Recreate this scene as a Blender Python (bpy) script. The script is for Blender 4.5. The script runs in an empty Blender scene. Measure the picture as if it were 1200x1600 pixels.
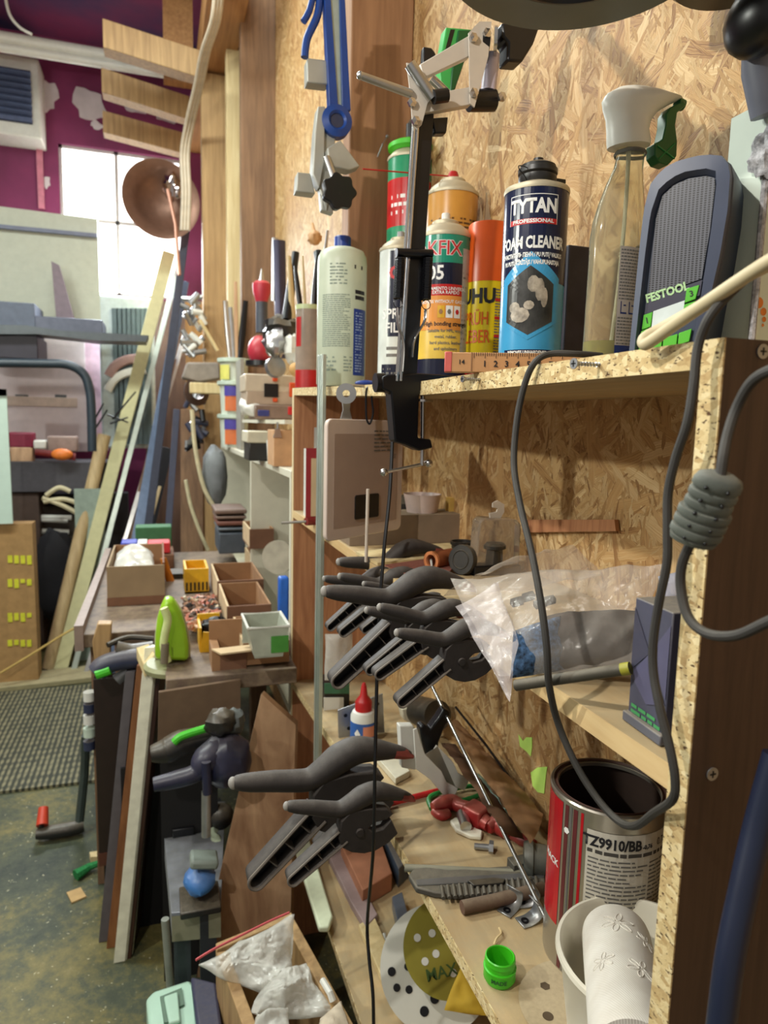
import bpy, bmesh, math, random
from mathutils import Vector, Matrix, noise
C = bpy.context.scene.collection
SC = bpy.context.scene
PI = math.pi
# ---------------------------------------------------------------- camera
F = 1070.0
_RX = (0.95023, -0.01810, 0.31098); _RY = (-0.31070, -0.12763, 0.94190); _RZ = (0.02264, -0.99166, -0.12690)
def nrm(t):
    v = Vector(t); v.normalize(); return v
AX, AY, AZ = nrm(_RX), nrm(_RY), nrm(_RZ)
AY = (AY - AX*AY.dot(AX)).normalized(); AZ = AX.cross(AY)
if AZ.dot(Vector(_RZ)) < 0: AZ = -AZ
Rm = Matrix((AX, AY, AZ))                       # rows: world axes in camera coordinates (right, down, forward)
cam_d = bpy.data.cameras.new('camera'); cam = bpy.data.objects.new('camera', cam_d); C.objects.link(cam)
cr, cd, cf = Rm.col[0], Rm.col[1], Rm.col[2]
M3 = Matrix((cr, -cd, -cf)).transposed()
cam.matrix_world = M3.to_4x4()
cam_d.sensor_fit = 'HORIZONTAL'; cam_d.sensor_width = 36; cam_d.lens = F/1200*36
cam_d.clip_start = 0.02; cam_d.clip_end = 60
cam_d.dof.use_dof = True; cam_d.dof.focus_distance = 0.72; cam_d.dof.aperture_fstop = 11
SC.camera = cam
# ---------------------------------------------------------------- world, lamps, exposure
SC.view_settings.view_transform = 'Standard'; SC.view_settings.look = 'None'
SC.view_settings.gamma = 1; SC.view_settings.exposure = 0.0
W = bpy.data.worlds.new('world'); SC.world = W; W.use_nodes = True
W.node_tree.nodes['Background'].inputs[0].default_value = (1.0, 0.93, 0.86, 1); W.node_tree.nodes['Background'].inputs[1].default_value = 0.34
def light(kind, name, loc, energy, col=(1, 1, 1), size=.1, size_y=None, aim=None):
    d = bpy.data.lights.new(name, kind); d.energy = energy; d.color = col
    if kind == 'AREA':
        d.size = size
        if size_y: d.shape = 'RECTANGLE'; d.size_y = size_y
    else: d.shadow_soft_size = size
    o = bpy.data.objects.new(name, d); C.objects.link(o); o.location = loc
    if aim: o.rotation_euler = (Vector(aim)-Vector(loc)).to_track_quat('-Z', 'Y').to_euler()
    return o
light('POINT', 'added_fill_lamp', (-1.5, 1.0, .70), 66, (.97, 1, .90), .035)  # unseen lamp, added to brighten the lower shelves
light('POINT', 'work_lamp', (-.52, .30, .74), 40, (1, .955, .87), .016)
light('AREA', 'ceiling_tube_light', (-.9, 2.6, 2.1), 105, (.93, 1, .94), .3, 2.6, (-.4, 2.6, 0))
light('AREA', 'window_light', (-.15, 4.9, 1.1), 55, (.88, .95, 1), .8, .8, (0, 2.2, -1.2)).data.spread = 2.0
# ---------------------------------------------------------------- pixel of the 1200x1600 photo -> point on a world plane
def ray(u, v): return Rm @ Vector((u-600, v-800, F))
def P(u, v, X=None, Y=None, Z=None):
    r = ray(u, v)
    if X is not None: return r*(X/r.x)
    if Y is not None: return r*(Y/r.y)
    return r*(Z/r.z)
def dep(p): return Vector(p).dot(cf)
def px(n, p): return n*dep(p)/F                 # length of n photo pixels at point p
# ---------------------------------------------------------------- materials
def lin(c):
    return tuple(((x/255)/12.92 if x/255 <= .04045 else ((x/255+.055)/1.055)**2.4) for x in c)+(1,)
class NT:
    def __init__(s, m): s.t = m.node_tree; s.n = s.t.nodes; s.b = s.n['Principled BSDF']
    def a(s, k, **kw):
        n = s.n.new(k)
        for a_, v_ in kw.items():
            if a_.startswith('i_'):
                key = a_[2:].replace('_', ' '); n.inputs[key].default_value = v_
            else: setattr(n, a_, v_)
        return n
    def l(s, a_, b_): s.t.links.new(a_, b_)
    def ramp(s, src, stops):
        r = s.a('ShaderNodeValToRGB'); e = r.color_ramp.elements
        while len(e) < len(stops): e.new(.5)
        for k, (p_, c_) in enumerate(stops): e[k].position = p_; e[k].color = c_
        s.l(src, r.inputs[0]); return r.outputs[0]
    def math(s, op, a_, b_=None):
        m = s.a('ShaderNodeMath', operation=op)
        for i, x in enumerate((a_, b_)):
            if x is None: continue
            if hasattr(x, 'links'): s.l(x, m.inputs[i])
            else: m.inputs[i].default_value = x
        return m.outputs[0]
    def mix(s, f, a_, b_):
        m = s.a('ShaderNodeMix', data_type='RGBA')
        for i, x in ((0, f), (6, a_), (7, b_)):
            if hasattr(x, 'links'): s.l(x, m.inputs[i])
            else: m.inputs[i].default_value = x
        return m.outputs[2]
    def bump(s, h, dist, st=.6):
        b = s.a('ShaderNodeBump', i_Strength=st, i_Distance=dist); s.l(h, b.inputs['Height']); s.l(b.outputs[0], s.b.inputs['Normal'])
    def coord(s, scale=(1, 1, 1), rot=(0, 0, 0)):
        g = s.a('ShaderNodeNewGeometry'); m = s.a('ShaderNodeMapping'); m.inputs['Scale'].default_value = scale; m.inputs['Rotation'].default_value = rot
        tc = s.a('ShaderNodeTexCoord'); s.l(tc.outputs['Object'], m.inputs[0]); return m.outputs[0]
def newmat(name):
    m = bpy.data.materials.new(name); m.use_nodes = True; return m, NT(m)
_mc = {}
def pm(name, col, rough=.5, metal=0, var=.12, sc=30, bump=0, dust=0, dustcol=(176, 160, 132), trans=0, ior=1.45, alpha=1, sss=0):
    """plain procedural material: colour with noise wear, and optional dust that lies on it in patches"""
    if name in _mc: return _mc[name]
    m, t = newmat(name); c = lin(col)
    n = t.a('ShaderNodeTexNoise', i_Scale=sc, i_Detail=5); t.l(t.coord(), n.inputs['Vector'])
    lo = tuple(x*(1-var) for x in c[:3])+(1,); hi = tuple(min(1, x*(1+var)) for x in c[:3])+(1,)
    out = t.ramp(n.outputs['Fac'], [(.3, lo), (.7, hi)])
    if dust:
        n2 = t.a('ShaderNodeTexNoise', i_Scale=90, i_Detail=8, i_Roughness=.75); t.l(t.coord(), n2.inputs['Vector'])
        g = t.a('ShaderNodeNewGeometry'); sx = t.a('ShaderNodeSeparateXYZ'); t.l(g.outputs['Normal'], sx.inputs[0])
        up = t.math('MAXIMUM', sx.outputs[2], 0.0)
        f = t.math('MULTIPLY', t.math('ADD', t.math('MULTIPLY', up, 1.1), .12), t.math('MULTIPLY', n2.outputs['Fac'], 1.5*dust))
        f = t.math('MINIMUM', f, .85)
        out = t.mix(f, out, lin(dustcol))
    t.l(out, t.b.inputs['Base Color']); t.b.inputs['Roughness'].default_value = rough; t.b.inputs['Metallic'].default_value = metal
    if trans: t.b.inputs['Transmission Weight'].default_value = trans; t.b.inputs['IOR'].default_value = ior
    if alpha < 1: t.b.inputs['Alpha'].default_value = alpha
    if sss: t.b.inputs['Subsurface Weight'].default_value = sss; t.b.inputs['Subsurface Scale'].default_value = .01
    if bump:
        n3 = t.a('ShaderNodeTexNoise', i_Scale=sc*6, i_Detail=4); t.l(t.coord(), n3.inputs['Vector']); t.bump(n3.outputs['Fac'], bump)
    _mc[name] = m; return m
def wood(name, c1, c2, scale=(60, 60, 4), rough=.6, bump=.0004, dust=0):
    if name in _mc: return _mc[name]
    m, t = newmat(name)
    n = t.a('ShaderNodeTexNoise', i_Scale=1, i_Detail=6, i_Roughness=.6, i_Distortion=.6); t.l(t.coord(scale), n.inputs['Vector'])
    n2 = t.a('ShaderNodeTexNoise', i_Scale=5, i_Detail=3); t.l(t.coord(), n2.inputs['Vector'])
    f = t.math('ADD', t.math('MULTIPLY', n.outputs['Fac'], .8), t.math('MULTIPLY', n2.outputs['Fac'], .25))
    out = t.ramp(f, [(.36, lin(c1)), (.66, lin(c2))])
    if dust:
        n3 = t.a('ShaderNodeTexNoise', i_Scale=24, i_Detail=8, i_Roughness=.7); t.l(t.coord(), n3.inputs['Vector'])
        out = t.mix(t.math('MULTIPLY', t.ramp(n3.outputs['Fac'], [(.35, (0, 0, 0, 1)), (.6, (1, 1, 1, 1))]), dust), out, lin((172, 154, 120)))
    t.l(out, t.b.inputs['Base Color']); t.b.inputs['Roughness'].default_value = rough; t.bump(n.outputs['Fac'], bump, .5)
    _mc[name] = m; return m
def emis(name, col, s):
    m, t = newmat(name); t.b.inputs['Base Color'].default_value = lin(col); t.b.inputs['Emission Color'].default_value = lin(col); t.b.inputs['Emission Strength'].default_value = s
    n = t.a('ShaderNodeTexNoise', i_Scale=6); t.l(t.coord(), n.inputs['Vector']); t.l(t.ramp(n.outputs['Fac'], [(.2, tuple(x*.93 for x in lin(col)[:3])+(1,)), (.8, lin(col))]), t.b.inputs['Emission Color'])
    return m
def osb(name):
    """oriented strand board: overlapping flakes, each layer its own direction"""
    m, t = newmat(name)
    best = None; colr = None; edge = None
    tc = t.a('ShaderNodeTexCoord'); wn = t.a('ShaderNodeTexNoise', i_Scale=9, i_Detail=3); t.l(tc.outputs['Object'], wn.inputs['Vector'])
    off = t.a('ShaderNodeVectorMath', operation='SCALE'); off.inputs['Scale'].default_value = .022; t.l(wn.outputs['Color'], off.inputs[0])
    add = t.a('ShaderNodeVectorMath', operation='ADD'); t.l(tc.outputs['Object'], add.inputs[0]); t.l(off.outputs[0], add.inputs[1])
    for k, (ang, s1, s2) in enumerate([(15, 11, 62), (62, 13, 80), (100, 9, 55), (140, 17, 110), (-22, 12, 75), (84, 30, 190), (35, 36, 240), (118, 40, 260)]):
        r1 = t.a('ShaderNodeMapping'); r1.inputs['Rotation'].default_value = (math.radians(ang), 0, 0); t.l(add.outputs[0], r1.inputs[0])
        mp = t.a('ShaderNodeMapping'); mp.inputs['Scale'].default_value = (1, s1, s2); mp.inputs['Location'].default_value = (0, k*3.7, k*5.1); t.l(r1.outputs[0], mp.inputs[0])
        vo = t.a('ShaderNodeTexVoronoi', i_Scale=1, i_Randomness=1); t.l(mp.outputs[0], vo.inputs['Vector'])
        sp = t.a('ShaderNodeSeparateColor'); t.l(vo.outputs['Color'], sp.inputs[0])
        fib = t.a('ShaderNodeMapping'); fib.inputs['Scale'].default_value = (1, 1.0, 7.0); t.l(mp.outputs[0], fib.inputs[0])
        fn = t.a('ShaderNodeTexNoise', i_Scale=1.2, i_Detail=5, i_Roughness=.65); t.l(fib.outputs[0], fn.inputs['Vector'])
        v = t.math('ADD', t.math('MULTIPLY', sp.outputs[1], .40), t.math('MULTIPLY', fn.outputs['Fac'], .78))
        pr = t.math('SUBTRACT', sp.outputs[0], t.math('MULTIPLY', vo.outputs['Distance'], .25))
        if best is None: best, colr = pr, v
        else:
            gt = t.math('GREATER_THAN', pr, best)
            mx = t.a('ShaderNodeMix', data_type='FLOAT'); t.l(gt, mx.inputs[0]); t.l(colr, mx.inputs[2]); t.l(v, mx.inputs[3]); colr = mx.outputs[0]
            best = t.math('MAXIMUM', pr, best)
    big = t.a('ShaderNodeTexNoise', i_Scale=3.5, i_Detail=2); t.l(tc.outputs['Object'], big.inputs['Vector'])
    out = t.ramp(colr, [(.24, lin((76, 46, 26))), (.36, lin((138, 96, 54))), (.47, lin((178, 138, 86))), (.62, lin((194, 156, 103))), (.85, lin((222, 194, 146)))])
    out = t.mix(t.math('MULTIPLY', t.ramp(big.outputs['Fac'], [(.4, (0, 0, 0, 1)), (.7, (1, 1, 1, 1))]), .25), out, lin((190, 132, 84)))
    t.l(out, t.b.inputs['Base Color']); t.b.inputs['Roughness'].default_value = .55
    h = t.math('ADD', t.math('MULTIPLY', best, .6), t.math('MULTIPLY', colr, .6)); t.bump(h, .0030, .9)
    return m
def chip(name):
    """sawn particle board edge: pale with dark pits and chips"""
    m, t = newmat(name)
    vo = t.a('ShaderNodeTexVoronoi', i_Scale=230, i_Randomness=1); t.l(t.coord((1, .6, 1)), vo.inputs['Vector'])
    sp = t.a('ShaderNodeSeparateColor'); t.l(vo.outputs['Color'], sp.inputs[0])
    n = t.a('ShaderNodeTexNoise', i_Scale=120, i_Detail=6, i_Roughness=.8); t.l(t.coord(), n.inputs['Vector'])
    pit = t.a('ShaderNodeTexNoise', i_Scale=420, i_Detail=2); t.l(t.coord((1, .5, 1)), pit.inputs['Vector'])
    base = t.ramp(t.math('ADD', t.math('MULTIPLY', sp.outputs[0], .5), t.math('MULTIPLY', n.outputs['Fac'], .5)), [(.2, lin((178, 146, 96))), (.5, lin((214, 190, 138))), (.8, lin((232, 214, 168)))])
    pm_ = t.ramp(pit.outputs['Fac'], [(.62, (0, 0, 0, 1)), (.70, (1, 1, 1, 1))])
    out = t.mix(pm_, base, lin((92, 62, 34)))
    t.l(out, t.b.inputs['Base Color']); t.b.inputs['Roughness'].default_value = .85
    t.bump(t.math('SUBTRACT', n.outputs['Fac'], pm_), .0012, .8)
    return m
# ---------------------------------------------------------------- mesh building
def basis(d):
    d = Vector(d).normalized(); a = Vector((0, 0, 1)) if abs(d.z) < .9 else Vector((1, 0, 0))
    x = a.cross(d).normalized(); y = d.cross(x); return x, y, d
class MB:
    def __init__(s): s.bm = bmesh.new()
    def face(s, pts):
        return s.bm.faces.new([s.bm.verts.new(Vector(p)) for p in pts])
    def box(s, c, size, rot=None):
        c = Vector(c); hx, hy, hz = [x/2 for x in size]; vs = []
        for z in (-hz, hz):
            for x, y in ((-hx, -hy), (hx, -hy), (hx, hy), (-hx, hy)):
                p = Vector((x, y, z)); p = (rot @ p if rot else p) + c; vs.append(s.bm.verts.new(p))
        for f in ((3, 2, 1, 0), (4, 5, 6, 7), (0, 1, 5, 4), (1, 2, 6, 5), (2, 3, 7, 6), (3, 0, 4, 7)): s.bm.faces.new([vs[i] for i in f])
        return s
    def b2(s, lo, hi):
        return s.box([(a+b)/2 for a, b in zip(lo, hi)], [abs(b-a) for a, b in zip(lo, hi)])
    def prism(s, pts, ext):
        pts = [Vector(p) for p in pts]; e = Vector(ext)
        a = [s.bm.verts.new(p) for p in pts]; b = [s.bm.verts.new(p+e) for p in pts]; n = len(a)
        s.bm.faces.new(a[::-1]); s.bm.faces.new(b)
        for i in range(n): s.bm.faces.new((a[i], a[(i+1) % n], b[(i+1) % n], b[i]))
        return s
    def tube(s, pts, r, n=10, cap=True, flat=1.0, fdir=None, closed=False):
        pts = [Vector(p) for p in pts]; N = len(pts)
        rr = r if isinstance(r, (list, tuple)) else [r]*N
        rings = []; X = None
        for i, p in enumerate(pts):
            if closed: d = pts[(i+1) % N]-pts[i-1]
            else: d = pts[min(i+1, N-1)]-pts[max(i-1, 0)]
            if d.length < 1e-9: d = Vector((0, 0, 1))
            d.normalize()
            if fdir is not None:
                X = Vector(fdir); X = (X-d*X.dot(d)).normalized()
            elif X is None: X = basis(d)[0]
            else: X = (X-d*X.dot(d)).normalized()
            Y = d.cross(X)
            rings.append([s.bm.verts.new(p+(X*math.cos(2*PI*k/n)*flat+Y*math.sin(2*PI*k/n))*rr[i]) for k in range(n)])
        M = N if closed else N-1
        for i in range(M):
            a, b = rings[i], rings[(i+1) % N]
            for k in range(n): s.bm.faces.new((a[k], a[(k+1) % n], b[(k+1) % n], b[k]))
        if cap and not closed: s.bm.faces.new(rings[0][::-1]); s.bm.faces.new(rings[-1])
        return s
    def cyl(s, p0, p1, r0, r1=None, n=24): return s.tube([p0, p1], [r0, r0 if r1 is None else r1], n)
    def lathe(s, prof, base=(0, 0, 0), axis=(0, 0, 1), n=40, a0=0, a1=2*PI, xdir=None):
        base = Vector(base); ax = Vector(axis).normalized()
        if abs(ax.z) > .999: x, y = Vector((1, 0, 0)), Vector((0, 1, 0))*(1 if ax.z > 0 else -1)
        else: x, y, _ = basis(ax)
        full = abs(a1-a0-2*PI) < 1e-6; m = n if full else n+1; rings = []
        for r, z in prof:
            if r < 1e-7 and full: rings.append([s.bm.verts.new(base+ax*z)])
            else: rings.append([s.bm.verts.new(base+ax*z+(x*math.cos(a0+(a1-a0)*k/n)+y*math.sin(a0+(a1-a0)*k/n))*r) for k in range(m)])
        for i in range(len(prof)-1):
            a, b = rings[i], rings[i+1]
            for k in range(n):
                k2 = (k+1) % m
                if len(a) == 1 and len(b) == 1: continue
                if len(a) == 1: s.bm.faces.new((a[0], b[k2], b[k]))
                elif len(b) == 1: s.bm.faces.new((a[k], a[k2], b[0]))
                else: s.bm.faces.new((a[k], a[k2], b[k2], b[k]))
        return s
    def ell(s, c, r, rot=None, n=16, m=10, nz=0, seed=0):
        c = Vector(c); r = (r, r, r) if isinstance(r, (int, float)) else r; rings = []
        for i in range(m+1):
            th = PI*i/m; ring = []
            for k in range(n if 0 < i < m else 1):
                ph = 2*PI*k/n; q = Vector((math.sin(th)*math.cos(ph), math.sin(th)*math.sin(ph), math.cos(th)))
                if nz: q *= 1+nz*noise.noise(q*2.2+Vector((seed, seed*1.7, 0)))
                p = Vector((q.x*r[0], q.y*r[1], q.z*r[2])); ring.append(s.bm.verts.new((rot @ p if rot else p)+c))
            rings.append(ring)
        for i in range(m):
            a, b = rings[i], rings[i+1]
            for k in range(n):
                k2 = (k+1) % n
                if len(a) == 1: s.bm.faces.new((a[0], b[k], b[k2]))
                elif len(b) == 1: s.bm.faces.new((a[k2], a[k], b[0]))
                else: s.bm.faces.new((a[k], b[k], b[k2], a[k2]))
        return s
    def pillow(s, c00, c10, c11, c01, thick, nx=24, ny=24, wr=.004, seed=0, freq=30, up=None, power=.5, edge=.0):
        """closed bag: four corners, swelling to thick, creased"""
        c00, c10, c11, c01 = map(Vector, (c00, c10, c11, c01)); nor = (c10-c00).cross(c01-c00).normalized()
        if up is not None and nor.dot(Vector(up)) < 0: nor = -nor
        G = {}
        for sd in (1, -1):
            for i in range(nx+1):
                for j in range(ny+1):
                    u, v = i/nx, j/ny
                    if sd == -1 and (i in (0, nx) or j in (0, ny)): G[sd, i, j] = G[1, i, j]; continue
                    p = (c00*(1-u)+c10*u)*(1-v)+(c01*(1-u)+c11*u)*v
                    sw = (max(0, math.sin(PI*u)*math.sin(PI*v)))**power
                    q = p*freq+Vector((seed*7.1, seed*3.3, sd*2.0))
                    d = noise.noise(q)+.5*noise.noise(q*2.3)+.28*abs(noise.noise(q*5.1))
                    rdg = abs(noise.noise(Vector((q.x*.5, q.y*1.6, q.z*.8))))
                    lat = noise.noise_vector(q*.6)*wr*.8
                    p = p+nor*(sd*thick*.5*sw+wr*d*(.4+sw)-wr*1.2*rdg)+lat
                    G[sd, i, j] = s.bm.verts.new(p)
        for sd in (1, -1):
            for i in range(nx):
                for j in range(ny):
                    f = [G[sd, i, j], G[sd, i+1, j], G[sd, i+1, j+1], G[sd, i, j+1]]
                    try: s.bm.faces.new(f if sd == 1 else f[::-1])
                    except ValueError: pass
        return s
    def build(s, name, mat, parent=None, bev=0, smooth=True, ang=35, label=None, solid=0, sub=0):
        bm = s.bm
        org = ORG.get(parent.name) if parent is not None else None
        if org is None:
            xs = [v.co.x for v in bm.verts]; ys = [v.co.y for v in bm.verts]; zs = [v.co.z for v in bm.verts]
            org = Vector(((min(xs)+max(xs))/2, (min(ys)+max(ys))/2, min(zs)))
        for v in bm.verts: v.co -= org
        bmesh.ops.recalc_face_normals(bm, faces=bm.faces)
        me = bpy.data.meshes.new(name); bm.to_mesh(me); bm.free()
        if smooth:
            for p in me.polygons: p.use_smooth = True
            me.set_sharp_from_angle(angle=math.radians(ang))
        o = bpy.data.objects.new(name, me); C.objects.link(o)
        if mat: me.materials.append(mat)
        if parent is not None: o.parent = parent
        else: o.location = org
        ORG[o.name] = org
        if solid: md = o.modifiers.new('solidify', 'SOLIDIFY'); md.thickness = solid; md.offset = 0
        if bev: md = o.modifiers.new('bevel', 'BEVEL'); md.width = bev; md.segments = 2; md.limit_method = 'ANGLE'; md.angle_limit = .6
        if sub: md = o.modifiers.new('subsurf', 'SUBSURF'); md.levels = sub; md.render_levels = sub
        if label: o['label'] = label
        return o
ORG = {}
def tag(o, label, cat, group=None):
    o['label'] = label; o['category'] = cat
    if group: o['group'] = group
    return o
def struct(o): o['kind'] = 'structure'; return o
def thing(name, label, cat, loc, group=None):
    o = bpy.data.objects.new(name, None); C.objects.link(o); o.location = Vector(loc); o.empty_display_size = .02
    ORG[o.name] = Vector(loc); return tag(o, label, cat, group)
def copy_tree(o, parent=None):
    c = o.copy(); C.objects.link(c)
    if parent is not None: c.parent = parent
    for ch in [x for x in bpy.data.objects if x.parent == o]: copy_tree(ch, c)
    return c
def spl(pts, n=8, closed=False):
    """smooth curve through the points"""
    pts = [Vector(p) for p in pts]; out = []; N = len(pts)
    g = (lambda i: pts[i % N]) if closed else (lambda i: pts[max(0, min(N-1, i))])
    for i in range(N if closed else N-1):
        a, b, c, d = g(i-1), g(i), g(i+1), g(i+2)
        for k in range(n):
            t = k/n; out.append(.5*((2*b)+(c-a)*t+(2*a-5*b+4*c-d)*t*t+(3*b-a-3*c+d)*t**3))
    if not closed: out.append(pts[-1])
    return out
def spr(rs, n=8):
    out = []
    for i in range(len(rs)-1):
        for k in range(n): out.append(rs[i]+(rs[i+1]-rs[i])*k/n)
    return out+[rs[-1]]
def PX(l, X): return [P(u, v, X=X) for u, v in l]
def PY(l, Y): return [P(u, v, Y=Y) for u, v in l]
def PZ(l, Z): return [P(u, v, Z=Z) for u, v in l]
# ---------------------------------------------------------------- lettering
def text_bm(s, size, bold=0, align='CENTER', sx=1):
    cu = bpy.data.curves.new('lettering', 'FONT'); cu.body = s; cu.size = size; cu.align_x = align; cu.align_y = 'CENTER'; cu.offset = bold; cu.resolution_u = 2
    ob = bpy.data.objects.new('lettering', cu); C.objects.link(ob); bpy.context.view_layer.update()
    dg = bpy.context.evaluated_depsgraph_get(); me = bpy.data.meshes.new_from_object(ob.evaluated_get(dg), depsgraph=dg)
    bm = bmesh.new(); bm.from_mesh(me); bpy.data.objects.remove(ob); bpy.data.meshes.remove(me)
    for v in bm.verts: v.co.x *= sx
    return bm
def flat_text(name, s, size, o, right, up, mat, parent, bold=0, align='CENTER', sx=1, label=None):
    bm = text_bm(s, size, bold, align, sx); o = Vector(o); right = Vector(right).normalized(); up = Vector(up).normalized()
    for v in bm.verts: v.co = o+right*v.co.x+up*v.co.y
    mb = MB(); mb.bm.free(); mb.bm = bm; return mb.build(name, mat, parent, smooth=False, label=label)
class Cyl:
    """things printed round an upright cylinder; a = angle at which the label faces the viewer"""
    def __init__(s, c, r, z0, a): s.c = Vector((c[0], c[1], 0)); s.r = r; s.z0 = z0; s.a = a
    def pt(s, x, y, off=.0004):
        t = s.a+x/s.r; return s.c+Vector((math.cos(t)*(s.r+off), math.sin(t)*(s.r+off), s.z0+y))
    def text(s, name, str_, size, x, y, mat, parent, bold=0, sx=1, off=.0006, align='CENTER'):
        bm = text_bm(str_, size, bold, align, sx)
        bmesh.ops.subdivide_edges(bm, edges=[e for e in bm.edges if e.calc_length() > s.r*.2], cuts=2)
        bmesh.ops.triangulate(bm, faces=bm.faces)
        for v in bm.verts: v.co = s.pt(x+v.co.x, y+v.co.y, off)
        mb = MB(); mb.bm.free(); mb.bm = bm; return mb.build(name, mat, parent, smooth=False)
    def rect(s, mb, x0, x1, y0, y1, off=.0004, n=None):
        n = n or max(1, int((x1-x0)/(s.r*.12)))
        for i in range(n):
            a, b = x0+(x1-x0)*i/n, x0+(x1-x0)*(i+1)/n
            mb.face([s.pt(a, y0, off), s.pt(b, y0, off), s.pt(b, y1, off), s.pt(a, y1, off)])
        return mb
    def poly(s, mb, pts, off=.0005):
        pts = [Vector((a, b, 0)) for a, b in pts]; cxy = sum(pts, Vector())/len(pts)
        for i in range(len(pts)):
            a, b = pts[i], pts[(i+1) % len(pts)]; n = max(2, int(max((a-cxy).length, (b-cxy).length, (b-a).length)/(s.r*.13)))
            for k in range(n):
                t0, t1 = k/n, (k+1)/n
                for j in range(n):
                    s0, s1 = j/n, (j+1)/n
                    p00, p01 = cxy.lerp(a.lerp(b, s0), t0), cxy.lerp(a.lerp(b, s1), t0); p10, p11 = cxy.lerp(a.lerp(b, s0), t1), cxy.lerp(a.lerp(b, s1), t1)
                    q = [p00, p10, p11, p01] if k else [cxy, p10, p11]
                    mb.face([s.pt(p.x, p.y, off) for p in q])
        return mb
    def lines(s, mb, x0, x1, y0, y1, rows, h=.45, seed=1, off=.0006):
        rnd = random.Random(seed); dy = (y1-y0)/rows
        for k in range(rows):
            y = y1-(k+.5)*dy; x = x0; xe = x1-(rnd.random()*.35*(x1-x0) if rnd.random() < .3 else 0)
            while x < xe:
                w = dy*rnd.uniform(.8, 3.2); w = min(w, xe-x)
                if w > dy*.3: s.rect(mb, x, x+w, y-dy*h/2, y+dy*h/2, off, max(1, int(w/(s.r*.25))))
                x += w+dy*.35
        return mb
def flat_lines(mb, o, right, up, w, h, rows, fill=.45, seed=1):
    rnd = random.Random(seed); o = Vector(o); r = Vector(right).normalized(); u = Vector(up).normalized(); dy = h/rows
    for k in range(rows):
        y = h-(k+.5)*dy; x = 0; xe = w*(1-(rnd.random()*.3 if rnd.random() < .4 else 0))
        while x < xe:
            q = min(dy*rnd.uniform(.8, 3), xe-x)
            if q > dy*.3:
                a = o+r*x+u*(y-dy*fill/2); mb.face([a, a+r*q, a+r*q+u*dy*fill, a+u*dy*fill])
            x += q+dy*.35
    return mb
# ---------------------------------------------------------------- shared materials
M_osb = osb('strand_board'); M_chip = chip('particle_board_edge')
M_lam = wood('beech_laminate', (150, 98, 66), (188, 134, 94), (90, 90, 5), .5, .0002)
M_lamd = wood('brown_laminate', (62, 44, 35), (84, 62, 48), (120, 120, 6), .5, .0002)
M_shelf = wood('dusty_shelf_board', (170, 142, 100), (196, 170, 126), (40, 5, 40), .8, .0006, dust=.75)
M_pine = wood('pine_timber', (150, 118, 78), (186, 152, 104), (50, 50, 3), .6)
M_pinef = wood('old_timber', (104, 78, 58), (140, 108, 80), (50, 50, 3), .7)
M_pale = wood('pale_timber', (202, 176, 124), (226, 206, 158), (50, 50, 3), .6)
M_walnut = wood('walnut_board', (150, 112, 84), (222, 184, 146), (14, 14, 3), .5)
M_black = pm('black_plastic', (24, 25, 28), .4, var=.2, dust=.25)
M_blackc = pm('clean_black', (14, 15, 19), .35, var=.2)
M_blackm = pm('black_metal', (18, 19, 24), .3, .3, var=.1)
M_nylon = pm('dusty_nylon', (38, 34, 34), .62, var=.25, sc=60, bump=.0003, dust=.5, dustcol=(120, 112, 104))
M_nyl2 = pm('nylon_rim', (98, 92, 88), .55, var=.25, dust=.3)
M_steel = pm('bright_steel', (190, 190, 188), .28, .95, var=.1)
M_zinc = pm('zinc_plate', (165, 168, 172), .4, .8, var=.15, dust=.2)
M_white = pm('white_plastic', (222, 222, 214), .4, var=.05, dust=.12)
M_alu = pm('aluminium', (186, 196, 186), .35, .7, var=.06)
M_card = pm('cardboard', (158, 118, 82), .85, var=.14, sc=16, bump=.0003)
M_carddk = pm('brown_cardboard', (120, 84, 62), .85, var=.14, sc=16)
M_cardlt = pm('pale_cardboard', (204, 178, 140), .85, var=.1, sc=16)
M_red = pm('red_plastic', (180, 30, 32), .4, var=.15)
M_green = pm('green_plastic', (70, 190, 40), .4, var=.1)
M_blue = pm('blue_plastic', (26, 58, 140), .4, var=.12)
M_navy = pm('navy_plastic', (38, 48, 78), .45, var=.15, dust=.25)
M_yellow = pm('yellow_plastic', (224, 172, 30), .45, var=.12)
M_ink = pm('black_ink', (24, 24, 30), .6); M_inkw = pm('white_ink', (235, 235, 232), .5); M_inkg = pm('grey_ink', (110, 108, 104), .6)
M_inkr = pm('red_ink', (196, 34, 40), .5)
# ================================================================ the room
ZF = -1.45; WX = .56; YB = 5.2; ZC = 2.42
m, t = newmat('workshop_floor')
n1 = t.a('ShaderNodeTexNoise', i_Scale=2.2, i_Detail=9, i_Roughness=.68, i_Distortion=.4); t.l(t.coord(), n1.inputs['Vector'])
n2 = t.a('ShaderNodeTexNoise', i_Scale=38, i_Detail=6, i_Roughness=.8); t.l(t.coord(), n2.inputs['Vector'])
n3 = t.a('ShaderNodeTexNoise', i_Scale=95, i_Detail=3); t.l(t.coord(), n3.inputs['Vector'])
c = t.ramp(t.math('ADD', t.math('MULTIPLY', n1.outputs['Fac'], .75), t.math('MULTIPLY', n2.outputs['Fac'], .3)), [(.40, lin((40, 48, 40))), (.52, lin((70, 75, 56))), (.62, lin((118, 108, 62))), (.74, lin((152, 142, 100)))])
c = t.mix(t.ramp(n3.outputs['Fac'], [(.68, (0, 0, 0, 1)), (.74, (1, 1, 1, 1))]), c, lin((190, 184, 150)))
t.l(c, t.b.inputs['Base Color']); t.b.inputs['Roughness'].default_value = .55; t.bump(n2.outputs['Fac'], .002)
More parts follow.
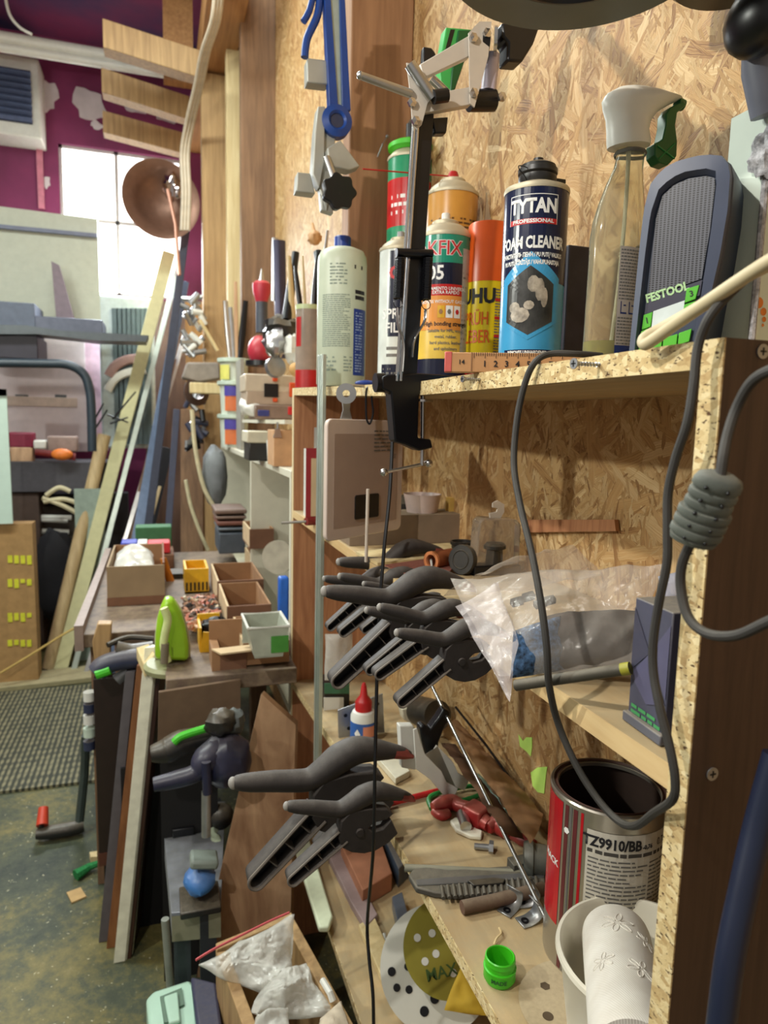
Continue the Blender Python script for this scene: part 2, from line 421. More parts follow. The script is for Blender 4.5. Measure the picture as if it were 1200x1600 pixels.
struct(MB().b2((-3.6, -1.2, ZF-.1), (WX+.1, YB+.1, ZF)).build('floor', m))
m, t = newmat('magenta_wall_paint')
n1 = t.a('ShaderNodeTexNoise', i_Scale=3, i_Detail=6); t.l(t.coord(), n1.inputs['Vector'])
t.l(t.ramp(n1.outputs['Fac'], [(.3, lin((104, 32, 72))), (.7, lin((132, 46, 92)))]), t.b.inputs['Base Color']); t.b.inputs['Roughness'].default_value = .7
M_mag = m
# back wall with an opening for the window
wx0, wx1 = P(93, 300, Y=YB).x, P(285, 300, Y=YB).x; wz1 = P(160, 232, Y=YB).z; wz0 = P(200, 463, Y=YB).z
mb = MB(); mb.b2((-3.6, YB, ZF), (wx0, YB+.12, ZC)); mb.b2((wx1, YB, ZF), (WX+.1, YB+.12, ZC)); mb.b2((wx0, YB, ZF), (wx1, YB+.12, wz0)); mb.b2((wx0, YB, wz1), (wx1, YB+.12, ZC))
wall_back = struct(mb.build('wall_back', M_mag, smooth=False))
M_plaster = pm('bare_plaster', (206, 196, 200), .9, var=.12, sc=8)
rnd = random.Random(4)
for (u, v, w, h_) in [(142, 165, 52, 62), (72, 150, 36, 56), (212, 165, 42, 28), (262, 178, 50, 30), (150, 195, 20, 14), (258, 218, 44, 16), (72, 285, 16, 22)]:
    c = P(u, v, Y=YB); k = 16; pts = []
    for i in range(k):
        a = 2*PI*i/k; r_ = rnd.uniform(.62, 1.15); pts.append(c+Vector((math.cos(a)*px(w/2, c)*r_, -.002, math.sin(a)*px(h_/2, c)*r_)))
    MB().prism(pts, (0, -.004, 0)).build('plaster_patch', M_plaster, wall_back, smooth=False)
for u0, u1, v0, v1 in [(60, 64, 212, 325)]:
    MB().b2(P(u0, v1, Y=YB-.03), P(u1+2, v0, Y=YB-.01)).build('pipe', pm('pink_painted_pipe', (190, 110, 130), .5), wall_back)
# window: two rows of frosted panes lit by the day outside
M_day = emis('daylit_frosted_glass', (255, 255, 252), 3.2); M_frame = pm('window_frame_paint', (188, 180, 180), .5)
xm = P(182, 290, Y=YB).x; zm = P(190, 347, Y=YB).z
mb = MB()
for lo, hi in [((wx0, zm-.012), (wx1, zm+.012)), ((xm-.012, wz0), (xm+.012, wz1)), ((wx0, wz0), (wx0+.02, wz1)), ((wx1-.02, wz0), (wx1, wz1)), ((wx0, wz0), (wx1, wz0+.02)), ((wx0, wz1-.02), (wx1, wz1))]:
    mb.b2((lo[0], YB+.03, lo[1]), (hi[0], YB+.06, hi[1]))
win = struct(mb.build('window_1', M_frame, smooth=False))
for x0, x1 in ((wx0+.02, xm-.012), (xm+.012, wx1-.02)):
    for z0, z1 in ((wz0+.02, zm-.012), (zm+.012, wz1-.02)):
        MB().b2((x0, YB+.04, z0), (x1, YB+.05, z1)).build('pane', M_day, win, smooth=False)
struct(MB().b2((WX, -1.2, ZF), (WX+.05, YB, ZC)).build('wall_right', M_osb, smooth=False))
m, t = newmat('ceiling_paint')
n1 = t.a('ShaderNodeTexNoise', i_Scale=1.3, i_Detail=4); t.l(t.coord(), n1.inputs['Vector'])
t.l(t.ramp(n1.outputs['Fac'], [(.4, lin((46, 44, 84))), (.6, lin((120, 42, 82)))]), t.b.inputs['Base Color']); t.b.inputs['Roughness'].default_value = .8
struct(MB().b2((-3.6, 1.2, ZC), (WX+.1, YB+.1, ZC+.1)).build('ceiling', m, smooth=False))
struct(MB().b2((-3.7, -1.2, ZF), (-3.6, YB, ZC)).build('wall_left', pm('left_wall_paint', (150, 140, 138), .8), smooth=False))
# timber framing on the right wall
def stud(name, lo, hi, mat, label, group=None):
    return tag(MB().b2(lo, hi).build(name, mat, bev=.003), label, 'wood beam', group)
xL = P(545, 300, Y=1.56).x
stud('timber_stud', (xL, 1.56, .0805), (WX-.0008, 1.62, ZC), wood('reddish_timber', (134, 96, 66), (166, 124, 88), (50, 50, 3), .65), 'reddish brown timber stud rising behind the lamp arm and tall spray cans')
xB = P(377, 300, Y=3.49).x
stud('timber_stud', (xB, 3.49, -.1275), (WX, 3.56, ZC), M_pinef, 'grey brown weathered stud right of the two pale posts')
x3a, x3b = P(355, 300, Y=3.75).x, P(378, 300, Y=3.75).x
stud('timber_stud', (x3a, 3.75, -.1275), (x3b, 3.83, ZC), M_pale, 'narrow pale post between tan post and weathered stud')
x4a, x4b = P(316, 300, Y=4.0).x, P(356, 300, Y=4.0).x
stud('timber_stud', (x4a, 4.0, -1.4), (x4b+.02, 4.1, P(316, 112, Y=4.0).z), M_pine, 'tan timber post beside the hanging copper bowl, topped by the overhead beam')
# sloping / overhead beams
a0 = P(316, 108, Y=4.0); 
mb = MB(); zt = a0.z
mb.b2((a0.x-.02, 2.4, zt), (x4b+.03, YB, zt+.16))
tag(mb.build('overhead_beam', wood('amber_timber', (150, 104, 62), (184, 136, 84), (50, 3, 50), .65), bev=.004), 'long overhead wooden beam resting on top of the tan post', 'wood beam')
for (u0, v0, u1, v1, hh, Y, lab) in [(160, 28, 312, 78, 42, 3.9, 'topmost of the three stub rafters under the ceiling'), (158, 105, 296, 150, 36, 4.3, 'middle of the three stub rafters, ending beside a peeled plaster patch'), (160, 172, 290, 208, 32, 4.7, 'lowest of the three stub rafters, above the bright window')]:
    a, b = P(u0, v0, Y=Y), P(u1, v1, Y=Y); h_ = px(hh, a)
    tag(MB().prism([a, b, b-Vector((0, 0, h_)), a-Vector((0, 0, h_))], (0, .10, 0)).build('rafter', M_pine, bev=.003), lab, 'wood beam')
# vertical hangers between rafters
tag(MB().b2(P(256, 122, Y=4.15), P(300, 0, Y=4.2)+Vector((0, .03, 0))).build('hanger_board', wood('amber_timber', (0,0,0),(0,0,0))), 'short brown board hanging upright behind the stub rafters', 'board')
# fluorescent tubes / white conduit below the ceiling
for k, (v0, v1, lab) in enumerate([(62, 103, 'upper white conduit running under the magenta ceiling'), (78, 116, 'lower white conduit, right against the rafters')]):
    a, b = P(-60, v0-14, Y=4.55), P(262, v1, Y=4.55)
    tag(MB().cyl(a, b, .033-.008*k, n=14).build('conduit', M_white), lab, 'pipe', None)
# ventilation grille box on the back wall
g = thing('air_unit', 'white framed wall unit with dark blue louvres on magenta wall', 'air conditioner', P(20, 205, Y=5.0))
a, b = P(-60, 200, Y=4.98), P(60, 92, Y=4.98)
MB().b2((a.x, 4.98, a.z), (b.x, YB, b.z)).build('casing', M_white, g, bev=.01)
MB().b2((a.x, 4.97, P(0, 188, Y=4.98).z), (P(49, 150, Y=4.98).x, 4.979, P(0, 104, Y=4.98).z)).build('recess', pm('dark_louvre_recess', (34, 40, 62), .6), g)
for k in range(8):
    z = P(0, 108+k*10.3, Y=4.95).z
    MB().box(((a.x+P(49, 150, Y=4.95).x)/2, 4.955, z), (P(49, 150, Y=4.95).x-a.x, .03, .012), Matrix.Rotation(-.6, 3, 'X')).build('louvre', pm('blue_grey_louvre', (84, 96, 128), .5), g)
# ================================================================ big shelf unit
def hz_top(y): return .0575 if y < .9 else .0575+(y-.9)*.034
def hz3(y): return -.622 if y < .96 else -.622-(y-.96)*.085
XF = .33; T = .018; Y0, Y1 = .343, 1.757
g_sh = thing('shelf_unit', 'tall open shelf unit of sawn particle board filled with cans, clamps and tools', 'shelf', ((XF+WX)/2, 1.05, ZF))
def board_yz(prof, x0, x1, name, mat_edge, mat_face, parent):
    """plank whose profile runs along y; front edge strip carries the sawn chip edge"""
    pts = [Vector((x0+.0012, y, z)) for y, z in prof]
    o = MB().prism(pts, (x1-x0-.0012, 0, 0)).build(name, mat_face, parent, smooth=False)
    MB().prism([Vector((x0, y, z)) for y, z in prof], (.0012, 0, 0)).build('sawn_edge', mat_edge, o, smooth=False)
    return o
def flatboard(y0, y1, ztop, name='shelf_board', th=T, me=M_chip, mf=M_shelf, n=6):
    ys = sorted([y0+(y1-y0)*i/n for i in range(n+1)]+([.9] if y0 < .9 < y1 else []))
    prof = [(y, ztop(y)) for y in ys]+[(y, ztop(y)-th) for y in ys[::-1]]
    return board_yz(prof, XF, WX-.0008, name, me, mf, g_sh)
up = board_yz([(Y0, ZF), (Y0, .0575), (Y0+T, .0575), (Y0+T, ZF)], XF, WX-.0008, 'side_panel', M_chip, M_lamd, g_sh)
flatboard(Y0+T, Y1, hz_top)
pl = flatboard(Y0+T, Y1, lambda y: -.228, me=wood('pine_edge', (196, 160, 108), (218, 190, 140), (50, 4, 50), .6))
flatboard(Y0+T, .957, lambda y: -.622)
flatboard(.9585, Y1, lambda y: hz3(y)-.001)
flatboard(Y0+T, Y1, lambda y: -1.08)
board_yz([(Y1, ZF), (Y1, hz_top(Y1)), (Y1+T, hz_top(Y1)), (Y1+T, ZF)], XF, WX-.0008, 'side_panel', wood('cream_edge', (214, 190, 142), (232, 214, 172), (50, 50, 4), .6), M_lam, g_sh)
# screws in the near panel and in the top shelf edge
def screw(root_name, label, tip, d, length, r_head=.0042, group=None, proud=.012):
    d = Vector(d).normalized(); tip = Vector(tip); g = thing(root_name, label, 'screw', tip, group)
    MB().lathe([(0, 0), (r_head, 0), (r_head, .0008), (.0018, .004), (.0018, .005)], tip, d, 20).build('head', M_zinc, g)
    x, y, _ = basis(d); mb = MB()
    for q in (x, y): mb.prism([tip-d*.0003+q*.0024+y.cross(q)*0+(x if q is y else y)*.0005, tip-d*.0003+q*.0024-(x if q is y else y)*.0005, tip-d*.0003-q*.0024-(x if q is y else y)*.0005, tip-d*.0003-q*.0024+(x if q is y else y)*.0005], d*.0002)
    mb.build('cross_slot', M_blackc, g, smooth=False)
    pts = []; N = 12*10; mb = MB()
    mb.cyl(tip+d*.004, tip+d*(length-.002), .0013, .0011, 10)
    mb.tube([tip+d*(.006+(length-.009)*i/N)+(x*math.cos(2*PI*i/12)+y*math.sin(2*PI*i/12))*.0015 for i in range(N+1)], .00045, 4)
    mb.build('thread', M_steel, g); return g
p = P(896, 568, X=XF-.026); screw('wood_screw', 'long screw sticking out of the front edge of the top shelf under the spray bottle', p, (1, .15, .02), .04)
p = P(722, 592, X=XF-.022); screw('wood_screw', 'small screw sticking out of the shelf edge beside the lamp clamp', p, (1, .1, 0), .034, .0036)
p = P(1114, 1210, Y=Y0-.001); screw('wood_screw', 'flush screw head low on the dark face of the near side panel', p, (0, 1, 0), .03, .0046)
p = P(1193, 549, Y=Y0-.001); screw('wood_screw', 'flush screw head at the top right corner of the side panel', p, (0, 1, 0), .03, .0046)
# lime paint splotches on the strand board
for lab, pts in [('small lime green paper scrap on the strand board wall, the upper one', [(810, 1148), (817, 1158), (822, 1152), (831, 1152), (831, 1168), (829, 1182), (822, 1174), (812, 1166)]), ('larger lime green paper scrap on the strand board wall beside the paint tin', [(829, 1207), (840, 1199), (855, 1198), (853, 1210), (850, 1240), (840, 1238), (832, 1228)])]:
    tag(MB().prism(PX(pts, WX-.0012), (.0008, 0, 0)).build('paper_scrap', pm('lime_paper', (205, 252, 120), .7), smooth=False), lab, 'paper')
# ================================================================ things on the top shelf
def stand(u, X, v=545):
    p = P(u, v, X=X); return p.x, p.y, hz_top(p.y+.035)+.0003
def zat(u, v, y): return P(u, v, Y=y).z
def face_ang(x, y, turn=0): return math.atan2(-y, -x)+turn
def spray_can(name, label, u, w, vtop, X, body_mat, dome_mat, group='spray cans and bottles on the top shelf', neck=.45, turn=0, v=545, dk=.8):
    x, y, z = stand(u, X, v); c = Vector((x, y, z)); r = px(w, Vector((x, y, zat(u, vtop, y))))/2; h = zat(u, vtop, y)-z
    g = thing(name, label, 'can', c, group)
    MB().lathe([(0, .003), (r*.86, .003), (r*.9, 0), (r, .004), (r, h-.004), (r*.99, h)], c, n=48).build('body', body_mat, g)
    MB().lathe([(r*1.02, h-.004), (r*1.04, h-.001), (r*1.02, h+.002), (r*.97, h+.002), (r*.86, h+r*.28*dk), (r*.66, h+r*.48*dk), (r*neck*1.1, h+r*.55*dk), (r*neck*1.1, h+r*.68*dk), (r*neck, h+r*.72*dk), (0, h+r*.72*dk)], c, n=48).build('dome', dome_mat, g)
    return g, c, r, h, Cyl((x, y), r, z, face_ang(x, y, turn)), h+r*.72*dk
def band(cy, g, y0, y1, mat, name='label_band', x0=None, x1=None, off=.0003):
    x0 = -PI*cy.r if x0 is None else x0; x1 = PI*cy.r if x1 is None else x1
    return cy.rect(MB(), x0, x1, y0, y1, off, 60).build(name, mat, g)
M_dome = pm('dusty_tinplate_dome', (196, 186, 160), .5, .35, var=.1, dust=.3)
M_tin = pm('tin_body', (170, 170, 165), .35, .7, var=.08)
# --- foam cleaner can
M_cannavy = pm('can_navy_print', (22, 30, 62), .22, var=.08); M_cansky = pm('can_sky_print', (66, 158, 208), .22, var=.06)
g, c, r, h, cy, ht = spray_can('foam_cleaner_can', 'tall navy and sky blue foam cleaner can with big white title', 827, 98, 300, .43, M_cansky, M_dome, turn=-.08, dk=.42)
band(cy, g, h*.50, h*.985, M_cannavy, 'navy_label')
hexw = r*.92; hc = h*.40; H = h*.20
hx = lambda s_: [(0, hc+H*s_), (hexw*.9*s_, hc+H*.5*s_), (hexw*.9*s_, hc-H*.55*s_), (0, hc-H*.95*s_), (-hexw*.9*s_, hc-H*.55*s_), (-hexw*.9*s_, hc+H*.5*s_)]
cy.poly(MB(), [(0, hc+H*1.28), (hexw*1.08, hc+H*.62), (hexw*1.08, hc-H*.5), (0, hc-H), (-hexw*1.08, hc-H*.5), (-hexw*1.08, hc+H*.62)], .0005).build('sky_hexagon', M_cansky, g)
cy.poly(MB(), hx(.92), .0008).build('picture_hexagon', pm('dark_picture', (54, 54, 52), .3, var=.5, sc=70), g)
mb = MB()
for (a, b, w_, h2) in [(.12, .45, .2, .22), (.34, .30, .16, .3), (.5, .1, .12, .26), (-.3, -.35, .34, .2), (-.5, -.15, .2, .15), (0, -.1, .18, .12)]:
    cy.poly(mb, [(hexw*(a+w_*math.cos(t_*PI/5)), hc+H*(b+h2*math.sin(t_*PI/5))) for t_ in range(10)], .0010+.0001*b)
mb.build('pictured_glove', pm('pictured_white', (168, 158, 142), .4, var=.5, sc=120), g)
# name panel: rounded frame
def rrect(cy, mb, x0, x1, y0, y1, w, off):
    cy.rect(mb, x0, x1, y0, y0+w, off); cy.rect(mb, x0, x1, y1-w, y1, off); cy.rect(mb, x0, x0+w, y0, y1, off, 1); cy.rect(mb, x1-w, x1, y0, y1, off, 1)
mb = MB(); rrect(cy, mb, -r*.78, r*.78, h*.795, h*.945, .0008, .0005); mb.build('name_frame', M_inkw, g, smooth=False)
cy.rect(MB(), -r*.76, r*.76, h*.795, h*.822, .0006).build('red_strip', M_inkr, g)
cy.text('lettering', 'TYTAN', h*.098, 0, h*.883, M_inkw, g, .0009, .80)
cy.text('lettering', 'PROFESSIONAL', h*.026, 0, h*.809, M_inkw, g, .0002, 1.25, .0009)
cy.text('lettering', 'FOAM CLEANER', h*.083, 0, h*.70, M_inkw, g, .0007, .62)
cy.text('lettering', 'ОЧИСТИТЕЛЬ ПЕНЫ / PU PUTŲ VALIKLIS', h*.030, 0, h*.638, M_inkw, g, .0003, .62)
cy.text('lettering', 'PU PUTU TĪRĪTĀJS / VAHUPUHASTAJA', h*.030, 0, h*.60, M_inkw, g, .0003, .62)
cy.rect(MB(), -r*.80, r*.80, h*.035, h*.15, .0005).build('navy_box', M_cannavy, g); cy.rect(MB(), -r*.80, r*.80, h*.028, h*.035, .0006).build('red_strip', M_inkr, g)
for k, s_ in enumerate(['REMOVES UNHARDENED', 'POLYURETHANE FOAM,', 'ADHESIVES,', 'BUILDING MIXTURES AND SEALANTS']):
    cy.text('lettering', s_, h*.024, 0, h*(.134-.029*k), M_inkw, g, .0002, .8, .0009)
o = MB().lathe([(r*.52, ht-c.z*0-.004), (r*.60, ht+.001), (r*.60, ht+.006), (r*.54, ht+.007), (r*.62, ht+.009), (r*.62, ht+.014), (r*.55, ht+.015), (r*.56, ht+.018), (r*.40, ht+.021), (r*.16, ht+.021), (r*.16, ht+.027), (0, ht+.027)], c, n=36).build('valve_cap', M_black, g)
MB().box(c+Vector((r*.68, -.002, ht+.004)), (r*.5, .010, .005)).build('trigger_tab', M_black, g, bev=.001)
w0 = c+Vector((-r*.5, -.01, ht-.004)); MB().tube(spl([w0, w0+Vector((-.006, -.002, .006)), w0+Vector((-.012, -.002, .011)), w0+Vector((-.012, 0, .016)), w0+Vector((-.004, 0, .016)), w0+Vector((.002, 0, .014))]), .0006, 6).build('wire_clip', M_blackm, g)
# --- trigger spray bottle
x, y, z = stand(955, .455); c = Vector((x, y, z)); top = zat(958, 232, y); H = top-z
g = thing('trigger_spray_bottle', 'clear trigger spray bottle with white head, green trigger and a little yellow liquid', 'bottle', c, 'spray cans and bottles on the top shelf')
M_clear = pm('clear_plastic', (232, 230, 206), .10, var=.02, trans=.86, ior=1.2)
w = px(98, c+Vector((0, 0, H*.4)))/2
def ovalring(mb, prof, c, sy=.62, n=36, tilt=0):
    rings = []
    for r_, z_, dx in prof:
        rings.append([mb.bm.verts.new(c+Vector((dx+r_*math.cos(2*PI*k/n), r_*(sy if r_ > .016 else .9)*math.sin(2*PI*k/n), z_))) for k in range(n)])
    for a, b in zip(rings, rings[1:]):
        for k in range(n): mb.bm.faces.new((a[k], a[(k+1) % n], b[(k+1) % n], b[k]))
    mb.bm.faces.new(rings[0][::-1]); mb.bm.faces.new(rings[-1]); return mb
prof = [(w*.96, 0, 0), (w, .004, 0), (w*.98, H*.25, 0), (w*.96, H*.5, 0), (w*.97, H*.60, 0), (w*.93, H*.68, .001), (w*.80, H*.76, .002), (w*.66, H*.84, .004), (w*.50, H*.92, .007), (w*.44, H*.97, .008), (w*.44, H, .008)]
ovalring(MB(), prof, c).build('bottle_body', M_clear, g, ang=60)
ovalring(MB(), [(w*.9, .003, 0), (w*.93, .006, 0), (w*.92, H*.145, 0), (w*.90, H*.147, 0)], c).build('liquid', pm('yellow_cleaning_liquid', (196, 190, 60), .1, trans=.5, ior=1.2), g)
MB().tube([c+Vector((.006, 0, H)), c+Vector((.002, 0, H*.4)), c+Vector((-.004, 0, .006))], .002, 8).build('dip_tube', pm('dip_tube', (220, 220, 200), .3), g)
# back label wrapped on the front of the oval
def ovpatch(mb, a0, a1, z0, z1, s=1.012, n=14):
    for k in range(n):
        q = []
        for a, zz in ((a0+(a1-a0)*k/n, z0), (a0+(a1-a0)*(k+1)/n, z0), (a0+(a1-a0)*(k+1)/n, z1), (a0+(a1-a0)*k/n, z1)):
            q.append(c+Vector((w*.985*s*math.cos(a), w*.985*.62*s*math.sin(a), zz)))
        mb.face(q)
    return mb
am = -PI/2+.30
ovpatch(MB(), am-.62, am+.80, H*.05, H*.56).build('label', pm('greyish_label', (176, 166, 156), .5), g)
ovpatch(MB(), am-.62, am+.80, H*.085, H*.125, 1.018).build('label_blue_band', pm('label_blue', (36, 50, 104), .4), g)
mb = MB(); rnd = random.Random(3)
for row in range(30):
    zz = H*(.545-row*.0142); a = am-.58
    if .26 < zz/H < .33: continue
    while a < am+.72:
        da = rnd.uniform(.03, .12); ovpatch(mb, a, a+da, zz-H*.0032, zz+H*.0032, 1.02, 1); a += da+.025
mb.build('label_small_print', M_inkg, g, smooth=False)
mb = MB()
for k in range(4):
    a = am-.5+.3*k; ovpatch(mb, a, a+.22, H*.265, H*.272, 1.02, 2); ovpatch(mb, a, a+.03, H*.265, H*.32, 1.02, 1); ovpatch(mb, a+.1, a+.19, H*.30, H*.306, 1.02, 1)
mb.build('label_pictogram', pm('label_blue', (0, 0, 0)), g, smooth=False)
tb = c+Vector((-w*.1, -w*.62*1.06, H*.068)); flat_text('lettering', '500 ml', .0075, tb, (1, .1, 0), (0, 0, 1), M_ink, g, .0002)
# head
hy = y; hp = lambda u, v: P(u, v, Y=hy)
col = MB(); n = 28; rings = []
for (ul, ur, vv, sy) in [(952, 1012, 230, .9), (951, 1013, 222, .9), (951, 1010, 205, .75), (949, 1014, 185, .6), (944, 1025, 170, .5), (942, 1045, 158, .42), (946, 1064, 150, .38)]:
    a, b = hp(ul, vv), hp(ur, vv+ (6 if vv < 200 else 0)); m_ = (a+b)/2; r_ = (b-a).length/2
    rings.append([col.bm.verts.new(m_+(b-a)/2*math.cos(2*PI*k/n)+Vector((0, min(r_*sy, .0165)*math.sin(2*PI*k/n), 0))) for k in range(n)])
a, b = hp(952, 143), hp(1058, 156)
a, b = hp(950, 142), hp(1050, 148); m_ = (a+b)/2
rings.append([col.bm.verts.new(m_+(b-a)/2*math.cos(2*PI*k/n)+Vector((0, .011*math.sin(2*PI*k/n), .001-.003*math.cos(2*PI*k/n)**2))) for k in range(n)])
a, b = hp(968, 136), hp(1015, 138); m_ = (a+b)/2
rings.append([col.bm.verts.new(m_+(b-a)/2*math.cos(2*PI*k/n)+Vector((0, .006*math.sin(2*PI*k/n), 0))) for k in range(n)])
for a_, b_ in zip(rings, rings[1:]):
    for k in range(n): col.bm.faces.new((a_[k], a_[(k+1) % n], b_[(k+1) % n], b_[k]))
col.bm.faces.new(rings[0][::-1]); col.bm.faces.new(rings[-1])
hd = col.build('spray_head', M_white, g, ang=60)
MB().lathe([(w*.47, 0), (w*.5, .002), (w*.47, .004)], c+Vector((.008, 0, H-.005)), n=30).build('collar_ring', pm('grey_collar', (90, 88, 80), .5), g)
pp = [(1040, 172), (1061, 162), (1066, 168), (1051, 180), (1048, 200), (1051, 225), (1050, 248), (1036, 262), (1023, 258), (1016, 247), (1016, 228), (1028, 222), (1033, 200), (1034, 182)]
M_dkgreen = pm('dark_green_plastic', (20, 92, 40), .4, var=.1)
tr = MB().prism([hp(u, v)+Vector((0, -.007, 0)) for u, v in pp], (0, .014, 0)).build('trigger', M_dkgreen, g, bev=.001)
mb = MB()
for q in ([(1020, 232), (1046, 252)], [(1047, 228), (1022, 252)]): mb.tube([hp(u, v)+Vector((0, -.0075, 0)) for u, v in q], .0008, 6)
mb.build('rib', pm('mid_green_plastic', (40, 130, 60), .4), tr)
MB().cyl(hp(1060, 160)-Vector((.002, 0, .001)), hp(1067, 165), .006, .0055, 16).build('nozzle', M_dkgreen, g)
# --- construction site radio
RY = .50; x0 = P(1062, 540, X=.415)
g = thing('jobsite_radio', 'dark blue grey jobsite radio with rounded top, speaker grille and green key pad', 'radio', (x0.x, x0.y, .0575))
M_rad = pm('radio_housing', (62, 72, 96), .45, var=.08, dust=.12); M_raddk = pm('radio_side_rubber', (44, 56, 78), .5, var=.1)
# front face lies in a vertical plane turned a little; build it on the plane through two base corners
fa, fb = P(985, 545, X=.395), P(1100, 530, X=.43); fa.z = fb.z = .0575
fr = (fb-fa).normalized(); fu = Vector((0, 0, 1)); fn_ = fr.cross(fu)     # fn_ points to the viewer
if fn_.y > 0: fn_ = -fn_
def onF(u, v, off=0):
    d = ray(u, v); t_ = fa.dot(fn_)/d.dot(fn_); return d*t_+fn_*off
outer = [(984, 560), (992, 480), (1000, 400), (1008, 330), (1018, 290), (1036, 266), (1062, 252), (1100, 243), (1128, 243), (1140, 252), (1144, 275), (1140, 330), (1128, 400), (1112, 470), (1098, 545)]
Dp = -fn_*.085
zclip = lambda p: Vector((p.x, p.y, max(p.z, .0578)))
MB().prism([zclip(onF(u, v)) for u, v in outer], Dp).build('housing', M_raddk, g, bev=.008)
# raised front bezel with a recessed opening
inner = [(997, 556), (1001, 515), (1006, 470), (1014, 400), (1022, 340), (1034, 305), (1052, 288), (1075, 278), (1105, 274), (1118, 276), (1120, 290), (1112, 360), (1100, 440), (1090, 500), (1082, 545)]
mb = MB(); oi = [outer[i] for i in range(len(outer))]
def resamp(l, n, p0=None):
    L = [Vector((a, b, 0)) for a, b in l]; seg = [(L[i+1]-L[i]).length for i in range(len(L)-1)]; tot = sum(seg); out = []
    for k in range(n):
        d = tot*k/(n-1); i = 0
        while i < len(seg)-1 and d > seg[i]: d -= seg[i]; i += 1
        q = L[i].lerp(L[i+1], min(1, d/seg[i])); out.append((q.x, q.y))
    return out
A, B_ = resamp(outer, 40), resamp(inner, 40)
def ringstrip(mb, A, B_, offA, offB):
    for i in range(len(A)):
        j = (i+1) % len(A)
        mb.face([zclip(onF(*A[i], offA)), zclip(onF(*A[j], offA)), zclip(onF(*B_[j], offB)), zclip(onF(*B_[i], offB))])
cxm, cym = 1066, 410
shr = lambda L, s_: [((u-cxm)*s_+cxm, (v-cym)*s_+cym) for u, v in L]
ringstrip(mb, A, shr(A, .985), .0, .006); ringstrip(mb, shr(A, .985), shr(B_, 1.05), .006, .007); ringstrip(mb, shr(B_, 1.05), B_, .007, .001)
bmesh.ops.remove_doubles(mb.bm, verts=mb.bm.verts, dist=.00005)
mb.build('front_bezel', M_rad, g, ang=40)
m, t = newmat('speaker_grille_mesh')
mp = t.coord((1, 1, 1)); sx = t.a('ShaderNodeSeparateXYZ'); t.l(mp, sx.inputs[0])
sn1 = t.math('SINE', t.math('MULTIPLY', t.math('ADD', sx.outputs[0], 0.0), 2*PI/.0018)); sn2 = t.math('SINE', t.math('MULTIPLY', sx.outputs[2], 2*PI/.0018))
pr = t.math('MULTIPLY', t.math('ADD', sn1, 1.0), t.math('ADD', sn2, 1.0))
t.l(t.ramp(t.math('MULTIPLY', pr, .25), [(.20, lin((92, 94, 104))), (.34, lin((10, 11, 16)))]), t.b.inputs['Base Color']); t.b.inputs['Roughness'].default_value = .4
grl = [(1013, 466), (1020, 400), (1026, 342), (1036, 307), (1054, 290), (1077, 280), (1104, 276), (1117, 279), (1118, 292), (1110, 360), (1097, 436)]
mb = MB(); mb.prism([onF(u, v, .0012) for u, v in grl], fn_*.0006); mb.build('speaker_grille', m, g, smooth=False)
MB().prism([onF(u, v, .0010) for u, v in [(1012, 468), (1098, 438), (1094, 462), (1008, 492)]], fn_*.001).build('name_strip', pm('dark_name_strip', (58, 58, 76), .4), g, smooth=False)
o_ = onF(1043, 458, .0024); rt = (onF(1090, 440, .0024)-onF(1010, 466, .0024)).normalized(); upv = rt.cross(fn_); upv = upv if upv.z > 0 else -upv
flat_text('lettering', 'FESTOOL', px(18, o_), o_, rt, upv, pm('pale_green_ink', (176, 214, 160), .5), g, .0004, sx=.86)
M_key = pm('green_keypad', (84, 186, 44), .45, var=.06)
keys = [[(1007, 493), (1021, 488), (1018, 511), (1004, 516)], [(1003, 518), (1017, 513), (1014, 534), (1000, 539)], [(1000, 541), (1014, 536), (1012, 556), (998, 560)], [(1074, 452), (1094, 446), (1088, 468), (1071, 474)], [(1070, 477), (1088, 471), (1084, 493), (1068, 498)], [(1018, 536), (1036, 530), (1034, 549), (1014, 556)], [(1038, 529), (1060, 522), (1058, 541), (1036, 548)], [(1062, 521), (1082, 514), (1078, 534), (1060, 540)]]
for i, k_ in enumerate(keys):
    ky = MB().prism([zclip(onF(u, v, .001)) for u, v in k_], fn_*.002).build('key', M_key, g, bev=.0004)
    if i in (0, 1, 3):
        cc = sum((onF(u, v, .0034) for u, v in k_), Vector())/4; flat_text('lettering', '123'[(0, 1, 9, 2)[i]], px(13, cc), cc, rt, upv, M_ink, ky, .0001)
MB().prism([onF(u, v, .001) for u, v in [(1022, 487), (1071, 470), (1066, 506), (1018, 522)]], fn_*.0016).build('display', pm('bright_glossy_display', (224, 238, 240), .15), g)
# --- spray cans further along
M_akg = pm('can_teal_print', (32, 138, 112), .25, var=.06)
g, c, r, h, cy, ht = spray_can('glue_spray_can', 'teal topped contact glue spray can with white nozzle, black middle and yellow foot', 690, 84, 372, .425, pm('can_yellow_print', (226, 190, 80), .28), M_dome)
band(cy, g, h*.80, h*.998, M_akg, 'teal_label'); band(cy, g, h*.66, h*.80, pm('can_black_print', (24, 28, 50), .25), 'black_label'); band(cy, g, h*.585, h*.66, pm('can_red_print', (190, 36, 36), .25), 'red_label')
band(cy, g, h*.36, h*.585, pm('can_orange_print', (226, 150, 70), .25), 'orange_label'); band(cy, g, 0.001, h*.17, pm('can_black_print', (0, 0, 0)), 'dark_foot')
band(cy, g, h*.16, h*.90, pm('can_grey_strip', (176, 176, 172), .4), 'side_strip', r*.72, r*1.35, .0005)
cy.text('lettering', 'AKFIX', h*.13, -r*.22, h*.89, pm('akfix_letters', (236, 230, 226), .4), g, .0012, .9, .0006); cy.text('lettering', 'AKFIX', h*.13, -r*.22, h*.89, M_inkr, g, .0002, .9, .0010)
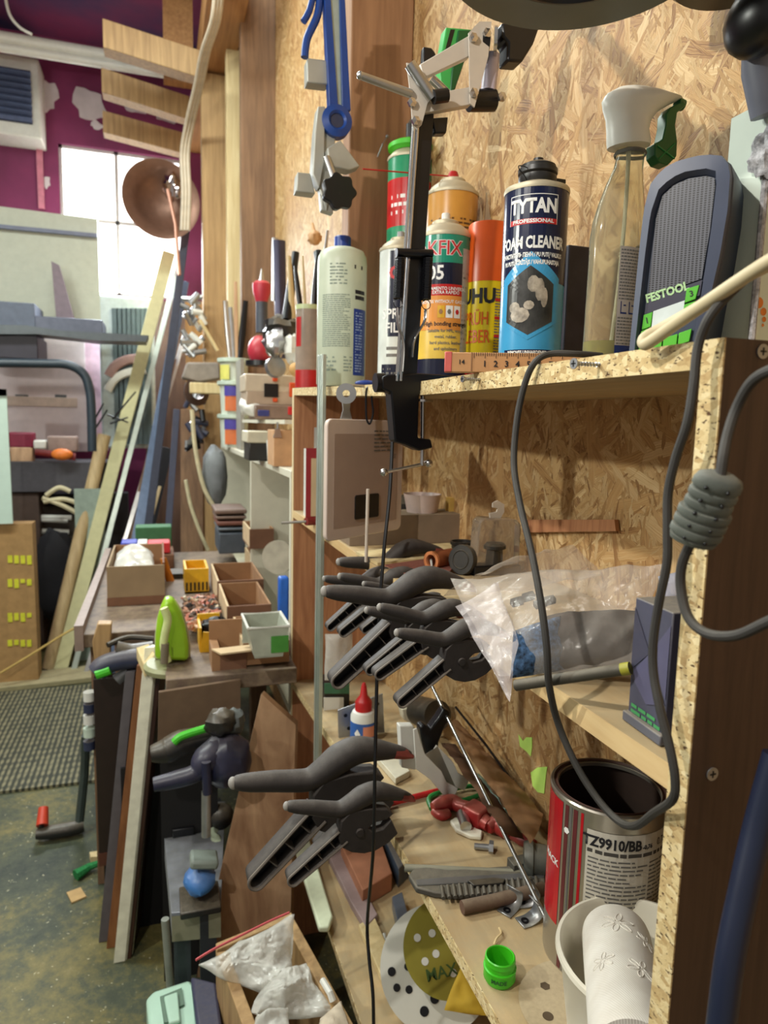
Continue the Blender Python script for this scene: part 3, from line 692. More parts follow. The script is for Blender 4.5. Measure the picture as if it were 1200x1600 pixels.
cy.text('lettering', '705', h*.13, -r*.45, h*.73, M_inkw, g, .0006, .9)
for k, (s_, z_) in enumerate([('PEGAMENTO UNIVERSAL', .63), ('EXTRA RAPIDO', .605), ('BONDS WITHOUT GASSING', .545)]): cy.text('lettering', s_, h*.03, .004, h*z_, M_inkw, g, .0001, .9, .0007)
cy.text('lettering', 'High bonding strength', h*.04, .006, h*.40, M_ink, g, .0002, .9, .0007)
for k, s_ in enumerate(['Suitable for HPL, wood,', 'metal, rubber,', 'hard plastics, leather', 'and upholstery']): cy.text('lettering', s_, h*.03, .006, h*(.355-.04*k), M_inkg, g, .0001, .9, .0006)
for k in range(3):
    cy.rect(MB(), -.008+k*.0125, .0025+k*.0125, h*.44, h*.52, .0007).build('pictogram', [M_yellow, M_inkw, M_inkw][k], g); cy.poly(MB(), [(-.003+k*.0125+.003*math.cos(a_), h*.48+.004*math.sin(a_)) for a_ in [i*PI/3 for i in range(6)]], .0011).build('pictogram_mark', [M_card, M_inkg, M_inkr][k], g)
mb = MB(); cy.lines(mb, r*.76, r*1.3, h*.2, h*.88, 22, seed=5); mb.build('small_print', M_inkg, g, smooth=False)
MB().lathe([(0, ht), (.0065, ht), (.0065, ht+.011), (.006, ht+.0125), (0, ht+.0125)], c, n=20).build('nozzle', M_white, g)
g, c, r, h, cy, ht = spray_can('brown_spray_can', 'amber brown spray can with a red nozzle and a long thin red straw', 699, 80, 305, .505, pm('can_amber_print', (196, 140, 58), .3, var=.1), M_dome)
mb = MB(); cy.lines(mb, -r*.9, r*1.1, h*.80, h*.86, 3, seed=2); cy.lines(mb, -r*.2, r*.9, h*.5, h*.78, 8, seed=3); mb.build('small_print', pm('brown_ink', (92, 58, 24), .5), g, smooth=False)
MB().lathe([(0, ht-.002), (.010, ht-.002), (.0098, ht+.008), (.007, ht+.014), (0, ht+.015)], c, n=24).build('nozzle', M_red, g)
e0 = P(567, 264, Y=c.y-.03); MB().cyl(c+Vector((-.008, 0, ht+.006)), e0, .0013, n=8).build('straw', M_red, g)
g, c, r, h, cy, ht = spray_can('foam_can', 'tall green and white foam can with red band, directly behind the lamp arm', 633, 68, 250, .52, pm('can_green_print', (34, 140, 96), .3), M_dome, neck=.5)
band(cy, g, h*.70, h*.90, pm('can_red_print', (0, 0, 0)), 'red_label'); band(cy, g, 0.001, h*.55, pm('can_white_print', (214, 220, 214), .3), 'white_label')
mb = MB(); cy.lines(mb, -r*.9, r*.2, h*.74, h*.84, 3, seed=8); mb.build('small_print', M_inkw, g, smooth=False)
MB().lathe([(r*.8, h+r*.3), (r*1.02, h+r*.42), (r*1.02, h+r*.6), (r*.85, h+r*.7), (r*.6, h+r*.75)], c, n=30).build('green_clip', M_green, g)
MB().lathe([(r*.6, ht-.004), (r*.6, ht+.006), (r*.4, ht+.012), (r*.22, ht+.02), (r*.22, ht+.045), (r*.12, ht+.05), (0, ht+.06)], c, n=24).build('valve_neck', M_black, g)
g, c, r, h, cy, ht = spray_can('paint_spray_can', 'white spray can with a black lettered label, directly left of the lamp arm', 622, 64, 392, .44, pm('can_white_print', (0, 0, 0)), M_dome)
band(cy, g, h*.36, h*.97, pm('can_black_print', (0, 0, 0)), 'black_label', -r*.55, r*1.8); band(cy, g, 0.001, h*.16, pm('can_black_print', (0, 0, 0)), 'dark_foot', -r*.9, r*1.8)
cy.text('lettering', 'SPRAY', h*.10, -r*.1, h*.52, M_inkw, g, .0005, .85); cy.text('lettering', 'FILLER', h*.10, r*.1, h*.42, M_inkw, g, .0005, .85); cy.text('lettering', 'o', h*.2, -r*.2, h*.83, M_inkr, g, .0006)
mb = MB(); cy.lines(mb, -r*.8, r*.8, h*.02, h*.14, 4, seed=3); cy.lines(mb, -r*.6, r*.6, h*.2, h*.3, 2, seed=4); mb.build('small_print', M_inkg, g, smooth=False)
MB().lathe([(0, ht), (.007, ht), (.0065, ht+.012), (0, ht+.013)], c, n=20).build('nozzle', pm('grey_nozzle', (150, 150, 150), .4), g)
# semi clear cup cap on the foam can's neighbour
p = P(628, 390, X=.50); MBc = MB().lathe([(.0235, 0), (.0235, .045), (.022, .047), (0, .047)], (p.x, p.y, hz_top(p.y)+.13), n=30)
MBc.lathe([(.0, 0), (.021, 0), (.0215, .128), (.0235, .13)], (p.x, p.y, hz_top(p.y)), n=30)
tag(MBc.build('capped_bottle', pm('milky_plastic', (190, 200, 196), .3, var=.06)), 'milky pale bottle half hidden between the white and the green can', 'bottle', 'spray cans and bottles on the top shelf')
# glue spray in yellow with orange cap
x, y, z = stand(757, .485); c = Vector((x, y, z)); r = px(66, Vector((x, y, z+.1)))/2; h = zat(762, 443, y)-z; ht = zat(762, 352, y)-z
g = thing('yellow_glue_can', 'yellow glue spray can with a tall plain orange cap, left of the foam cleaner', 'can', c, 'spray cans and bottles on the top shelf')
MB().lathe([(0, .002), (r*.95, 0), (r, .003), (r, h)], c, n=40).build('body', pm('can_uhu_yellow', (232, 206, 30), .28, var=.05), g)
MB().lathe([(r*1.015, h-.002), (r*1.01, h+.01), (r*.95, ht-.003), (r*.90, ht), (0, ht)], c, n=40).build('cap', pm('orange_cap', (226, 92, 28), .35, var=.05), g)
cy = Cyl((x, y), r, z, face_ang(x, y)+.10)
cy.text('lettering', 'UHU', h*.19, -r*.55, h*.84, M_ink, g, .0012, .9); cy.text('lettering', 'SPRÜH', h*.17, -r*.72, h*.63, pm('orange_ink', (222, 100, 20), .4), g, .0004, .62); cy.text('lettering', 'KLEBER', h*.17, -r*.72, h*.46, pm('orange_ink', (0, 0, 0)), g, .0004, .62)
cy.text('lettering', 'PERMANENT', h*.07, -r*.72, h*.26, M_ink, g, .0003, .8)
cy.rect(MB(), -r*1.2, r*.0, h*.06, h*.17, .0005).build('red_box', pm('can_red_print', (0, 0, 0)), g)
mb = MB(); cy.lines(mb, r*.30, r*1.2, h*.02, h*.92, 34, seed=9); mb.build('small_print', M_inkg, g, smooth=False)
mb = MB()
for k in range(5): cy.rect(mb, r*.3, r*(.8+.08*k), h*(.12+.17*k), h*(.145+.17*k), .0007)
mb.build('red_line', M_inkr, g, smooth=False)
# knife blade tips standing behind
p = P(757, 352, X=.545); g = thing('scissors', 'pair of pointed steel blades standing behind the orange capped can', 'scissors', (p.x, p.y, hz_top(p.y)))
for k, (u0, u1, v) in enumerate([(749, 757, 318), (757, 768, 300)]):
    b0, b1, tp = P(u0, 350, Y=p.y), P(u1, 352, Y=p.y), P((u0+u1)/2-2, v, Y=p.y)
    f0, f1 = Vector((b0.x, b0.y, hz_top(p.y))), Vector((b1.x, b1.y, hz_top(p.y)))
    MB().prism([f0, f1, b1, tp, b0], (0, .003, 0)).build('blade', M_steel, g, smooth=False)
# dark box behind spray bottle
a = P(876, 396, X=.535); b = P(925, 380, X=.535)
ya, yb = P(925, 400, X=.535).y, P(874, 400, X=.535).y
tag(MB().prism([(.50, ya, hz_top(ya)), (.50, yb, hz_top(yb)), (.50, yb, P(878, 400, Y=yb).z), (.50, ya, P(915, 385, Y=ya).z)], (.052, 0, 0)).build('dark_box', pm('navy_red_box', (50, 48, 62), .5, var=.3), bev=.002), 'dark blue box behind the gap between foam cleaner and spray bottle', 'box')
# large HDPE bottle
x, y, z = stand(533, .375); c = Vector((x, y, z)); r = px(76, Vector((x, y, z+.1)))/2; h = zat(535, 392, y)-z
g = thing('glue_bottle', 'large cream plastic bottle with faded text and blue cap', 'bottle', c, 'spray cans and bottles on the top shelf')
M_cream = pm('cream_bottle_plastic', (196, 204, 182), .4, var=.05)
MB().lathe([(0, .001), (r*.93, 0), (r, .006), (r, h*.90), (r*.97, h*.95), (r*.86, h*.99), (r*.6, h+.003), (r*.30, h+.005), (r*.30, h+.010), (0, h+.010)], c, n=48).build('body', M_cream, g, ang=50)
MB().lathe([(r*.34, h+.006), (r*.34, h+.026), (r*.31, h+.028), (0, h+.028)], c, n=28).build('cap', M_blue, g)
cy = Cyl((x, y), r, z, face_ang(x, y)+.0)
mb = MB(); cy.lines(mb, -r*.85, r*.35, h*.28, h*.66, 26, seed=4); cy.lines(mb, -r*.5, r*.2, h*.72, h*.88, 7, seed=6); cy.lines(mb, -r*.9, -r*.2, h*.1, h*.22, 4, seed=7); cy.lines(mb, r*.1, r*.45, h*.1, h*.22, 5, seed=17); mb.build('small_print', pm('faded_print', (128, 140, 128), .6), g, smooth=False)
cy.rect(MB(), r*.5, r*1.25, h*.08, h*.56, .0005).build('blue_label', M_blue, g); mb = MB(); cy.lines(mb, r*.58, r*.95, h*.1, h*.54, 22, seed=12, off=.0008); mb.build('label_print', pm('pale_blue_ink', (150, 170, 210), .5), g, smooth=False)
mb = MB(); cy.lines(mb, r*.5, r*1.1, h*.84, h*.87, 1, .9, seed=1); cy.lines(mb, r*.55, r*1.1, h*.62, h*.70, 2, .7, seed=2); mb.build('printed_heading', M_ink, g, smooth=False)
# jar with red base holding tools
x, y, z = stand(482, .385); c = Vector((x, y, z)); r = px(40, c+Vector((0, 0, .05)))/2; h = zat(482, 478, y)-z
g = thing('tool_jar', 'clear jar with a red foot band full of small tools, leftmost on the shelf', 'jar', c)
MB().lathe([(0, 0), (r, 0), (r, h), (r*.95, h), (r*.95, .003), (0, .003)], c, n=32).build('glass_body', pm('hazy_jar_plastic', (206, 190, 176), .15, trans=.6, ior=1.2), g)
MB().lathe([(r*1.01, .001), (r*1.01, h*.22)], c, n=32).build('red_label', M_red, g); Cyl((x, y), r, z, face_ang(x, y)-.9).rect(MB(), -r*.3, r*.3, h*.5, h*.85).build('red_label', M_red, g)
MB().lathe([(r*1.03, h-.012), (r*1.03, h)], c, n=32).build('rim', pm('pale_green_rim', (190, 200, 150), .4), g)
for (du, v0, v1, wd, mat, nm, lab) in [(-6, 480, 400, 5, M_pale, 'paint_stick', 'pale thin stick leaning in the red footed jar'), (10, 480, 395, 11, M_blackc, 'file_handle', 'dark thick handle sticking out of the red footed jar'), (20, 478, 360, 7, M_steel, 'steel_rule', 'bright steel strip rising from the red footed jar'), (-14, 478, 415, 9, M_blackc, 'pliers', 'dark slim handle at the left rim of the red footed jar')]:
    a = P(482+du*.4, v0+60, Y=y); b = P(482+du*1.5, v1, Y=y+.01); tag(MB().tube([a, a.lerp(b, .6), b], [px(wd*.35, a), px(wd*.5, a), px(wd*.3, a)], 10, flat=.6).build(nm, mat), lab, 'tool')
# wooden glue brush with ochre block
p = P(490, 375, X=.47); tag(MB().ell(P(492, 372, X=.47), (.022, .02, .022), nz=.3).cyl(P(492, 372, X=.47), P(488, 350, X=.47), .008, .005).build('ochre_brush', wood('ochre_wood', (170, 120, 70), (214, 170, 120))), 'rounded ochre wooden knob of a brush behind the cream bottle', 'brush')
tag(MB().tube([P(497, 395, X=.45), P(503, 440, X=.45), P(500, 520, X=.45)], [.014, .011, .009], 12).build('brush_grip', M_blackc), 'black grip hanging behind the cream bottle under the ochre knob', 'tool')
# blue pen-ish lid lying
p = P(572, 597, X=.372); p.z = hz_top(p.y)+.006
tag(MB().ell(p, (.022, .012, .006)).build('blue_dish', M_blue), 'small blue lid lying flat on the shelf right of the cream bottle', 'lid')
# dark fluffy scrubber behind lamp arm
p = P(664, 356, X=.51); gb = thing('wire_brush', 'dark fuzzy cup brush on a stem behind the amber can', 'brush', (p.x, p.y+.03, hz_top(p.y)))
MB().ell(p+Vector((0, .03, 0)), (.018, .016, .018), nz=.5, n=24, m=16).build('bristles', pm('dark_bristles', (44, 34, 32), .9, var=.5, sc=200, bump=.002), gb); MB().cyl((p.x, p.y+.03, hz_top(p.y)), p+Vector((0, .03, -.01)), .004, n=10).build('stem', M_blackm, gb)
# folding rule
a = P(698, 577, X=.345); b = P(950, 578, X=.345); a.z = hz_top(.8); 
g = thing('folding_rule', 'folded wooden rule with a pink end and printed numbers, lying on the shelf front', 'ruler', a)
zr = .0579; hr = .021
ra, rb = P(698, 550, Z=zr+hr), P(935, 553, Z=zr+hr); ra.z = rb.z = zr
rd = (rb-ra).normalized(); rl = (rb-ra).length; rn = Vector((-rd.y, rd.x, 0)); rn = rn if rn.x > 0 else -rn; up_ = Vector((0, 0, 1))
RRm = Matrix((rd, rn, up_)).transposed()
M_rule = pm('orange_beech_rule', (196, 146, 98), .5, var=.08, dust=.1)
rbx = lambda x0, x1, y0, y1, z0, z1: MB().box(ra+rd*(x0+x1)/2+rn*(y0+y1)/2+up_*(z0+z1)/2, (x1-x0, y1-y0, z1-z0), RRm)
rbx(0, rl, 0, .015, 0, hr).build('folded_slats', M_rule, g, bev=.001)
rbx(-.002, .006, -.0006, .0156, 0, hr+.0006).build('pink_end', pm('pink_paint', (216, 104, 96), .5), g, bev=.001)
tj = (P(737, 560, Y=ra.y)-ra).x/max(rd.x, .1)
tk = MB(); tpos = lambda u: max(0, rl*(u-698)/(935-698))
s1, s5 = tpos(759), tpos(828); st = (s5-s1)/4
rbx(tpos(737), tpos(737)+.0012, -.0007, 0, 0, hr).build('hinge_line', M_card, g)
for k in range(-6, 40):
    q = s1+st*k*.2
    if .012 < q < rl-.002: tk.box(ra+rd*q-rn*.0004+up_*(hr-(.003 if k % 5 == 0 else .0018)), (.0004, .0004, .006 if k % 5 == 0 else .0035), RRm)
tk.build('tick_marks', M_ink, g, smooth=False)
for k in range(1, 8):
    q = s1+st*(k-1)
    if q < rl-.004: flat_text('lettering', str(k), .009, ra+rd*q-rn*.0009+up_*hr*.42, rd, up_, M_ink, g, .0002)
flat_text('lettering', '14', .007, ra+rd*tpos(722)-rn*.0009+up_*hr*.5, rd, up_, M_ink, g, .0001)
# white packet with orange dots at the right end
a = P(1152, 540, X=.44); b = P(1230, 540, X=.5)
pk = thing('white_packet', 'white box with a row of shrinking orange dots at the right end of the shelf', 'box', (.50, .43, .0575))
yq = .475; xa = P(1174, 480, Y=yq).x; ztp = P(1185, 150, Y=yq).z
MB().b2((xa, yq, .0578), (WX-.001, yq+.04, ztp)).build('box_body', pm('mint_white_card', (214, 226, 212), .5, var=.04), pk)
for (u, v, s_) in [(1186, 473, 8.5), (1193, 487, 6), (1194, 499, 4), (1192, 508, 2.5)]:
    p = P(u, v, Y=yq-.0004); MB().lathe([(0, 0), (px(s_, p), 0)], p, (0, -1, 0), 20).build('orange_dot', pm('orange_print', (220, 130, 50), .5), pk)
# ================================================================ magnifier lamp clamped to the top shelf
LY = .87; A = lambda u, v, o=0: P(u, v, Y=LY)+Vector((0, o, 0))
lg = thing('clamp_lamp', 'black and white jointed bench lamp clamped to the top shelf, round grey head above', 'lamp', A(630, 600))
M_armw = pm('cream_arm_paint', (206, 198, 186), .35, .1, var=.05); M_chrome = pm('chrome_part', (200, 198, 196), .2, .95, var=.05)
bk = [(592, 590), (602, 586), (648, 584), (745, 590), (745, 596), (658, 600), (650, 616), (648, 684), (668, 686), (671, 699), (650, 704), (628, 694), (612, 689), (606, 614), (593, 608)]
cb = MB().prism([A(u, v, -.013) for u, v in bk], (0, .026, 0)).build('clamp_bracket', M_blackm, lg, bev=.002)
MB().cyl(A(600, 598, 0), A(586, 598, 0), .0125, n=20).build('knob', M_blackm, lg)
sc = MB().cyl(A(661, 612), A(660, 727), .0032, n=14).build('clamp_screw', M_chrome, lg)
MB().lathe([(0, 0), (.013, 0), (.013, .003), (.006, .004)], A(661, 628), (0, 0, 1), 20).build('pressure_pad', M_chrome, sc)
tb = MB().cyl(A(602, 738), A(666, 724), .0022, n=10); tb.ell(A(600, 738), .0055).ell(A(670, 724), .0055); tb.build('tommy_bar', M_chrome, sc)

a, b = A(629, 610), A(656, 178); d = (b-a).normalized(); hw = px(14, a)
xx = Vector((1, 0, 0)); xx = (xx-d*xx.dot(d)).normalized(); yy = d.cross(xx)
mb = MB(); mb.box((a+b)/2+xx*.004, (hw*2, .018, (b-a).length), Matrix((xx, yy, d)).transposed()); mb.build('lower_arm', M_blackc, lg, bev=.001)
for k, off in enumerate((-16, -10)):
    MB().cyl(A(629+off+2, 596, -.012), A(656+off+2, 190, -.012), .0022, n=8).build('side_rod', M_chrome, lg)
MB().cyl(A(613, 399, -.016), A(668, 401, -.016), .0055, n=14).build('spring_bar', M_blackm, lg)
for u0, u1, v1 in ((618, 615, 470), (661, 658, 472)):
    p0, p1 = A(u0, 408, -.018), A(u1, v1, -.018); dd = p1-p0; n = 26*8; ax = dd.normalized(); q1, q2, _ = basis(ax)
    mb = MB(); mb.tube([p0+dd*i/n+(q1*math.cos(2*PI*i/8)+q2*math.sin(2*PI*i/8))*.0058 for i in range(n+1)], .0011, 5)
    mb.cyl(p0, p1, .0048, n=10)
    s_ = mb.build('tension_spring', M_blackm, lg)
    rc = p1+Vector((0, 0, -.006)); MB().tube([rc+Vector((math.cos(i*PI/8)*.006, 0, math.sin(i*PI/8)*.006)) for i in range(16)], .0006, 5, closed=True).build('end_ring', M_blackm, s_)
for pts in ([(614, 484), (616, 510), (624, 540), (622, 582)], [(658, 486), (656, 505), (641, 532), (637, 560)]):
    MB().tube(spl([A(u, v, -.016) for u, v in pts]), .0042, 8, flat=.35, fdir=(1, 0, 0)).build('spring_strap', M_chrome, lg)
# parallelogram joint
q = lambda pts, o, th: MB().prism([A(u, v, o) for u, v in pts], (0, th, 0))
q([(627, 110), (641, 114), (662, 160), (650, 205), (643, 212), (636, 206), (633, 160)], -.020, .002).build('side_plate', M_armw, lg, smooth=False)
q([(649, 110), (724, 66), (727, 97), (655, 131)], -.016, .012).build('upper_link', M_armw, lg, bev=.001)
q([(650, 158), (728, 144), (728, 172), (650, 186)], -.016, .012).build('lower_link', M_armw, lg, bev=.001)
q([(722, 64), (738, 47), (757, 47), (752, 100), (738, 152), (731, 178), (724, 172), (723, 100)], -.020, .002).build('side_plate', M_armw, lg, smooth=False)
MB().cyl(A(629, 116, -.026), A(664, 168, -.026), px(9, A(650, 140)), n=20).build('silver_roller', M_steel, lg)
MB().cyl(A(676, 120, .004), A(716, 160, .004), px(7, A(650, 140)), n=14).build('cross_rod', M_chrome, lg)
MB().cyl(A(556, 130, -.02), A(634, 158, -.02), px(5.5, A(600, 140)), px(6.5, A(600, 140)), 16).ell(A(556, 130, -.02), px(6, A(600, 140))).build('lever_handle', M_steel, lg)
MB().cyl(A(769, 86), A(763, 143), px(12, A(760, 110)), n=22).build('post_tube', pm('lilac_tube', (196, 188, 206), .35), lg)
MB().cyl(A(733, 157, 0), A(772, 157, 0), px(16, A(750, 150)), n=20).build('joint_barrel', M_blackc, lg)
for (u, v) in [(728, 73), (729, 157), (640, 200), (634, 172), (749, 66), (772, 163)]:
    MB().lathe([(px(7, A(u, v)), 0), (px(7, A(u, v)), .004), (0, .005)], A(u, v, -.020), (0, -1, 0), 6).build('bolt', M_chrome, lg, smooth=False)
MB().lathe([(.0, 0), (.017, 0), (.017, .004), (.0, .004)], A(765, 72, -.012), (.9, -.4, 0), 24).build('washer', M_chrome, lg)
MB().lathe([(.0, 0), (.021, 0), (.021, .01), (.0, .01)], A(748, 72, .0), (1, -.2, 0), 24).build('friction_disc', M_blackc, lg)
q([(776, 44), (838, 42), (826, 76), (808, 105), (785, 103), (786, 75), (778, 66)], -.014, .026).build('joint_block', M_blackc, lg, bev=.003)
q([(662, 72), (675, 74), (682, 84), (676, 98), (660, 106)], .0, .01).build('wing_knob', M_blackc, lg, bev=.002)
q([(672, 186), (699, 184), (696, 210), (678, 210)], -.004, .014).build('wing_knob', M_blackc, lg, bev=.002)
MB().cyl(A(663, 168, -.03), A(684, 165, -.03), px(10, A(670, 165)), n=16).build('wing_knob', M_blackc, lg)
far = P(800, 44, Y=.60); hr_ = .108; hc_ = far-Vector((0, hr_, 0))
MB().lathe([(hr_*.60, .004), (hr_*.62, 0), (hr_*.97, 0), (hr_, .004), (hr_, .014), (hr_*.9, .024), (hr_*.3, .035), (0, .036)], hc_, (0, 0, 1), 64).build('lamp_head', pm('grey_lamp_shade', (120, 122, 112), .4, var=.05), lg)
MB().lathe([(0, .006), (hr_*.61, .006), (hr_*.6, -.001), (hr_*.54, -.004), (hr_*.5, .003)], hc_, (0, 0, 1), 64).build('inner_ring', M_blackc, lg)
MB().tube(spl([A(800, 60), A(800, 20)+Vector((0, -.05, .03)), hc_+Vector((0, .08, .06)), hc_+Vector((0, 0, .034))]), .009, 12).build('head_arm', M_blackc, lg)
# thin lamp cord
cord = [P(613, 690, X=.315), P(609, 770, X=.305), P(600, 860, X=.29), P(593, 960, X=.28), P(589, 1060, X=.28), P(586, 1200, X=.275), P(583, 1330, X=.275), P(574, 1440, X=.28), P(577, 1500, X=.28), P(583, 1560, X=.28), P(584, 1660, X=.28)]
tag(MB().tube(spl(cord), .0026, 8).build('lamp_cord', M_blackc), 'thin black lamp cord hanging straight down past the clamps', 'cable')
# black objects at the top right
pb = P(1072, 20, Y=.62); g = thing('second_lamp', 'black round lamp rim and bracket cut off by the top right edge', 'lamp', pb)
MB().lathe([(0, 0), (.055, 0), (.062, .006), (.062, .03), (0, .03)], pb-Vector((0, .062, 0)), (0, 0, 1), 40).build('rim', M_blackc, g)
pb = P(1188, 30, Y=.45); MB().ell(pb, (.022, .03, .026)).build('ball_joint', M_blackc, g)
MB().tube([P(1185, 50, Y=.47), P(1190, 110, Y=.47), P(1198, 180, Y=.47)], [.012, .015, .012], 14).build('grey_sleeve', pm('grey_sleeve', (120, 124, 140), .5), g)
pb = P(1200, 240, Y=.47); tag(MB().ell(pb, (.012, .014, .020), nz=.4, n=24, m=16).cyl(pb, (pb.x, pb.y, .0578+.001), .003, n=8).build('round_brush', pm('grey_bristle', (176, 176, 180), .8, var=.5, sc=220, bump=.002)), 'round grey bristle brush at the right picture edge', 'brush')
# green tool hanging behind the joint
gt = thing('green_clamp', 'bright green hand clamp hanging behind the lamp joint', 'clamp', P(705, 90, Y=1.02))
Bq = lambda pts, Y, th: MB().prism(PY(pts, Y), (0, th, 0))
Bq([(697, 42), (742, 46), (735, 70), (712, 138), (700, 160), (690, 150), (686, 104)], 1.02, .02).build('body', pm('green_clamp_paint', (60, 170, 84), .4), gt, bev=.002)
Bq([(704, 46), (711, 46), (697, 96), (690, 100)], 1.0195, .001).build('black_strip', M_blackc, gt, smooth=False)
Bq([(716, 46), (742, 46), (733, 76), (712, 138), (703, 150), (706, 110)], 1.018, .018).build('shadow_jaw', pm('shaded_green_paint', (14, 84, 40), .4), gt, bev=.002)  # jaw in shadow: its shade is put into a darker green
# ================================================================ tools hanging on the upper wall
HY = 1.34; Hq = lambda pts, o, th: MB().prism([P(u, v, Y=HY)+Vector((0, o, 0)) for u, v in pts], (0, th, 0))
bl = thing('bar_clamp', 'blue bar clamp with a round blue end, hanging upside down at the top', 'clamp', P(527, 190, Y=HY))
M_cblue = pm('clamp_blue', (26, 62, 134), .35, var=.12)
Hq([(503, -40), (512, -40), (527, 176), (513, 176)], -.01, .02).build('rail', M_cblue, bl, bev=.001)
Hq([(528, -40), (535, -40), (546, 176), (533, 176)], -.01, .02).build('rail', M_cblue, bl, bev=.001)
Hq([(512, -40), (528, -40), (533, 176), (524, 176)], -.004, .010).build('channel', pm('pale_steel_channel', (176, 196, 196), .3, .5), bl, smooth=False)
rc = P(527, 188, Y=HY-.015); rr_ = px(24, rc)
MB().lathe([(rr_*.45, 0), (rr_*.6, -.004), (rr_, 0), (rr_, .02), (rr_*.45, .02), (rr_*.45, 0)], rc, (0, 1, 0), 32).build('end_ring', M_cblue, bl)
MB().lathe([(0, .002), (rr_*.46, .002), (rr_*.46, .018), (0, .018)], rc, (0, 1, 0), 24).build('socket', M_navy, bl)
MB().tube(spl([P(500, -30, Y=HY), P(497, 20, Y=HY), P(480, 60, Y=HY), P(476, 90, Y=HY)]), px(6, rc), 12).build('lever', M_cblue, bl)
MB().tube(spl([P(492, -20, Y=HY), P(484, 15, Y=HY), P(474, 34, Y=HY)]), px(5, rc), 12).build('trigger_lever', M_cblue, bl)
M_cast = pm('grey_cast_aluminium', (170, 170, 162), .45, .35, var=.08)
cc = thing('corner_clamp', 'grey aluminium corner clamp with a black star knob hanging below the blue clamp', 'clamp', P(515, 250, Y=HY))
Hq([(480, 90), (512, 94), (514, 132), (480, 128)], .0, .03).build('arm_block', M_cast, cc, bev=.002)
Hq([(512, 104), (545, 120), (540, 150), (514, 132)], .005, .02).build('arm_block', M_cast, cc, bev=.002)
Hq([(495, 170), (506, 170), (505, 255), (497, 297), (486, 275), (490, 210)], -.012, .03).build('back_rail', M_cast, cc, bev=.002)
Hq([(506, 170), (524, 186), (522, 260), (510, 330), (498, 296), (505, 250)], -.004, .02).build('back_rail', M_cast, cc, bev=.002)
Hq([(464, 270), (484, 272), (492, 304), (462, 300)], -.005, .03).build('arm_block', M_cast, cc, bev=.002)
Hq([(506, 240), (526, 228), (556, 268), (540, 274), (508, 268)], -.03, .03).build('sliding_jaw', M_cast, cc, bev=.002)
MB().cyl(P(510, 246, Y=HY-.03), P(522, 280, Y=HY-.04), .007, n=14).build('spindle', M_steel, cc)
Hq([(500, 300), (520, 310), (521, 334), (503, 328)], .0, .02).build('foot', M_cast, cc, bev=.002)
kc = P(531, 298, Y=HY-.05); kr = px(26, kc); pts = []
for i in range(56):
    a_ = 2*PI*i/56; rr2 = kr*(1+.09*math.cos(7*a_)); pts.append(kc+Vector((math.cos(a_)*rr2, 0, math.sin(a_)*rr2)))
MB().prism(pts, (0, .016, 0)).build('star_knob', M_blackc, cc, bev=.002)
# nail in the stud
tag(MB().tube([P(605, 213, Y=1.555), P(598, 225, Y=1.54), P(590, 245, Y=1.55)], .0016, 6).ell(P(605, 213, Y=1.552), .004).build('bent_nail', M_zinc), 'bent nail in the reddish stud left of the foam can', 'nail')
# ================================================================ cables in front of the shelf
M_cord = pm('dusty_grey_cord', (48, 46, 44), .7, var=.2, dust=.32, dustcol=(122, 117, 106))
q_ = lambda l: [P(u, v, X=x) for u, v, x in l]
c1 = q_([(1215, 392, .36), (1160, 440, .335), (1112, 490, .318), (1091, 540, .315), (1084, 600, .312), (1074, 660, .31), (1056, 715, .31), (1044, 770, .31), (1043, 830, .31), (1042, 880, .31), (1030, 940, .31), (1021, 1000, .31), (1021, 1050, .31), (1032, 1110, .31), (1047, 1170, .312), (1055, 1220, .314), (1050, 1250, .316), (1022, 1270, .325), (994, 1290, .335), (968, 1284, .34), (935, 1250, .335), (900, 1195, .325), (872, 1130, .315), (858, 1070, .30), (854, 1010, .295), (845, 940, .295), (830, 860, .30), (813, 790, .305), (803, 725, .31), (808, 655, .315), (820, 600, .32), (836, 566, .325), (860, 553, .34), (900, 553, .36), (940, 556, .39)])
for p in c1[-3:]: p.z = max(p.z, .0605)
tag(MB().tube(spl(c1, 6), .0030, 10).build('power_cable', M_cord), 'dusty grey cord looping from the shelf down across the paint tin and back', 'cable')
sw = thing('inline_switch', 'grey ribbed inline cord switch hanging beside the near panel', 'switch', P(1102, 795, X=.30))
s0, s1_ = P(1128, 740, X=.298), P(1080, 848, X=.302); ax = (s1_-s0).normalized(); L = (s1_-s0).length; R_ = px(40, s0)
prof = [(0, 0), (R_*.5, 0), (R_*.84, L*.05)]
for k in range(6):
    t0 = .10+k*.135; q9 = .93 if k < 3 else 1.04; prof += [(R_*(q9-.03), L*t0), (R_*q9, L*(t0+.015)), (R_*q9, L*(t0+.085)), (R_*(q9-.03), L*(t0+.098)), (R_*.86, L*(t0+.105)), (R_*.86, L*(t0+.13))]
prof += [(R_*.97, L*.91), (R_*.9, L*.97), (R_*.4, L), (0, L)]
x_, y_, _ = basis(ax)
mb = MB().lathe(prof, s0, ax, 40); mb2 = mb
for v in mb2.bm.verts:
    rel = v.co-s0; al = rel.dot(ax); pr_ = rel-ax*al; n2_ = Vector((-.6, -.8, 0)); n2_ = (n2_-ax*n2_.dot(ax)).normalized(); k_ = pr_.dot(n2_); v.co = s0+ax*al+(pr_-n2_*k_)+n2_*k_*.55
mb2.build('ribbed_shell', pm('grey_rubber', (92, 98, 92), .65, var=.2, bump=.0004, dust=.35, dustcol=(150, 146, 134)), sw, ang=50)
mb = MB()
for k in range(5):
    for s_ in (-.42, .40):
        p_ = s0+ax*L*(.15+.18*k); side = ax.cross(n2_).normalized(); mb.ell(p_+side*R_*s_+n2_*(R_*.50 if n2_.y < 0 else R_*.50), .0012)
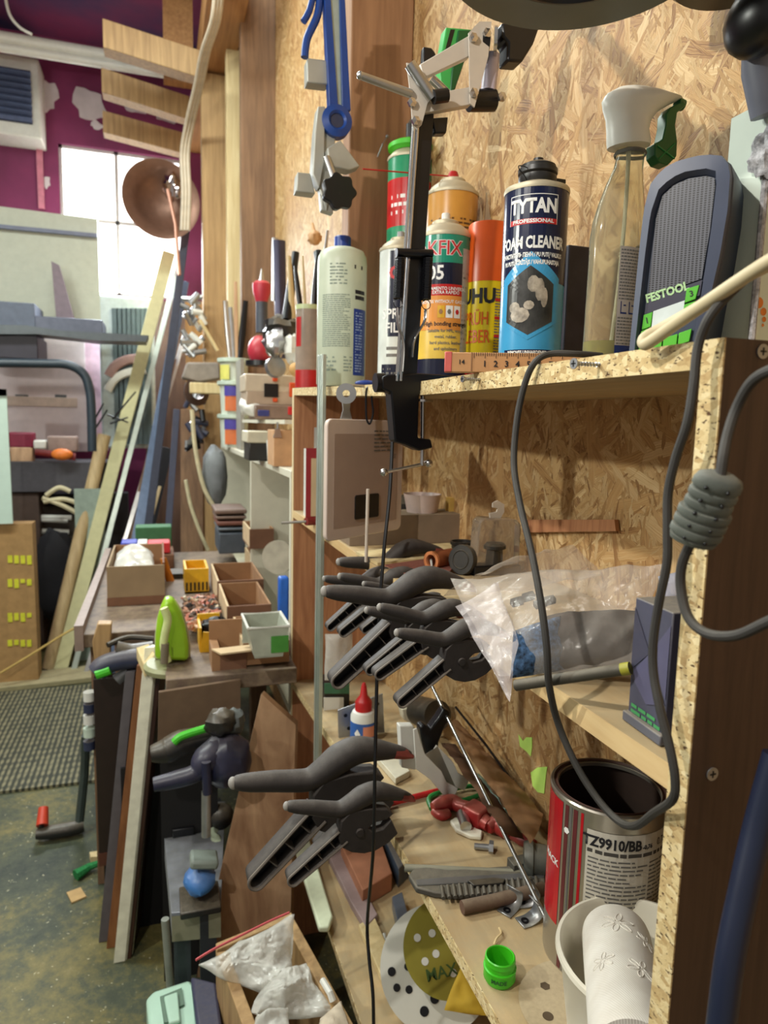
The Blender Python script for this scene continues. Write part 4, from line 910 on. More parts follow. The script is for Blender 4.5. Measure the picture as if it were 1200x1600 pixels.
mb.build('small_holes', M_blackc, sw)
c2 = [s0+ax*.002]+q_([(1130, 715, .300), (1137, 680, .305), (1150, 640, .31), (1172, 600, .31), (1200, 580, .31), (1240, 570, .31)])
tag(MB().tube(spl(c2), .0030, 10).build('power_cable', M_cord), 'grey cord rising from the top of the ribbed inline switch', 'cable')
c3 = [s1_-ax*.004]+q_([(1066, 880, .302), (1064, 920, .303), (1076, 965, .303), (1105, 990, .303), (1150, 993, .303), (1200, 972, .303), (1250, 950, .303)])
tag(MB().tube(spl(c3), .0030, 10).build('power_cable', M_cord), 'dark cord curling right from the bottom of the ribbed inline switch', 'cable')
M_crcord = pm('cream_cable', (200, 186, 150), .5, var=.06, dust=.2)
cl = q_([(1240, 385, .33), (1180, 422, .325), (1120, 462, .32), (1060, 503, .318), (1022, 530, .318), (1008, 538, .318), (1008, 528, .32), (1040, 510, .33), (1100, 475, .34), (1160, 435, .35), (1240, 395, .36)])
tag(MB().tube(spl(cl, 8), [.0042]*(len(spl(cl, 8))), 12).build('cream_cable', M_crcord), 'thick cream cable loop hanging in front of the jobsite radio', 'cable')
# dark blue hose at lower right
hs = [P(1215, 1180, Y=.30), P(1185, 1290, Y=.30), P(1160, 1400, Y=.295), P(1140, 1500, Y=.29), P(1125, 1620, Y=.285)]
tag(MB().tube(spl(hs), .0085, 16).build('blue_hose', pm('dark_blue_hose', (24, 32, 54), .4, var=.08)), 'dark blue hose hanging against the near side panel, bottom right', 'hose')
# aluminium strip
al = thing('aluminium_profile', 'upright grooved aluminium strip standing against the shelf front, left of white panel', 'metal strip', P(500, 1210, X=.312))
for (du, w_) in ((0, .0050), (.0060, .0030), (.0100, .0020)):
    a, b = P(499, 556, X=.312), P(491, 1215, X=.312); yv = P(499, 556, X=.312).y-.002
    MB().b2((.312-.004+du*.2, a.y-du*3.2-w_*3, b.z-.06), (.318, a.y-du*3.2, a.z)).build('fluted_face', M_alu, al, bev=.0006)
# ================================================================ spring clamps
def make_spring_clamp(name, label, cat='clamp', group=None):
    """local frame: nose at origin, handles towards -x, z up, thickness along y"""
    g = thing(name, label, cat, (0, 0, 0), group); s = .00025
    L = lambda u, v, y=0: Vector(((u-1140)*s, y, (385-v)*s))
    up_pts = [(383, 312, 16), (400, 314, 30), (450, 326, 38), (540, 345, 43), (620, 365, 45), (690, 376, 47), (760, 350, 56), (820, 318, 62), (890, 300, 60), (960, 312, 50), (1030, 335, 38), (1090, 355, 26), (1135, 378, 12)]
    sp = spl([L(u, v) for u, v, r in up_pts], 4); rs = spr([r*s for u, v, r in up_pts], 4)
    MB().tube(sp, rs, 16, flat=1.0, fdir=(0, 1, 0)).build('upper_handle', M_nylon, g, ang=60)
    MB().ell(L(385, 312), (20*s, 22*s, 26*s)).build('worn_tip', pm('worn_grey_tip', (150, 146, 140), .6, var=.1), g)
    MB().prism([L(u, v, -.011) for u, v in [(690, 430), (740, 380), (850, 375), (965, 395), (1000, 430), (960, 458), (885, 466), (850, 496), (880, 522), (940, 512), (988, 462), (1032, 556), (975, 606), (900, 640), (830, 646), (760, 628), (700, 590), (676, 530)]], (0, .022, 0)).build('lower_jaw', M_nylon, g, bev=.0016)
    # hollow lower handle: outline wall, floor and ribs
    a, b = L(705, 520), L(425, 735); d = (b-a).normalized(); n_ = Vector((-d.z, 0, d.x)); w = 36*s
    out = []
    for t_ in [i/8 for i in range(9)]: out.append(a.lerp(b, t_)+n_*w*(1.15-.25*t_))
    for i in range(1, 12): an = PI*i/12; out.append(b+(n_*math.cos(an)+d*math.sin(an))*w*.9)
    for t_ in [1-i/8 for i in range(9)]: out.append(a.lerp(b, t_)-n_*w*(1.15-.25*t_))
    O = [p+Vector((0, -.011, 0)) for p in out]
    rim = MB(); rim.tube(O, 7*s, 6); rm = rim.build('handle_rim', M_nyl2, g)
    wl = MB()
    for p, q2 in zip(out, out[1:]): wl.face([p+Vector((0, -.011, 0)), q2+Vector((0, -.011, 0)), q2+Vector((0, .011, 0)), p+Vector((0, .011, 0))])
    bmesh.ops.remove_doubles(wl.bm, verts=wl.bm.verts, dist=1e-5)
    hw_ = wl.build('lower_handle', M_nylon, g, solid=.0016)
    MB().prism([p+Vector((0, .007, 0)) for p in out], (0, .003, 0)).build('handle_web', pm('black_web', (20, 19, 20), .6), g, smooth=False)
    for t_ in (.22, .48, .74): 
        c = a.lerp(b, t_); MB().box(c+Vector((0, -.001, 0)), (w*2, .016, .0012), Matrix((n_, Vector((0, 1, 0)), d)).transposed()).build('cross_rib', M_nyl2, g, smooth=False)
    MB().lathe([(0, 0), (22*s, 0), (26*s, .002), (26*s, .026), (22*s, .028), (0, .028)], L(800, 510, -.014), (0, 1, 0), 20).build('pivot_pin', M_nylon, g)
    MB().tube([L(1060, 348, 0), L(1110, 368, 0), L(1146, 392, 0)], [.007, .006, .002], 10, flat=1.3, fdir=(0, 1, 0)).build('jaw_pad', pm('worn_red_pad', (150, 70, 60), .7, var=.3), g)
    MB().ell(L(400, 298, 0), (.0012, .0012, .0006)).build('tip_hole', M_blackc, g)
    return g
clamp0 = make_spring_clamp('spring_clamp', 'x')
TIP_U, TIP_L = Vector(((375-1140)*.00025, 0, (385-305)*.00025)), Vector(((400-1140)*.00025, 0, (385-745)*.00025))
first = True
def place_clamp(ut, vt, ul, vl, Y, yaw, label, group, sc_=None):
    global first
    o = clamp0 if first else copy_tree(clamp0); first = False
    p, ql = P(ut, vt, Y=Y), P(ul, vl, Y=Y)
    s = sc_ or (p-ql).length/(TIP_U-TIP_L).length
    d0 = TIP_U-TIP_L; d1 = p-ql; a0_ = math.atan2(d0.z, d0.x); a1_ = math.atan2(d1.z, d1.x); pit = -(a1_-a0_)
    Rz = Matrix.Rotation(math.radians(yaw), 3, 'Z') @ Matrix.Rotation(pit, 3, 'Y')
    o.rotation_euler = Rz.to_euler(); o.scale = (s, s, s); o.location = p-Rz @ (TIP_U*s)
    o['label'] = label; o['category'] = 'clamp'; o['group'] = group
    return o
gu = 'spring clamps bunched on the middle shelf edge'; gl = 'spring clamps on the lower shelf edge'
place_clamp(445, 1258, 450, 1372, .90, 0, 'black spring clamp, the front one of those gripping the lower shelf', gl)
place_clamp(360, 1222, 390, 1374, .985, 0, 'large black spring clamp reaching furthest left, on the lower shelf', gl)
place_clamp(478, 1256, 492, 1320, 1.05, 4, 'small spring clamp mostly hidden between the other two on the lower shelf', gl)
for (ut, vt, ul, vl, Y, yaw, lab) in [
    (618, 987, 620, 1096, .62, 0, 'nearest and lowest spring clamp of the upper bunch, beside the bag'),
    (591, 947, 585, 1053, .675, 0, 'second nearest spring clamp of the upper bunch, just behind the nearest'),
    (571, 952, 571, 1047, .73, 0, 'spring clamp of the upper bunch whose tip touches the second nearest'),
    (504, 922, 518, 1064, .79, 0, 'big spring clamp of the upper bunch with the longest hollow lower handle'),
    (605, 935, 603, 1002, .84, 3, 'short spring clamp tucked at the top middle of the upper bunch'),
    (567, 911, 565, 984, .90, 0, 'spring clamp of the upper bunch with tip below the black cord'),
    (529, 899, 530, 988, .96, 0, 'spring clamp at the upper left of the bunch, second from the top'),
    (505, 903, 511, 980, 1.02, 0, 'leftmost spring clamp tip of the bunch, right on the aluminium strip'),
    (527, 877, 545, 975, 1.08, 0, 'topmost and farthest spring clamp of the upper bunch')]:
    place_clamp(ut, vt, ul, vl, Y, yaw, lab, gu)
# ================================================================ middle shelf
ZM = -.2279
def onM(u, v): return P(u, v, Z=ZM)
# white panel hanging from hook and carabiner
pn = thing('plastic_plate', 'white rounded plastic panel with a small black window hanging under the top shelf', 'panel', P(570, 840, Y=1.12))
cA, cB, cC, cD = P(512, 654, Y=1.06), P(631, 650, Y=1.17), P(629, 824, Y=1.17), P(510, 847, Y=1.06)
cC.x = cB.x; cC.y = cB.y; cD.x = cA.x; cD.y = cA.y
pr_ = (cB-cA); pr_.z = 0; pw = pr_.length; pr_.normalize(); ph = cA.z-cD.z; pnn = Vector((pr_.y, -pr_.x, 0)); bot = lambda x, y: cD+pr_*x+Vector((0, 0, 1))*(y)
def rr(w, h, r, x0=0, y0=0, n=6):
    o = []
    for cx_, cy_, a_ in ((w-r, r, -PI/2), (w-r, h-r, 0), (r, h-r, PI/2), (r, r, PI)):
        for i in range(n+1): o.append((x0+cx_+r*math.cos(a_+PI/2*i/n), y0+cy_+r*math.sin(a_+PI/2*i/n)))
    return o
MB().prism([bot(x, y) for x, y in rr(pw, ph, .012)], -pnn*.008).build('panel_body', pm('pinkish_white_plastic', (214, 196, 184), .45, var=.04), pn, bev=.0015)
MB().prism([bot(x, y)+pnn*.0004 for x, y in rr(pw*.84, ph*.78, .002, pw*.08, ph*.10)], -pnn*.0006).build('inset_field', pm('beige_field', (178, 156, 142), .5, var=.04), pn, smooth=False)
MB().prism([bot(x, y)+pnn*.0018 for x, y in rr(pw*.32, ph*.21, .004, pw*.34, ph*.15)], -pnn*.002).build('black_window', M_blackc, pn, bev=.0006)
mb = flat_lines(MB(), bot(pw*.58, ph*.72)+pnn*.0009, pr_, (0, 0, 1), pw*.32, ph*.2, 6, .35, 4); mb.build('small_print', M_inkg, pn, smooth=False)
flat_text('lettering', 'CE', .010, bot(pw*.86, ph*.68)+pnn*.0009, pr_, (0, 0, 1), M_inkg, pn, .0002)
hk = thing('steel_hook', 'bent shiny steel plate hook on a nail under the shelf edge', 'hook', P(540, 600, Y=1.13))
MB().lathe([(.006, -.002), (.017, -.002), (.017, .002), (.006, .002), (.006, -.002)], P(541, 615, Y=1.12), (.3, 1, 0), 28).build('ring_plate', M_steel, hk)
MB().prism([P(534, 624, Y=1.12), P(549, 624, Y=1.12), P(547, 640, Y=1.12), P(552, 662, Y=1.12), P(530, 662, Y=1.12), P(536, 640, Y=1.12)], (0, .004, 0)).build('tongue', M_steel, hk, bev=.0008)
MB().cyl(P(545, 602, Y=1.12), P(590, 605, Y=1.12), .0025, n=10).build('nail', M_steel, hk)
cb_ = thing('carabiner', 'small dark carabiner hooked over the top edge of white panel', 'hook', P(577, 660, Y=1.10))
MB().tube(spl([P(u, v, Y=1.10) for u, v in [(574, 606), (580, 606), (581, 625), (583, 645), (578, 662), (573, 655), (572, 635), (572, 615)]], 6, True), .0018, 8, closed=True).build('ring', M_blackm, cb_)
tag(MB().cyl(P(575, 764, X=.30), P(572, 878, X=.30), .0026, n=10).build('white_rod', pm('pale_rod', (200, 186, 170), .4)), 'thin pale rod standing up in front of the white panel window', 'rod')
# binder
bx = thing('red_binder', 'red and white box file standing at the far end of middle shelf', 'box file', P(485, 810, Y=1.55))
p0 = P(474, 690, X=.345); 
MB().b2((.338, 1.50, ZM), (.45, 1.66, P(480, 705, Y=1.5).z)).build('white_body', M_white, bx)
MB().b2((P(478, 700, Y=1.5).x, 1.497, ZM), (.452, 1.499, P(480, 700, Y=1.5).z)).build('red_face', pm('dark_red_card', (150, 36, 44), .5), bx)
MB().b2((P(486, 700, Y=1.5).x, 1.494, ZM+.02), (.44, 1.496, P(480, 716, Y=1.5).z)).build('cream_label', M_cardlt, bx)
MB().b2((.35, 1.52, P(480, 705, Y=1.5).z), (.44, 1.60, P(480, 668, Y=1.5).z)).build('grey_flap', pm('grey_card', (120, 112, 100), .8), bx)
sd = thing('screwdriver', 'small screwdriver with dark red handle lying at the far end of middle shelf', 'screwdriver', P(490, 812, Z=ZM+.01))
a, b, c_ = P(440, 817, Z=ZM+.006), P(478, 815, Z=ZM+.008), P(505, 812, Z=ZM+.009)
MB().cyl(a, b, .003, n=10).build('shaft', M_steel, sd); MB().cyl(b, c_, .009, .011, 14).build('handle', pm('dark_red_handle', (130, 44, 40), .5), sd)
# long box with cup
tz = P(700, 803, Y=1.22).z
lx0, lx1 = P(546, 850, Y=1.22).x, P(730, 805, Y=1.22).x
tag(MB().b2((max(lx0, .335), 1.22, ZM), (lx1-.004, 1.30, tz)).build('long_box', pm('taupe_board', (126, 108, 90), .7, dust=.4), bev=.001), 'long flat taupe box lying across the middle shelf behind the panel', 'box')

p = P(668, 800, Y=1.25); tag(MB().lathe([(0, 0), (.030, 0), (.037, .034), (.038, .036), (.035, .036), (.028, .002), (0, .002)], (p.x-.01, 1.255, tz+.0003), n=30).build('plastic_cup', pm('milky_cup', (200, 180, 174), .35)), 'low milky plastic tub on top of the long taupe box', 'tub')
p = P(720, 790, Y=1.27); tag(MB().b2((p.x-.034, 1.25, tz+.0003), (p.x-.014, 1.27, tz+.028)).build('foam_block', pm('yellow_foam', (200, 164, 84), .9, bump=.001)), 'small yellow foam block on the taupe box end', 'sponge')
p = P(655, 745, Y=1.31); tag(MB().lathe([(0, 0), (.034, 0), (.034, .06), (.02, .075), (0, .076)], (p.x, 1.40, ZM), n=28).build('dark_bottle', M_black), 'dark round bottle in the shadow behind the white panel', 'bottle')
# sheets
def sheet(name, px_, z, th, mat, label, cat, bev=0):
    return tag(MB().prism([P(u, v, Z=z) for u, v in px_], (0, 0, th)).build(name, mat, bev=bev, smooth=False), label, cat)
sheet('cream_board', [(556, 866), (700, 852), (722, 862), (716, 872), (590, 884)], ZM+.0005, .005, M_pale, 'cream slat lying on the middle shelf before the long taupe box', 'board')
sheet('sandpaper_sheet', [(600, 884), (668, 874), (718, 880), (700, 896), (640, 900)], ZM+.006, .0015, pm('brown_abrasive', (132, 78, 64), .9, var=.2, sc=200), 'brown sandpaper sheet beside the copper coloured tape roll', 'sandpaper')
a, b = P(674, 876, Z=ZM+.018), P(716, 868, Z=ZM+.018); ax_ = (b-a).normalized(); rt_ = px(14, a)
tr_ = thing('tape_roll', 'brown paper roll with an open copper coloured end on middle shelf', 'roll', a-Vector((0, 0, .018)))
MB().lathe([(rt_*.72, -.001), (rt_, 0), (rt_, .05), (rt_*.72, .05), (rt_*.72, -.001)], a, ax_, 28).build('roll', pm('copper_card', (150, 84, 50), .6), tr_)
MB().lathe([(rt_*.7, -.0015), (rt_*1.06, -.0015), (rt_*1.06, .003), (rt_*.7, .003), (rt_*.7, -.0015)], a, ax_, 28).build('end_ring', pm('bright_copper_card', (206, 130, 80), .5), tr_)
tag(MB().cyl(P(675, 886, Z=ZM+.01), P(676, 872, Z=ZM+.018)-ax_*.004, .0018, n=8).build('white_pin', M_white), 'tiny white pin standing before the copper ring', 'pin')
bw = P(722, 866, Z=ZM); rb_ = px(19, bw)
g = thing('black_cup', 'small round black cup with ribs inside, left of the clear pack', 'cup', bw)
MB().lathe([(0, 0), (rb_*.7, 0), (rb_*.9, .012), (rb_*.9, .017), (rb_, .018), (rb_, .024), (rb_*.88, .024), (rb_*.8, .01), (0, .008)], bw, n=32).build('bowl', M_black, g)
MB().box(bw+Vector((0, 0, .017)), (rb_*1.6, .003, .006)).build('inner_rib', M_black, g)
dc = P(719, 898, Z=ZM); dr = px(24, dc)
g = thing('black_disc', 'round black ribbed cap leaning on edge beside the clear pack', 'cap', dc)
MB().lathe([(0, 0), (dr*.55, 0), (dr*.6, -.001), (dr*.65, 0), (dr*.96, 0), (dr, .003), (dr, .010), (0, .010)], dc+Vector((0, 0, dr)), (.85, .5, -.15), 40).build('cap_disc', M_black, g)
# clear pack with black base
c0 = P(772, 896, Z=ZM); g = thing('clear_hanger_pack', 'clear plastic pack with a hook top, black base and black part inside', 'package', c0)
pk_ = lambda pts, y_, th: [P(u, v, Y=c0.y)+Vector((0, y_, 0)) for u, v in pts]
MB().prism(pk_([(744, 815), (750, 808), (802, 810), (809, 818), (806, 880), (738, 884)], -.012, 0), (0, .028, 0)).build('clear_case', pm('package_plastic', (222, 216, 206), .1, trans=.85, ior=1.15), g, bev=.003)
MB().prism(pk_([(735, 882), (808, 880), (808, 900), (736, 902)], -.014, 0), (0, .034, 0)).build('black_base', M_blackc, g, bev=.002)
MB().prism(pk_([(770, 786), (778, 782), (788, 788), (788, 800), (782, 810), (766, 811), (765, 802), (776, 800), (778, 794), (770, 793)], 0, 0), (0, .003, 0)).build('hang_hook', pm('frosted_plastic', (200, 190, 176), .3), g)
i0 = P(771, 880, Y=c0.y); MB().lathe([(0, 0), (.014, 0), (.013, .022), (.018, .024), (.018, .029), (.014, .033), (.008, .034), (0, .034)], i0, n=24).build('black_fitting', M_black, g)
# paper behind the bags
sheet('white_paper', [(796, 850), (838, 826), (930, 826), (960, 850), (900, 880), (800, 890)], ZM+.001, .012, pm('white_paper_stack', (216, 206, 184), .7), 'stack of white paper lying behind the plastic bags on the middle shelf', 'paper')
tag(MB().prism([P(u, v, X=WX-.008) for u, v in [(816, 812), (960, 812), (962, 830), (816, 832)]], (.006, 0, 0)).build('thin_brown_band', M_lam, smooth=False), 'thin brown band along the strand board just above the bags', 'board')  # thin brown band on the strand board
# plastic bags
def bagmat(name, col, a=.45, rough=.12):
    m, t = newmat(name)
    n = t.a('ShaderNodeTexNoise', i_Scale=18, i_Detail=6, i_Roughness=.7, i_Distortion=1.5); t.l(t.coord(), n.inputs['Vector'])
    t.b.inputs['Base Color'].default_value = lin(col); t.b.inputs['Roughness'].default_value = rough
    fr_ = t.a('ShaderNodeLayerWeight', i_Blend=.35)
    f = t.math('ADD', t.math('MULTIPLY', n.outputs['Fac'], a*.8), t.math('MULTIPLY', fr_.outputs['Facing'], .30)); f = t.math('MINIMUM', t.math('ADD', f, a*.5), .95)
    t.l(f, t.b.inputs['Alpha']); t.b.inputs['Specular IOR Level'].default_value = .8
    t.bump(n.outputs['Fac'], .003, .5); return m
M_bag = bagmat('clear_bag_film', (228, 218, 206), .20); M_bagw = bagmat('milky_bag_film', (240, 240, 232), .5, .18)
tag(MB().pillow(P(690, 930, Z=ZM+.03), P(1010, 885, Z=ZM+.04), P(1000, 832, Z=ZM+.06), P(740, 895, Z=ZM+.06), .035, wr=.006, seed=2, freq=26, up=(0, 0, 1)).build('plastic_bag', M_bag), 'flatter clear plastic bag lying at the back, behind the filled bag', 'bag')
zb = thing('filled_bag', 'big clear zip bag holding a blue scouring cloth and dark bolts, hanging over the shelf', 'bag', P(880, 1000, Z=ZM+.005))
B0, B1, B2, B3 = P(778, 1056, Y=.545), P(1000, 1036, Y=.47), P(1030, 882, Y=.53), P(705, 905, Y=.66)
MB().pillow(B0, B1, B2, B3, .055, 36, 30, wr=.006, seed=5, freq=30, up=(-1, -1, .5)).build('bag_film', M_bag, zb)
MB().pillow(P(712, 945, Y=.60), P(775, 908, Y=.60), P(812, 1005, Y=.53), P(798, 1092, Y=.50), .008, 24, 24, wr=.006, seed=9, freq=34, up=(-1, -1, 0)).build('bag_mouth', bagmat('loose_film', (240, 232, 232), .22), zb)
MB().pillow(P(800, 988, Y=.545), P(878, 962, Y=.535), P(884, 1045, Y=.520), P(795, 1062, Y=.525), .024, wr=.004, seed=3, up=(0, -1, 0)).build('blue_cloth', pm('speckled_blue_cloth', (56, 84, 116), .9, var=.9, sc=260, bump=.001), zb)
MB().pillow(P(850, 965, Y=.560), P(1000, 950, Y=.515), P(996, 1036, Y=.485), P(840, 1048, Y=.530), .045, wr=.006, seed=8, up=(0, -1, 0)).build('dark_contents', pm('brown_contents', (46, 36, 30), .8, var=.7, sc=24), zb)
for (u, v) in [(802, 942), (820, 934), (838, 945), (852, 940)]:
    MB().lathe([(0, 0), (px(8, P(u, v, Y=.58)), 0), (px(8, P(u, v, Y=.58)), .010), (0, .010)], P(u, v, Y=.58), (.3, -.8, .4), 6).build('dark_nut', M_blackm, zb, smooth=False)
# blue wedge box
bb = thing('blue_box', 'dusty dark blue packet with a triangle pattern, standing beside the near panel', 'box', P(1020, 1120, Z=ZM))
fL = [P(994, 929, Y=.43), P(1052, 962, Y=.385), P(1050, 1146, Y=.385), P(984, 1105, Y=.43)]
fL[2].x, fL[2].y = fL[1].x, fL[1].y; fL[3].x, fL[3].y = fL[0].x, fL[0].y; fL[2].z = fL[3].z = ZM+.0005; fL[0].z = fL[1].z = (fL[0].z+fL[1].z)/2
dd = (fL[1]-fL[0]); dd.z = 0; nn = Vector((-dd.y, dd.x, 0)).normalized(); nn = nn if nn.x > 0 else -nn
MB().prism(fL, nn*.055).build('packet_body', pm('dusty_blue_card', (62, 64, 86), .6, dust=.7, dustcol=(150, 140, 120)), bb, bev=.001)
hgt = fL[0].z-ZM; fq = lambda x, y: fL[3]+dd*x+Vector((0, 0, hgt*y))-nn*.0006

for tri, mt in (([(.02, .38), (.5, .62), (.98, .30), (.5, .22)], pm('violet_triangle', (78, 78, 108), .5, dust=.5)), ([(.02, .92), (.5, .62), (.02, .42)], pm('slate_triangle', (52, 54, 76), .5, dust=.5)), ([(.5, .62), (.98, .9), (.98, .34)], pm('violet_triangle', (0, 0, 0)))):
    mb = MB(); mb.face([fq(x, y) for x, y in tri]); mb.build('printed_facet', mt, bb, smooth=False)
mb = MB(); flat_lines(mb, fq(.1, .08), dd, (0, 0, 1), dd.length*.8, hgt*.09, 2, .6, 3); mb.build('green_print', pm('faded_green_print', (70, 150, 90), .5), bb, smooth=False)
MB().prism([p+Vector((0, 0, .0)) for p in (fL[3]-nn*.004-dd*.03, fL[2]-nn*.004+dd*.03, fL[2]-nn*.004+dd*.03+Vector((0, 0, .008)), fL[3]-nn*.004-dd*.03+Vector((0, 0, .008)))], nn*.006).build('foot_rim', pm('slate_rim', (86, 90, 104), .6, dust=.5), bb, bev=.001)
tag(MB().pillow(P(1030, 900, Y=.46), P(1068, 890, Y=.46), P(1068, 950, Y=.45), P(1034, 945, Y=.45), .02, 14, 14, wr=.003, seed=6, up=(0, -1, 0)).build('small_bag', bagmat('bluish_film', (200, 206, 226), .6)), 'small crumpled clear bag behind the dark blue packet', 'bag')
rd_ = thing('grey_rod', 'thin grey rod with a yellow taped end lying over the middle shelf edge', 'rod', P(895, 1060, X=.33))
a, b = P(806, 1071, Y=.50), P(985, 1044, Y=.425); zz = .0
MB().cyl(a, b, .0048, n=14).build('rod', pm('grey_rod_rubber', (62, 60, 52), .6, dust=.3), rd_)
MB().cyl(a.lerp(b, .93), a.lerp(b, 1.0), .0050, n=14).build('yellow_tape', pm('yellow_tape', (150, 146, 44), .5, var=.4), rd_)
# ================================================================ third shelf
def on3(u, v, k=0): 
    p = P(u, v, Z=-.622+k)
    if p.y > .957: 
        for _ in range(4): p = P(u, v, Z=hz3(p.y)+k)
    return p
EPS = .0006
# glue bottle
c = on3(567, 1160); r = px(20, c); H = P(567, 1108, Y=c.y).z-c.z
g = thing('glue_bottle', 'small white super glue bottle with red nozzle and blue orange label', 'bottle', c)
MB().lathe([(0, 0), (r*.92, 0), (r, .003), (r, H*.82), (r*.85, H*.95), (r*.55, H), (0, H)], c, n=32).build('body', M_white, g)
cy = Cyl((c.x, c.y), r, c.z, face_ang(c.x, c.y)); cy.rect(MB(), -PI*r, PI*r, H*.12, H*.70, .0004, 40).build('blue_label', pm('label_mid_blue', (50, 96, 170), .4), g)
cy.rect(MB(), r*.0, r*1.3, H*.30, H*.62, .0008).build('orange_label', pm('label_orange', (220, 140, 110), .4), g); cy.text('lettering', 'CA 600', H*.14, r*.5, H*.55, pm('label_mid_blue', (0, 0, 0)), g, .0002)
cy.poly(MB(), [(-r*.45, H*.55), (-r*.2, H*.40), (-r*.45, H*.25), (-r*.7, H*.40)], .0008).build('white_diamond', M_inkw, g)
MB().lathe([(r*.66, H*.98), (r*.66, H+.016), (r*.58, H+.020), (r*.30, H+.030), (r*.20, H+.050), (r*.10, H+.056), (0, H+.056)], c, n=24).build('red_nozzle', M_red, g)
# perforated plate behind
def plateY(name, pts, Y, th, mat, label, cat, holes=(), par=None, bev=0):
    o = MB().prism(PY(pts, Y), (0, th, 0)).build(name, mat, par, bev=bev)
    if label: tag(o, label, cat)
    for (u, v, r_) in holes: MB().lathe([(0, 0), (px(r_, P(u, v, Y=Y)), 0)], P(u, v, Y=Y-.0005), (0, -1, 0), 14).build('hole', M_blackc, o)
    return o
plateY('perforated_bracket', [(528, 1110), (598, 1084), (602, 1170), (530, 1182)], 1.32, .003, M_zinc, 'perforated zinc angle plate standing behind the small glue bottle', 'bracket', [(540, 1118, 3), (545, 1138, 3), (590, 1100, 3), (588, 1130, 3)])
plateY('label_carton', [(507, 1068), (546, 1066), (546, 1146), (507, 1146)], 1.50, .06, M_blackc, 'black carton with white lettered strip and green top, under the clear bag', 'box')
bpy.data.objects['label_carton'].location.z -= 0
o = bpy.data.objects['label_carton']; MB().prism(PY([(506, 1090), (537, 1090), (537, 1112), (506, 1112)], 1.497), (0, .002, 0)).build('white_strip', M_white, o, smooth=False); MB().prism(PY([(507, 1068), (546, 1066), (546, 1084), (507, 1084)], 1.497), (0, .002, 0)).build('green_strip', pm('dull_green_print', (60, 112, 84), .5), o, smooth=False)
tag(MB().pillow(P(508, 1062, Y=1.50), P(552, 1062, Y=1.50), P(550, 990, Y=1.50), P(508, 992, Y=1.50), .03, 14, 14, wr=.004, seed=12, up=(0, -1, 0)).build('screw_bag', M_bagw), 'clear bag of small screws standing on the black carton', 'bag')
# white block

mb = MB(); q4 = [on3(u, v, .0006) for u, v in [(578, 1180), (610, 1172), (640, 1214), (618, 1226)]]; zq = max(p.z for p in q4)
mb.prism([Vector((p.x, p.y, hz3(p.y)+.0006)) for p in q4], (0, 0, .012)); tag(mb.build('white_block', pm('off_white_block', (206, 200, 178), .5), bev=.001), 'off white flat plastic block on the far board behind the red pen', 'block')
# white hinge bracket
g = thing('white_bracket', 'pale grey plastic channel bracket with an upright back plate', 'bracket', on3(660, 1215))
Yb = .975
plateY('back_plate', [(624, 1134), (646, 1134), (648, 1138), (650, 1204), (628, 1200)], Yb+.02, .016, M_white, None, None, par=g, bev=.002)
ch = [(646, 1140), (652, 1138), (658, 1160), (664, 1178), (690, 1205), (698, 1222), (716, 1232), (708, 1250), (694, 1244), (672, 1218), (650, 1202)]
plateY('channel_side', ch, Yb, .003, M_white, None, None, par=g, bev=.001)
plateY('channel_side', [(u+18, v-14) for u, v in ch[3:]], Yb+.03, .003, M_white, None, None, par=g, bev=.001)
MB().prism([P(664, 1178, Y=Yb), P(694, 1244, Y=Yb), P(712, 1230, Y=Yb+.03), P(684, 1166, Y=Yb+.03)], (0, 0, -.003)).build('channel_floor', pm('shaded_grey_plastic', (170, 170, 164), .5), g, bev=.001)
# black handle + cylinder
plateY('lever_tool', [(694, 1108), (704, 1112), (704, 1126), (696, 1134), (690, 1150), (686, 1160), (684, 1202), (672, 1196), (664, 1180), (658, 1152), (656, 1136), (664, 1132), (672, 1140), (684, 1124)], 1.02, .02, M_blackc, 'black curved lever handle rising behind the pale channel bracket', 'handle', bev=.003)
p = on3(676, 1150); tag(MB().cyl(P(655, 1110, Y=1.28), P(684, 1118, Y=1.20), .030, n=28).build('black_roll', M_black), 'black round cylinder lying in the shade behind the lever handle', 'cylinder')
plateY('pale_block', [(628, 1108), (660, 1106), (664, 1120), (664, 1140), (632, 1126)], 1.30, .03, pm('off_white_block', (0, 0, 0)), 'small pale block lying left of the black cylinder', 'block', bev=.002)
# long thin steel rod
a, b = P(672, 1066, X=.46), P(868, 1466, X=.395); b = on3(868, 1466, .004)
tag(MB().cyl(a, b, .0030, n=12).build('steel_rod', M_steel), 'long thin bright steel rod leaning down to the paint tin', 'rod')
# red pen, green clip, red cutter
tag(MB().cyl(on3(592, 1260, .006), on3(684, 1236, .006), .0052, n=10).build('red_pen', M_red), 'red pencil lying on the shelf right of the lower clamps', 'pencil')
gp = [on3(u, v, .006) for u, v in [(674, 1264), (670, 1248), (688, 1238), (740, 1228), (752, 1240), (720, 1252)]]
tag(MB().tube(spl(gp, 6), .004, 8).build('green_strap', pm('mid_green_plastic', (0, 0, 0))), 'curled green plastic strap under the red pipe cutter', 'strap')
g = thing('pipe_cutter', 'red metal pipe cutter with rollers, lying between the pencil and the paint tin', 'pipe cutter', on3(745, 1290))
M_redm = pm('worn_red_enamel', (158, 36, 38), .35, .2, var=.25, dust=.25)
def seg3(l, rs, mat, name, fl=1.0): return MB().tube(spl([on3(u, v, k) for u, v, k in l], 5), spr(rs, 5), 12, flat=fl).build(name, mat, g)
seg3([(676, 1262, .012), (692, 1256, .014), (708, 1254, .014), (724, 1262, .014)], [.008, .013, .013, .009], M_redm, 'jaw')
seg3([(676, 1268, .006), (690, 1274, .006), (702, 1270, .008)], [.005, .009, .007], M_redm, 'jaw')
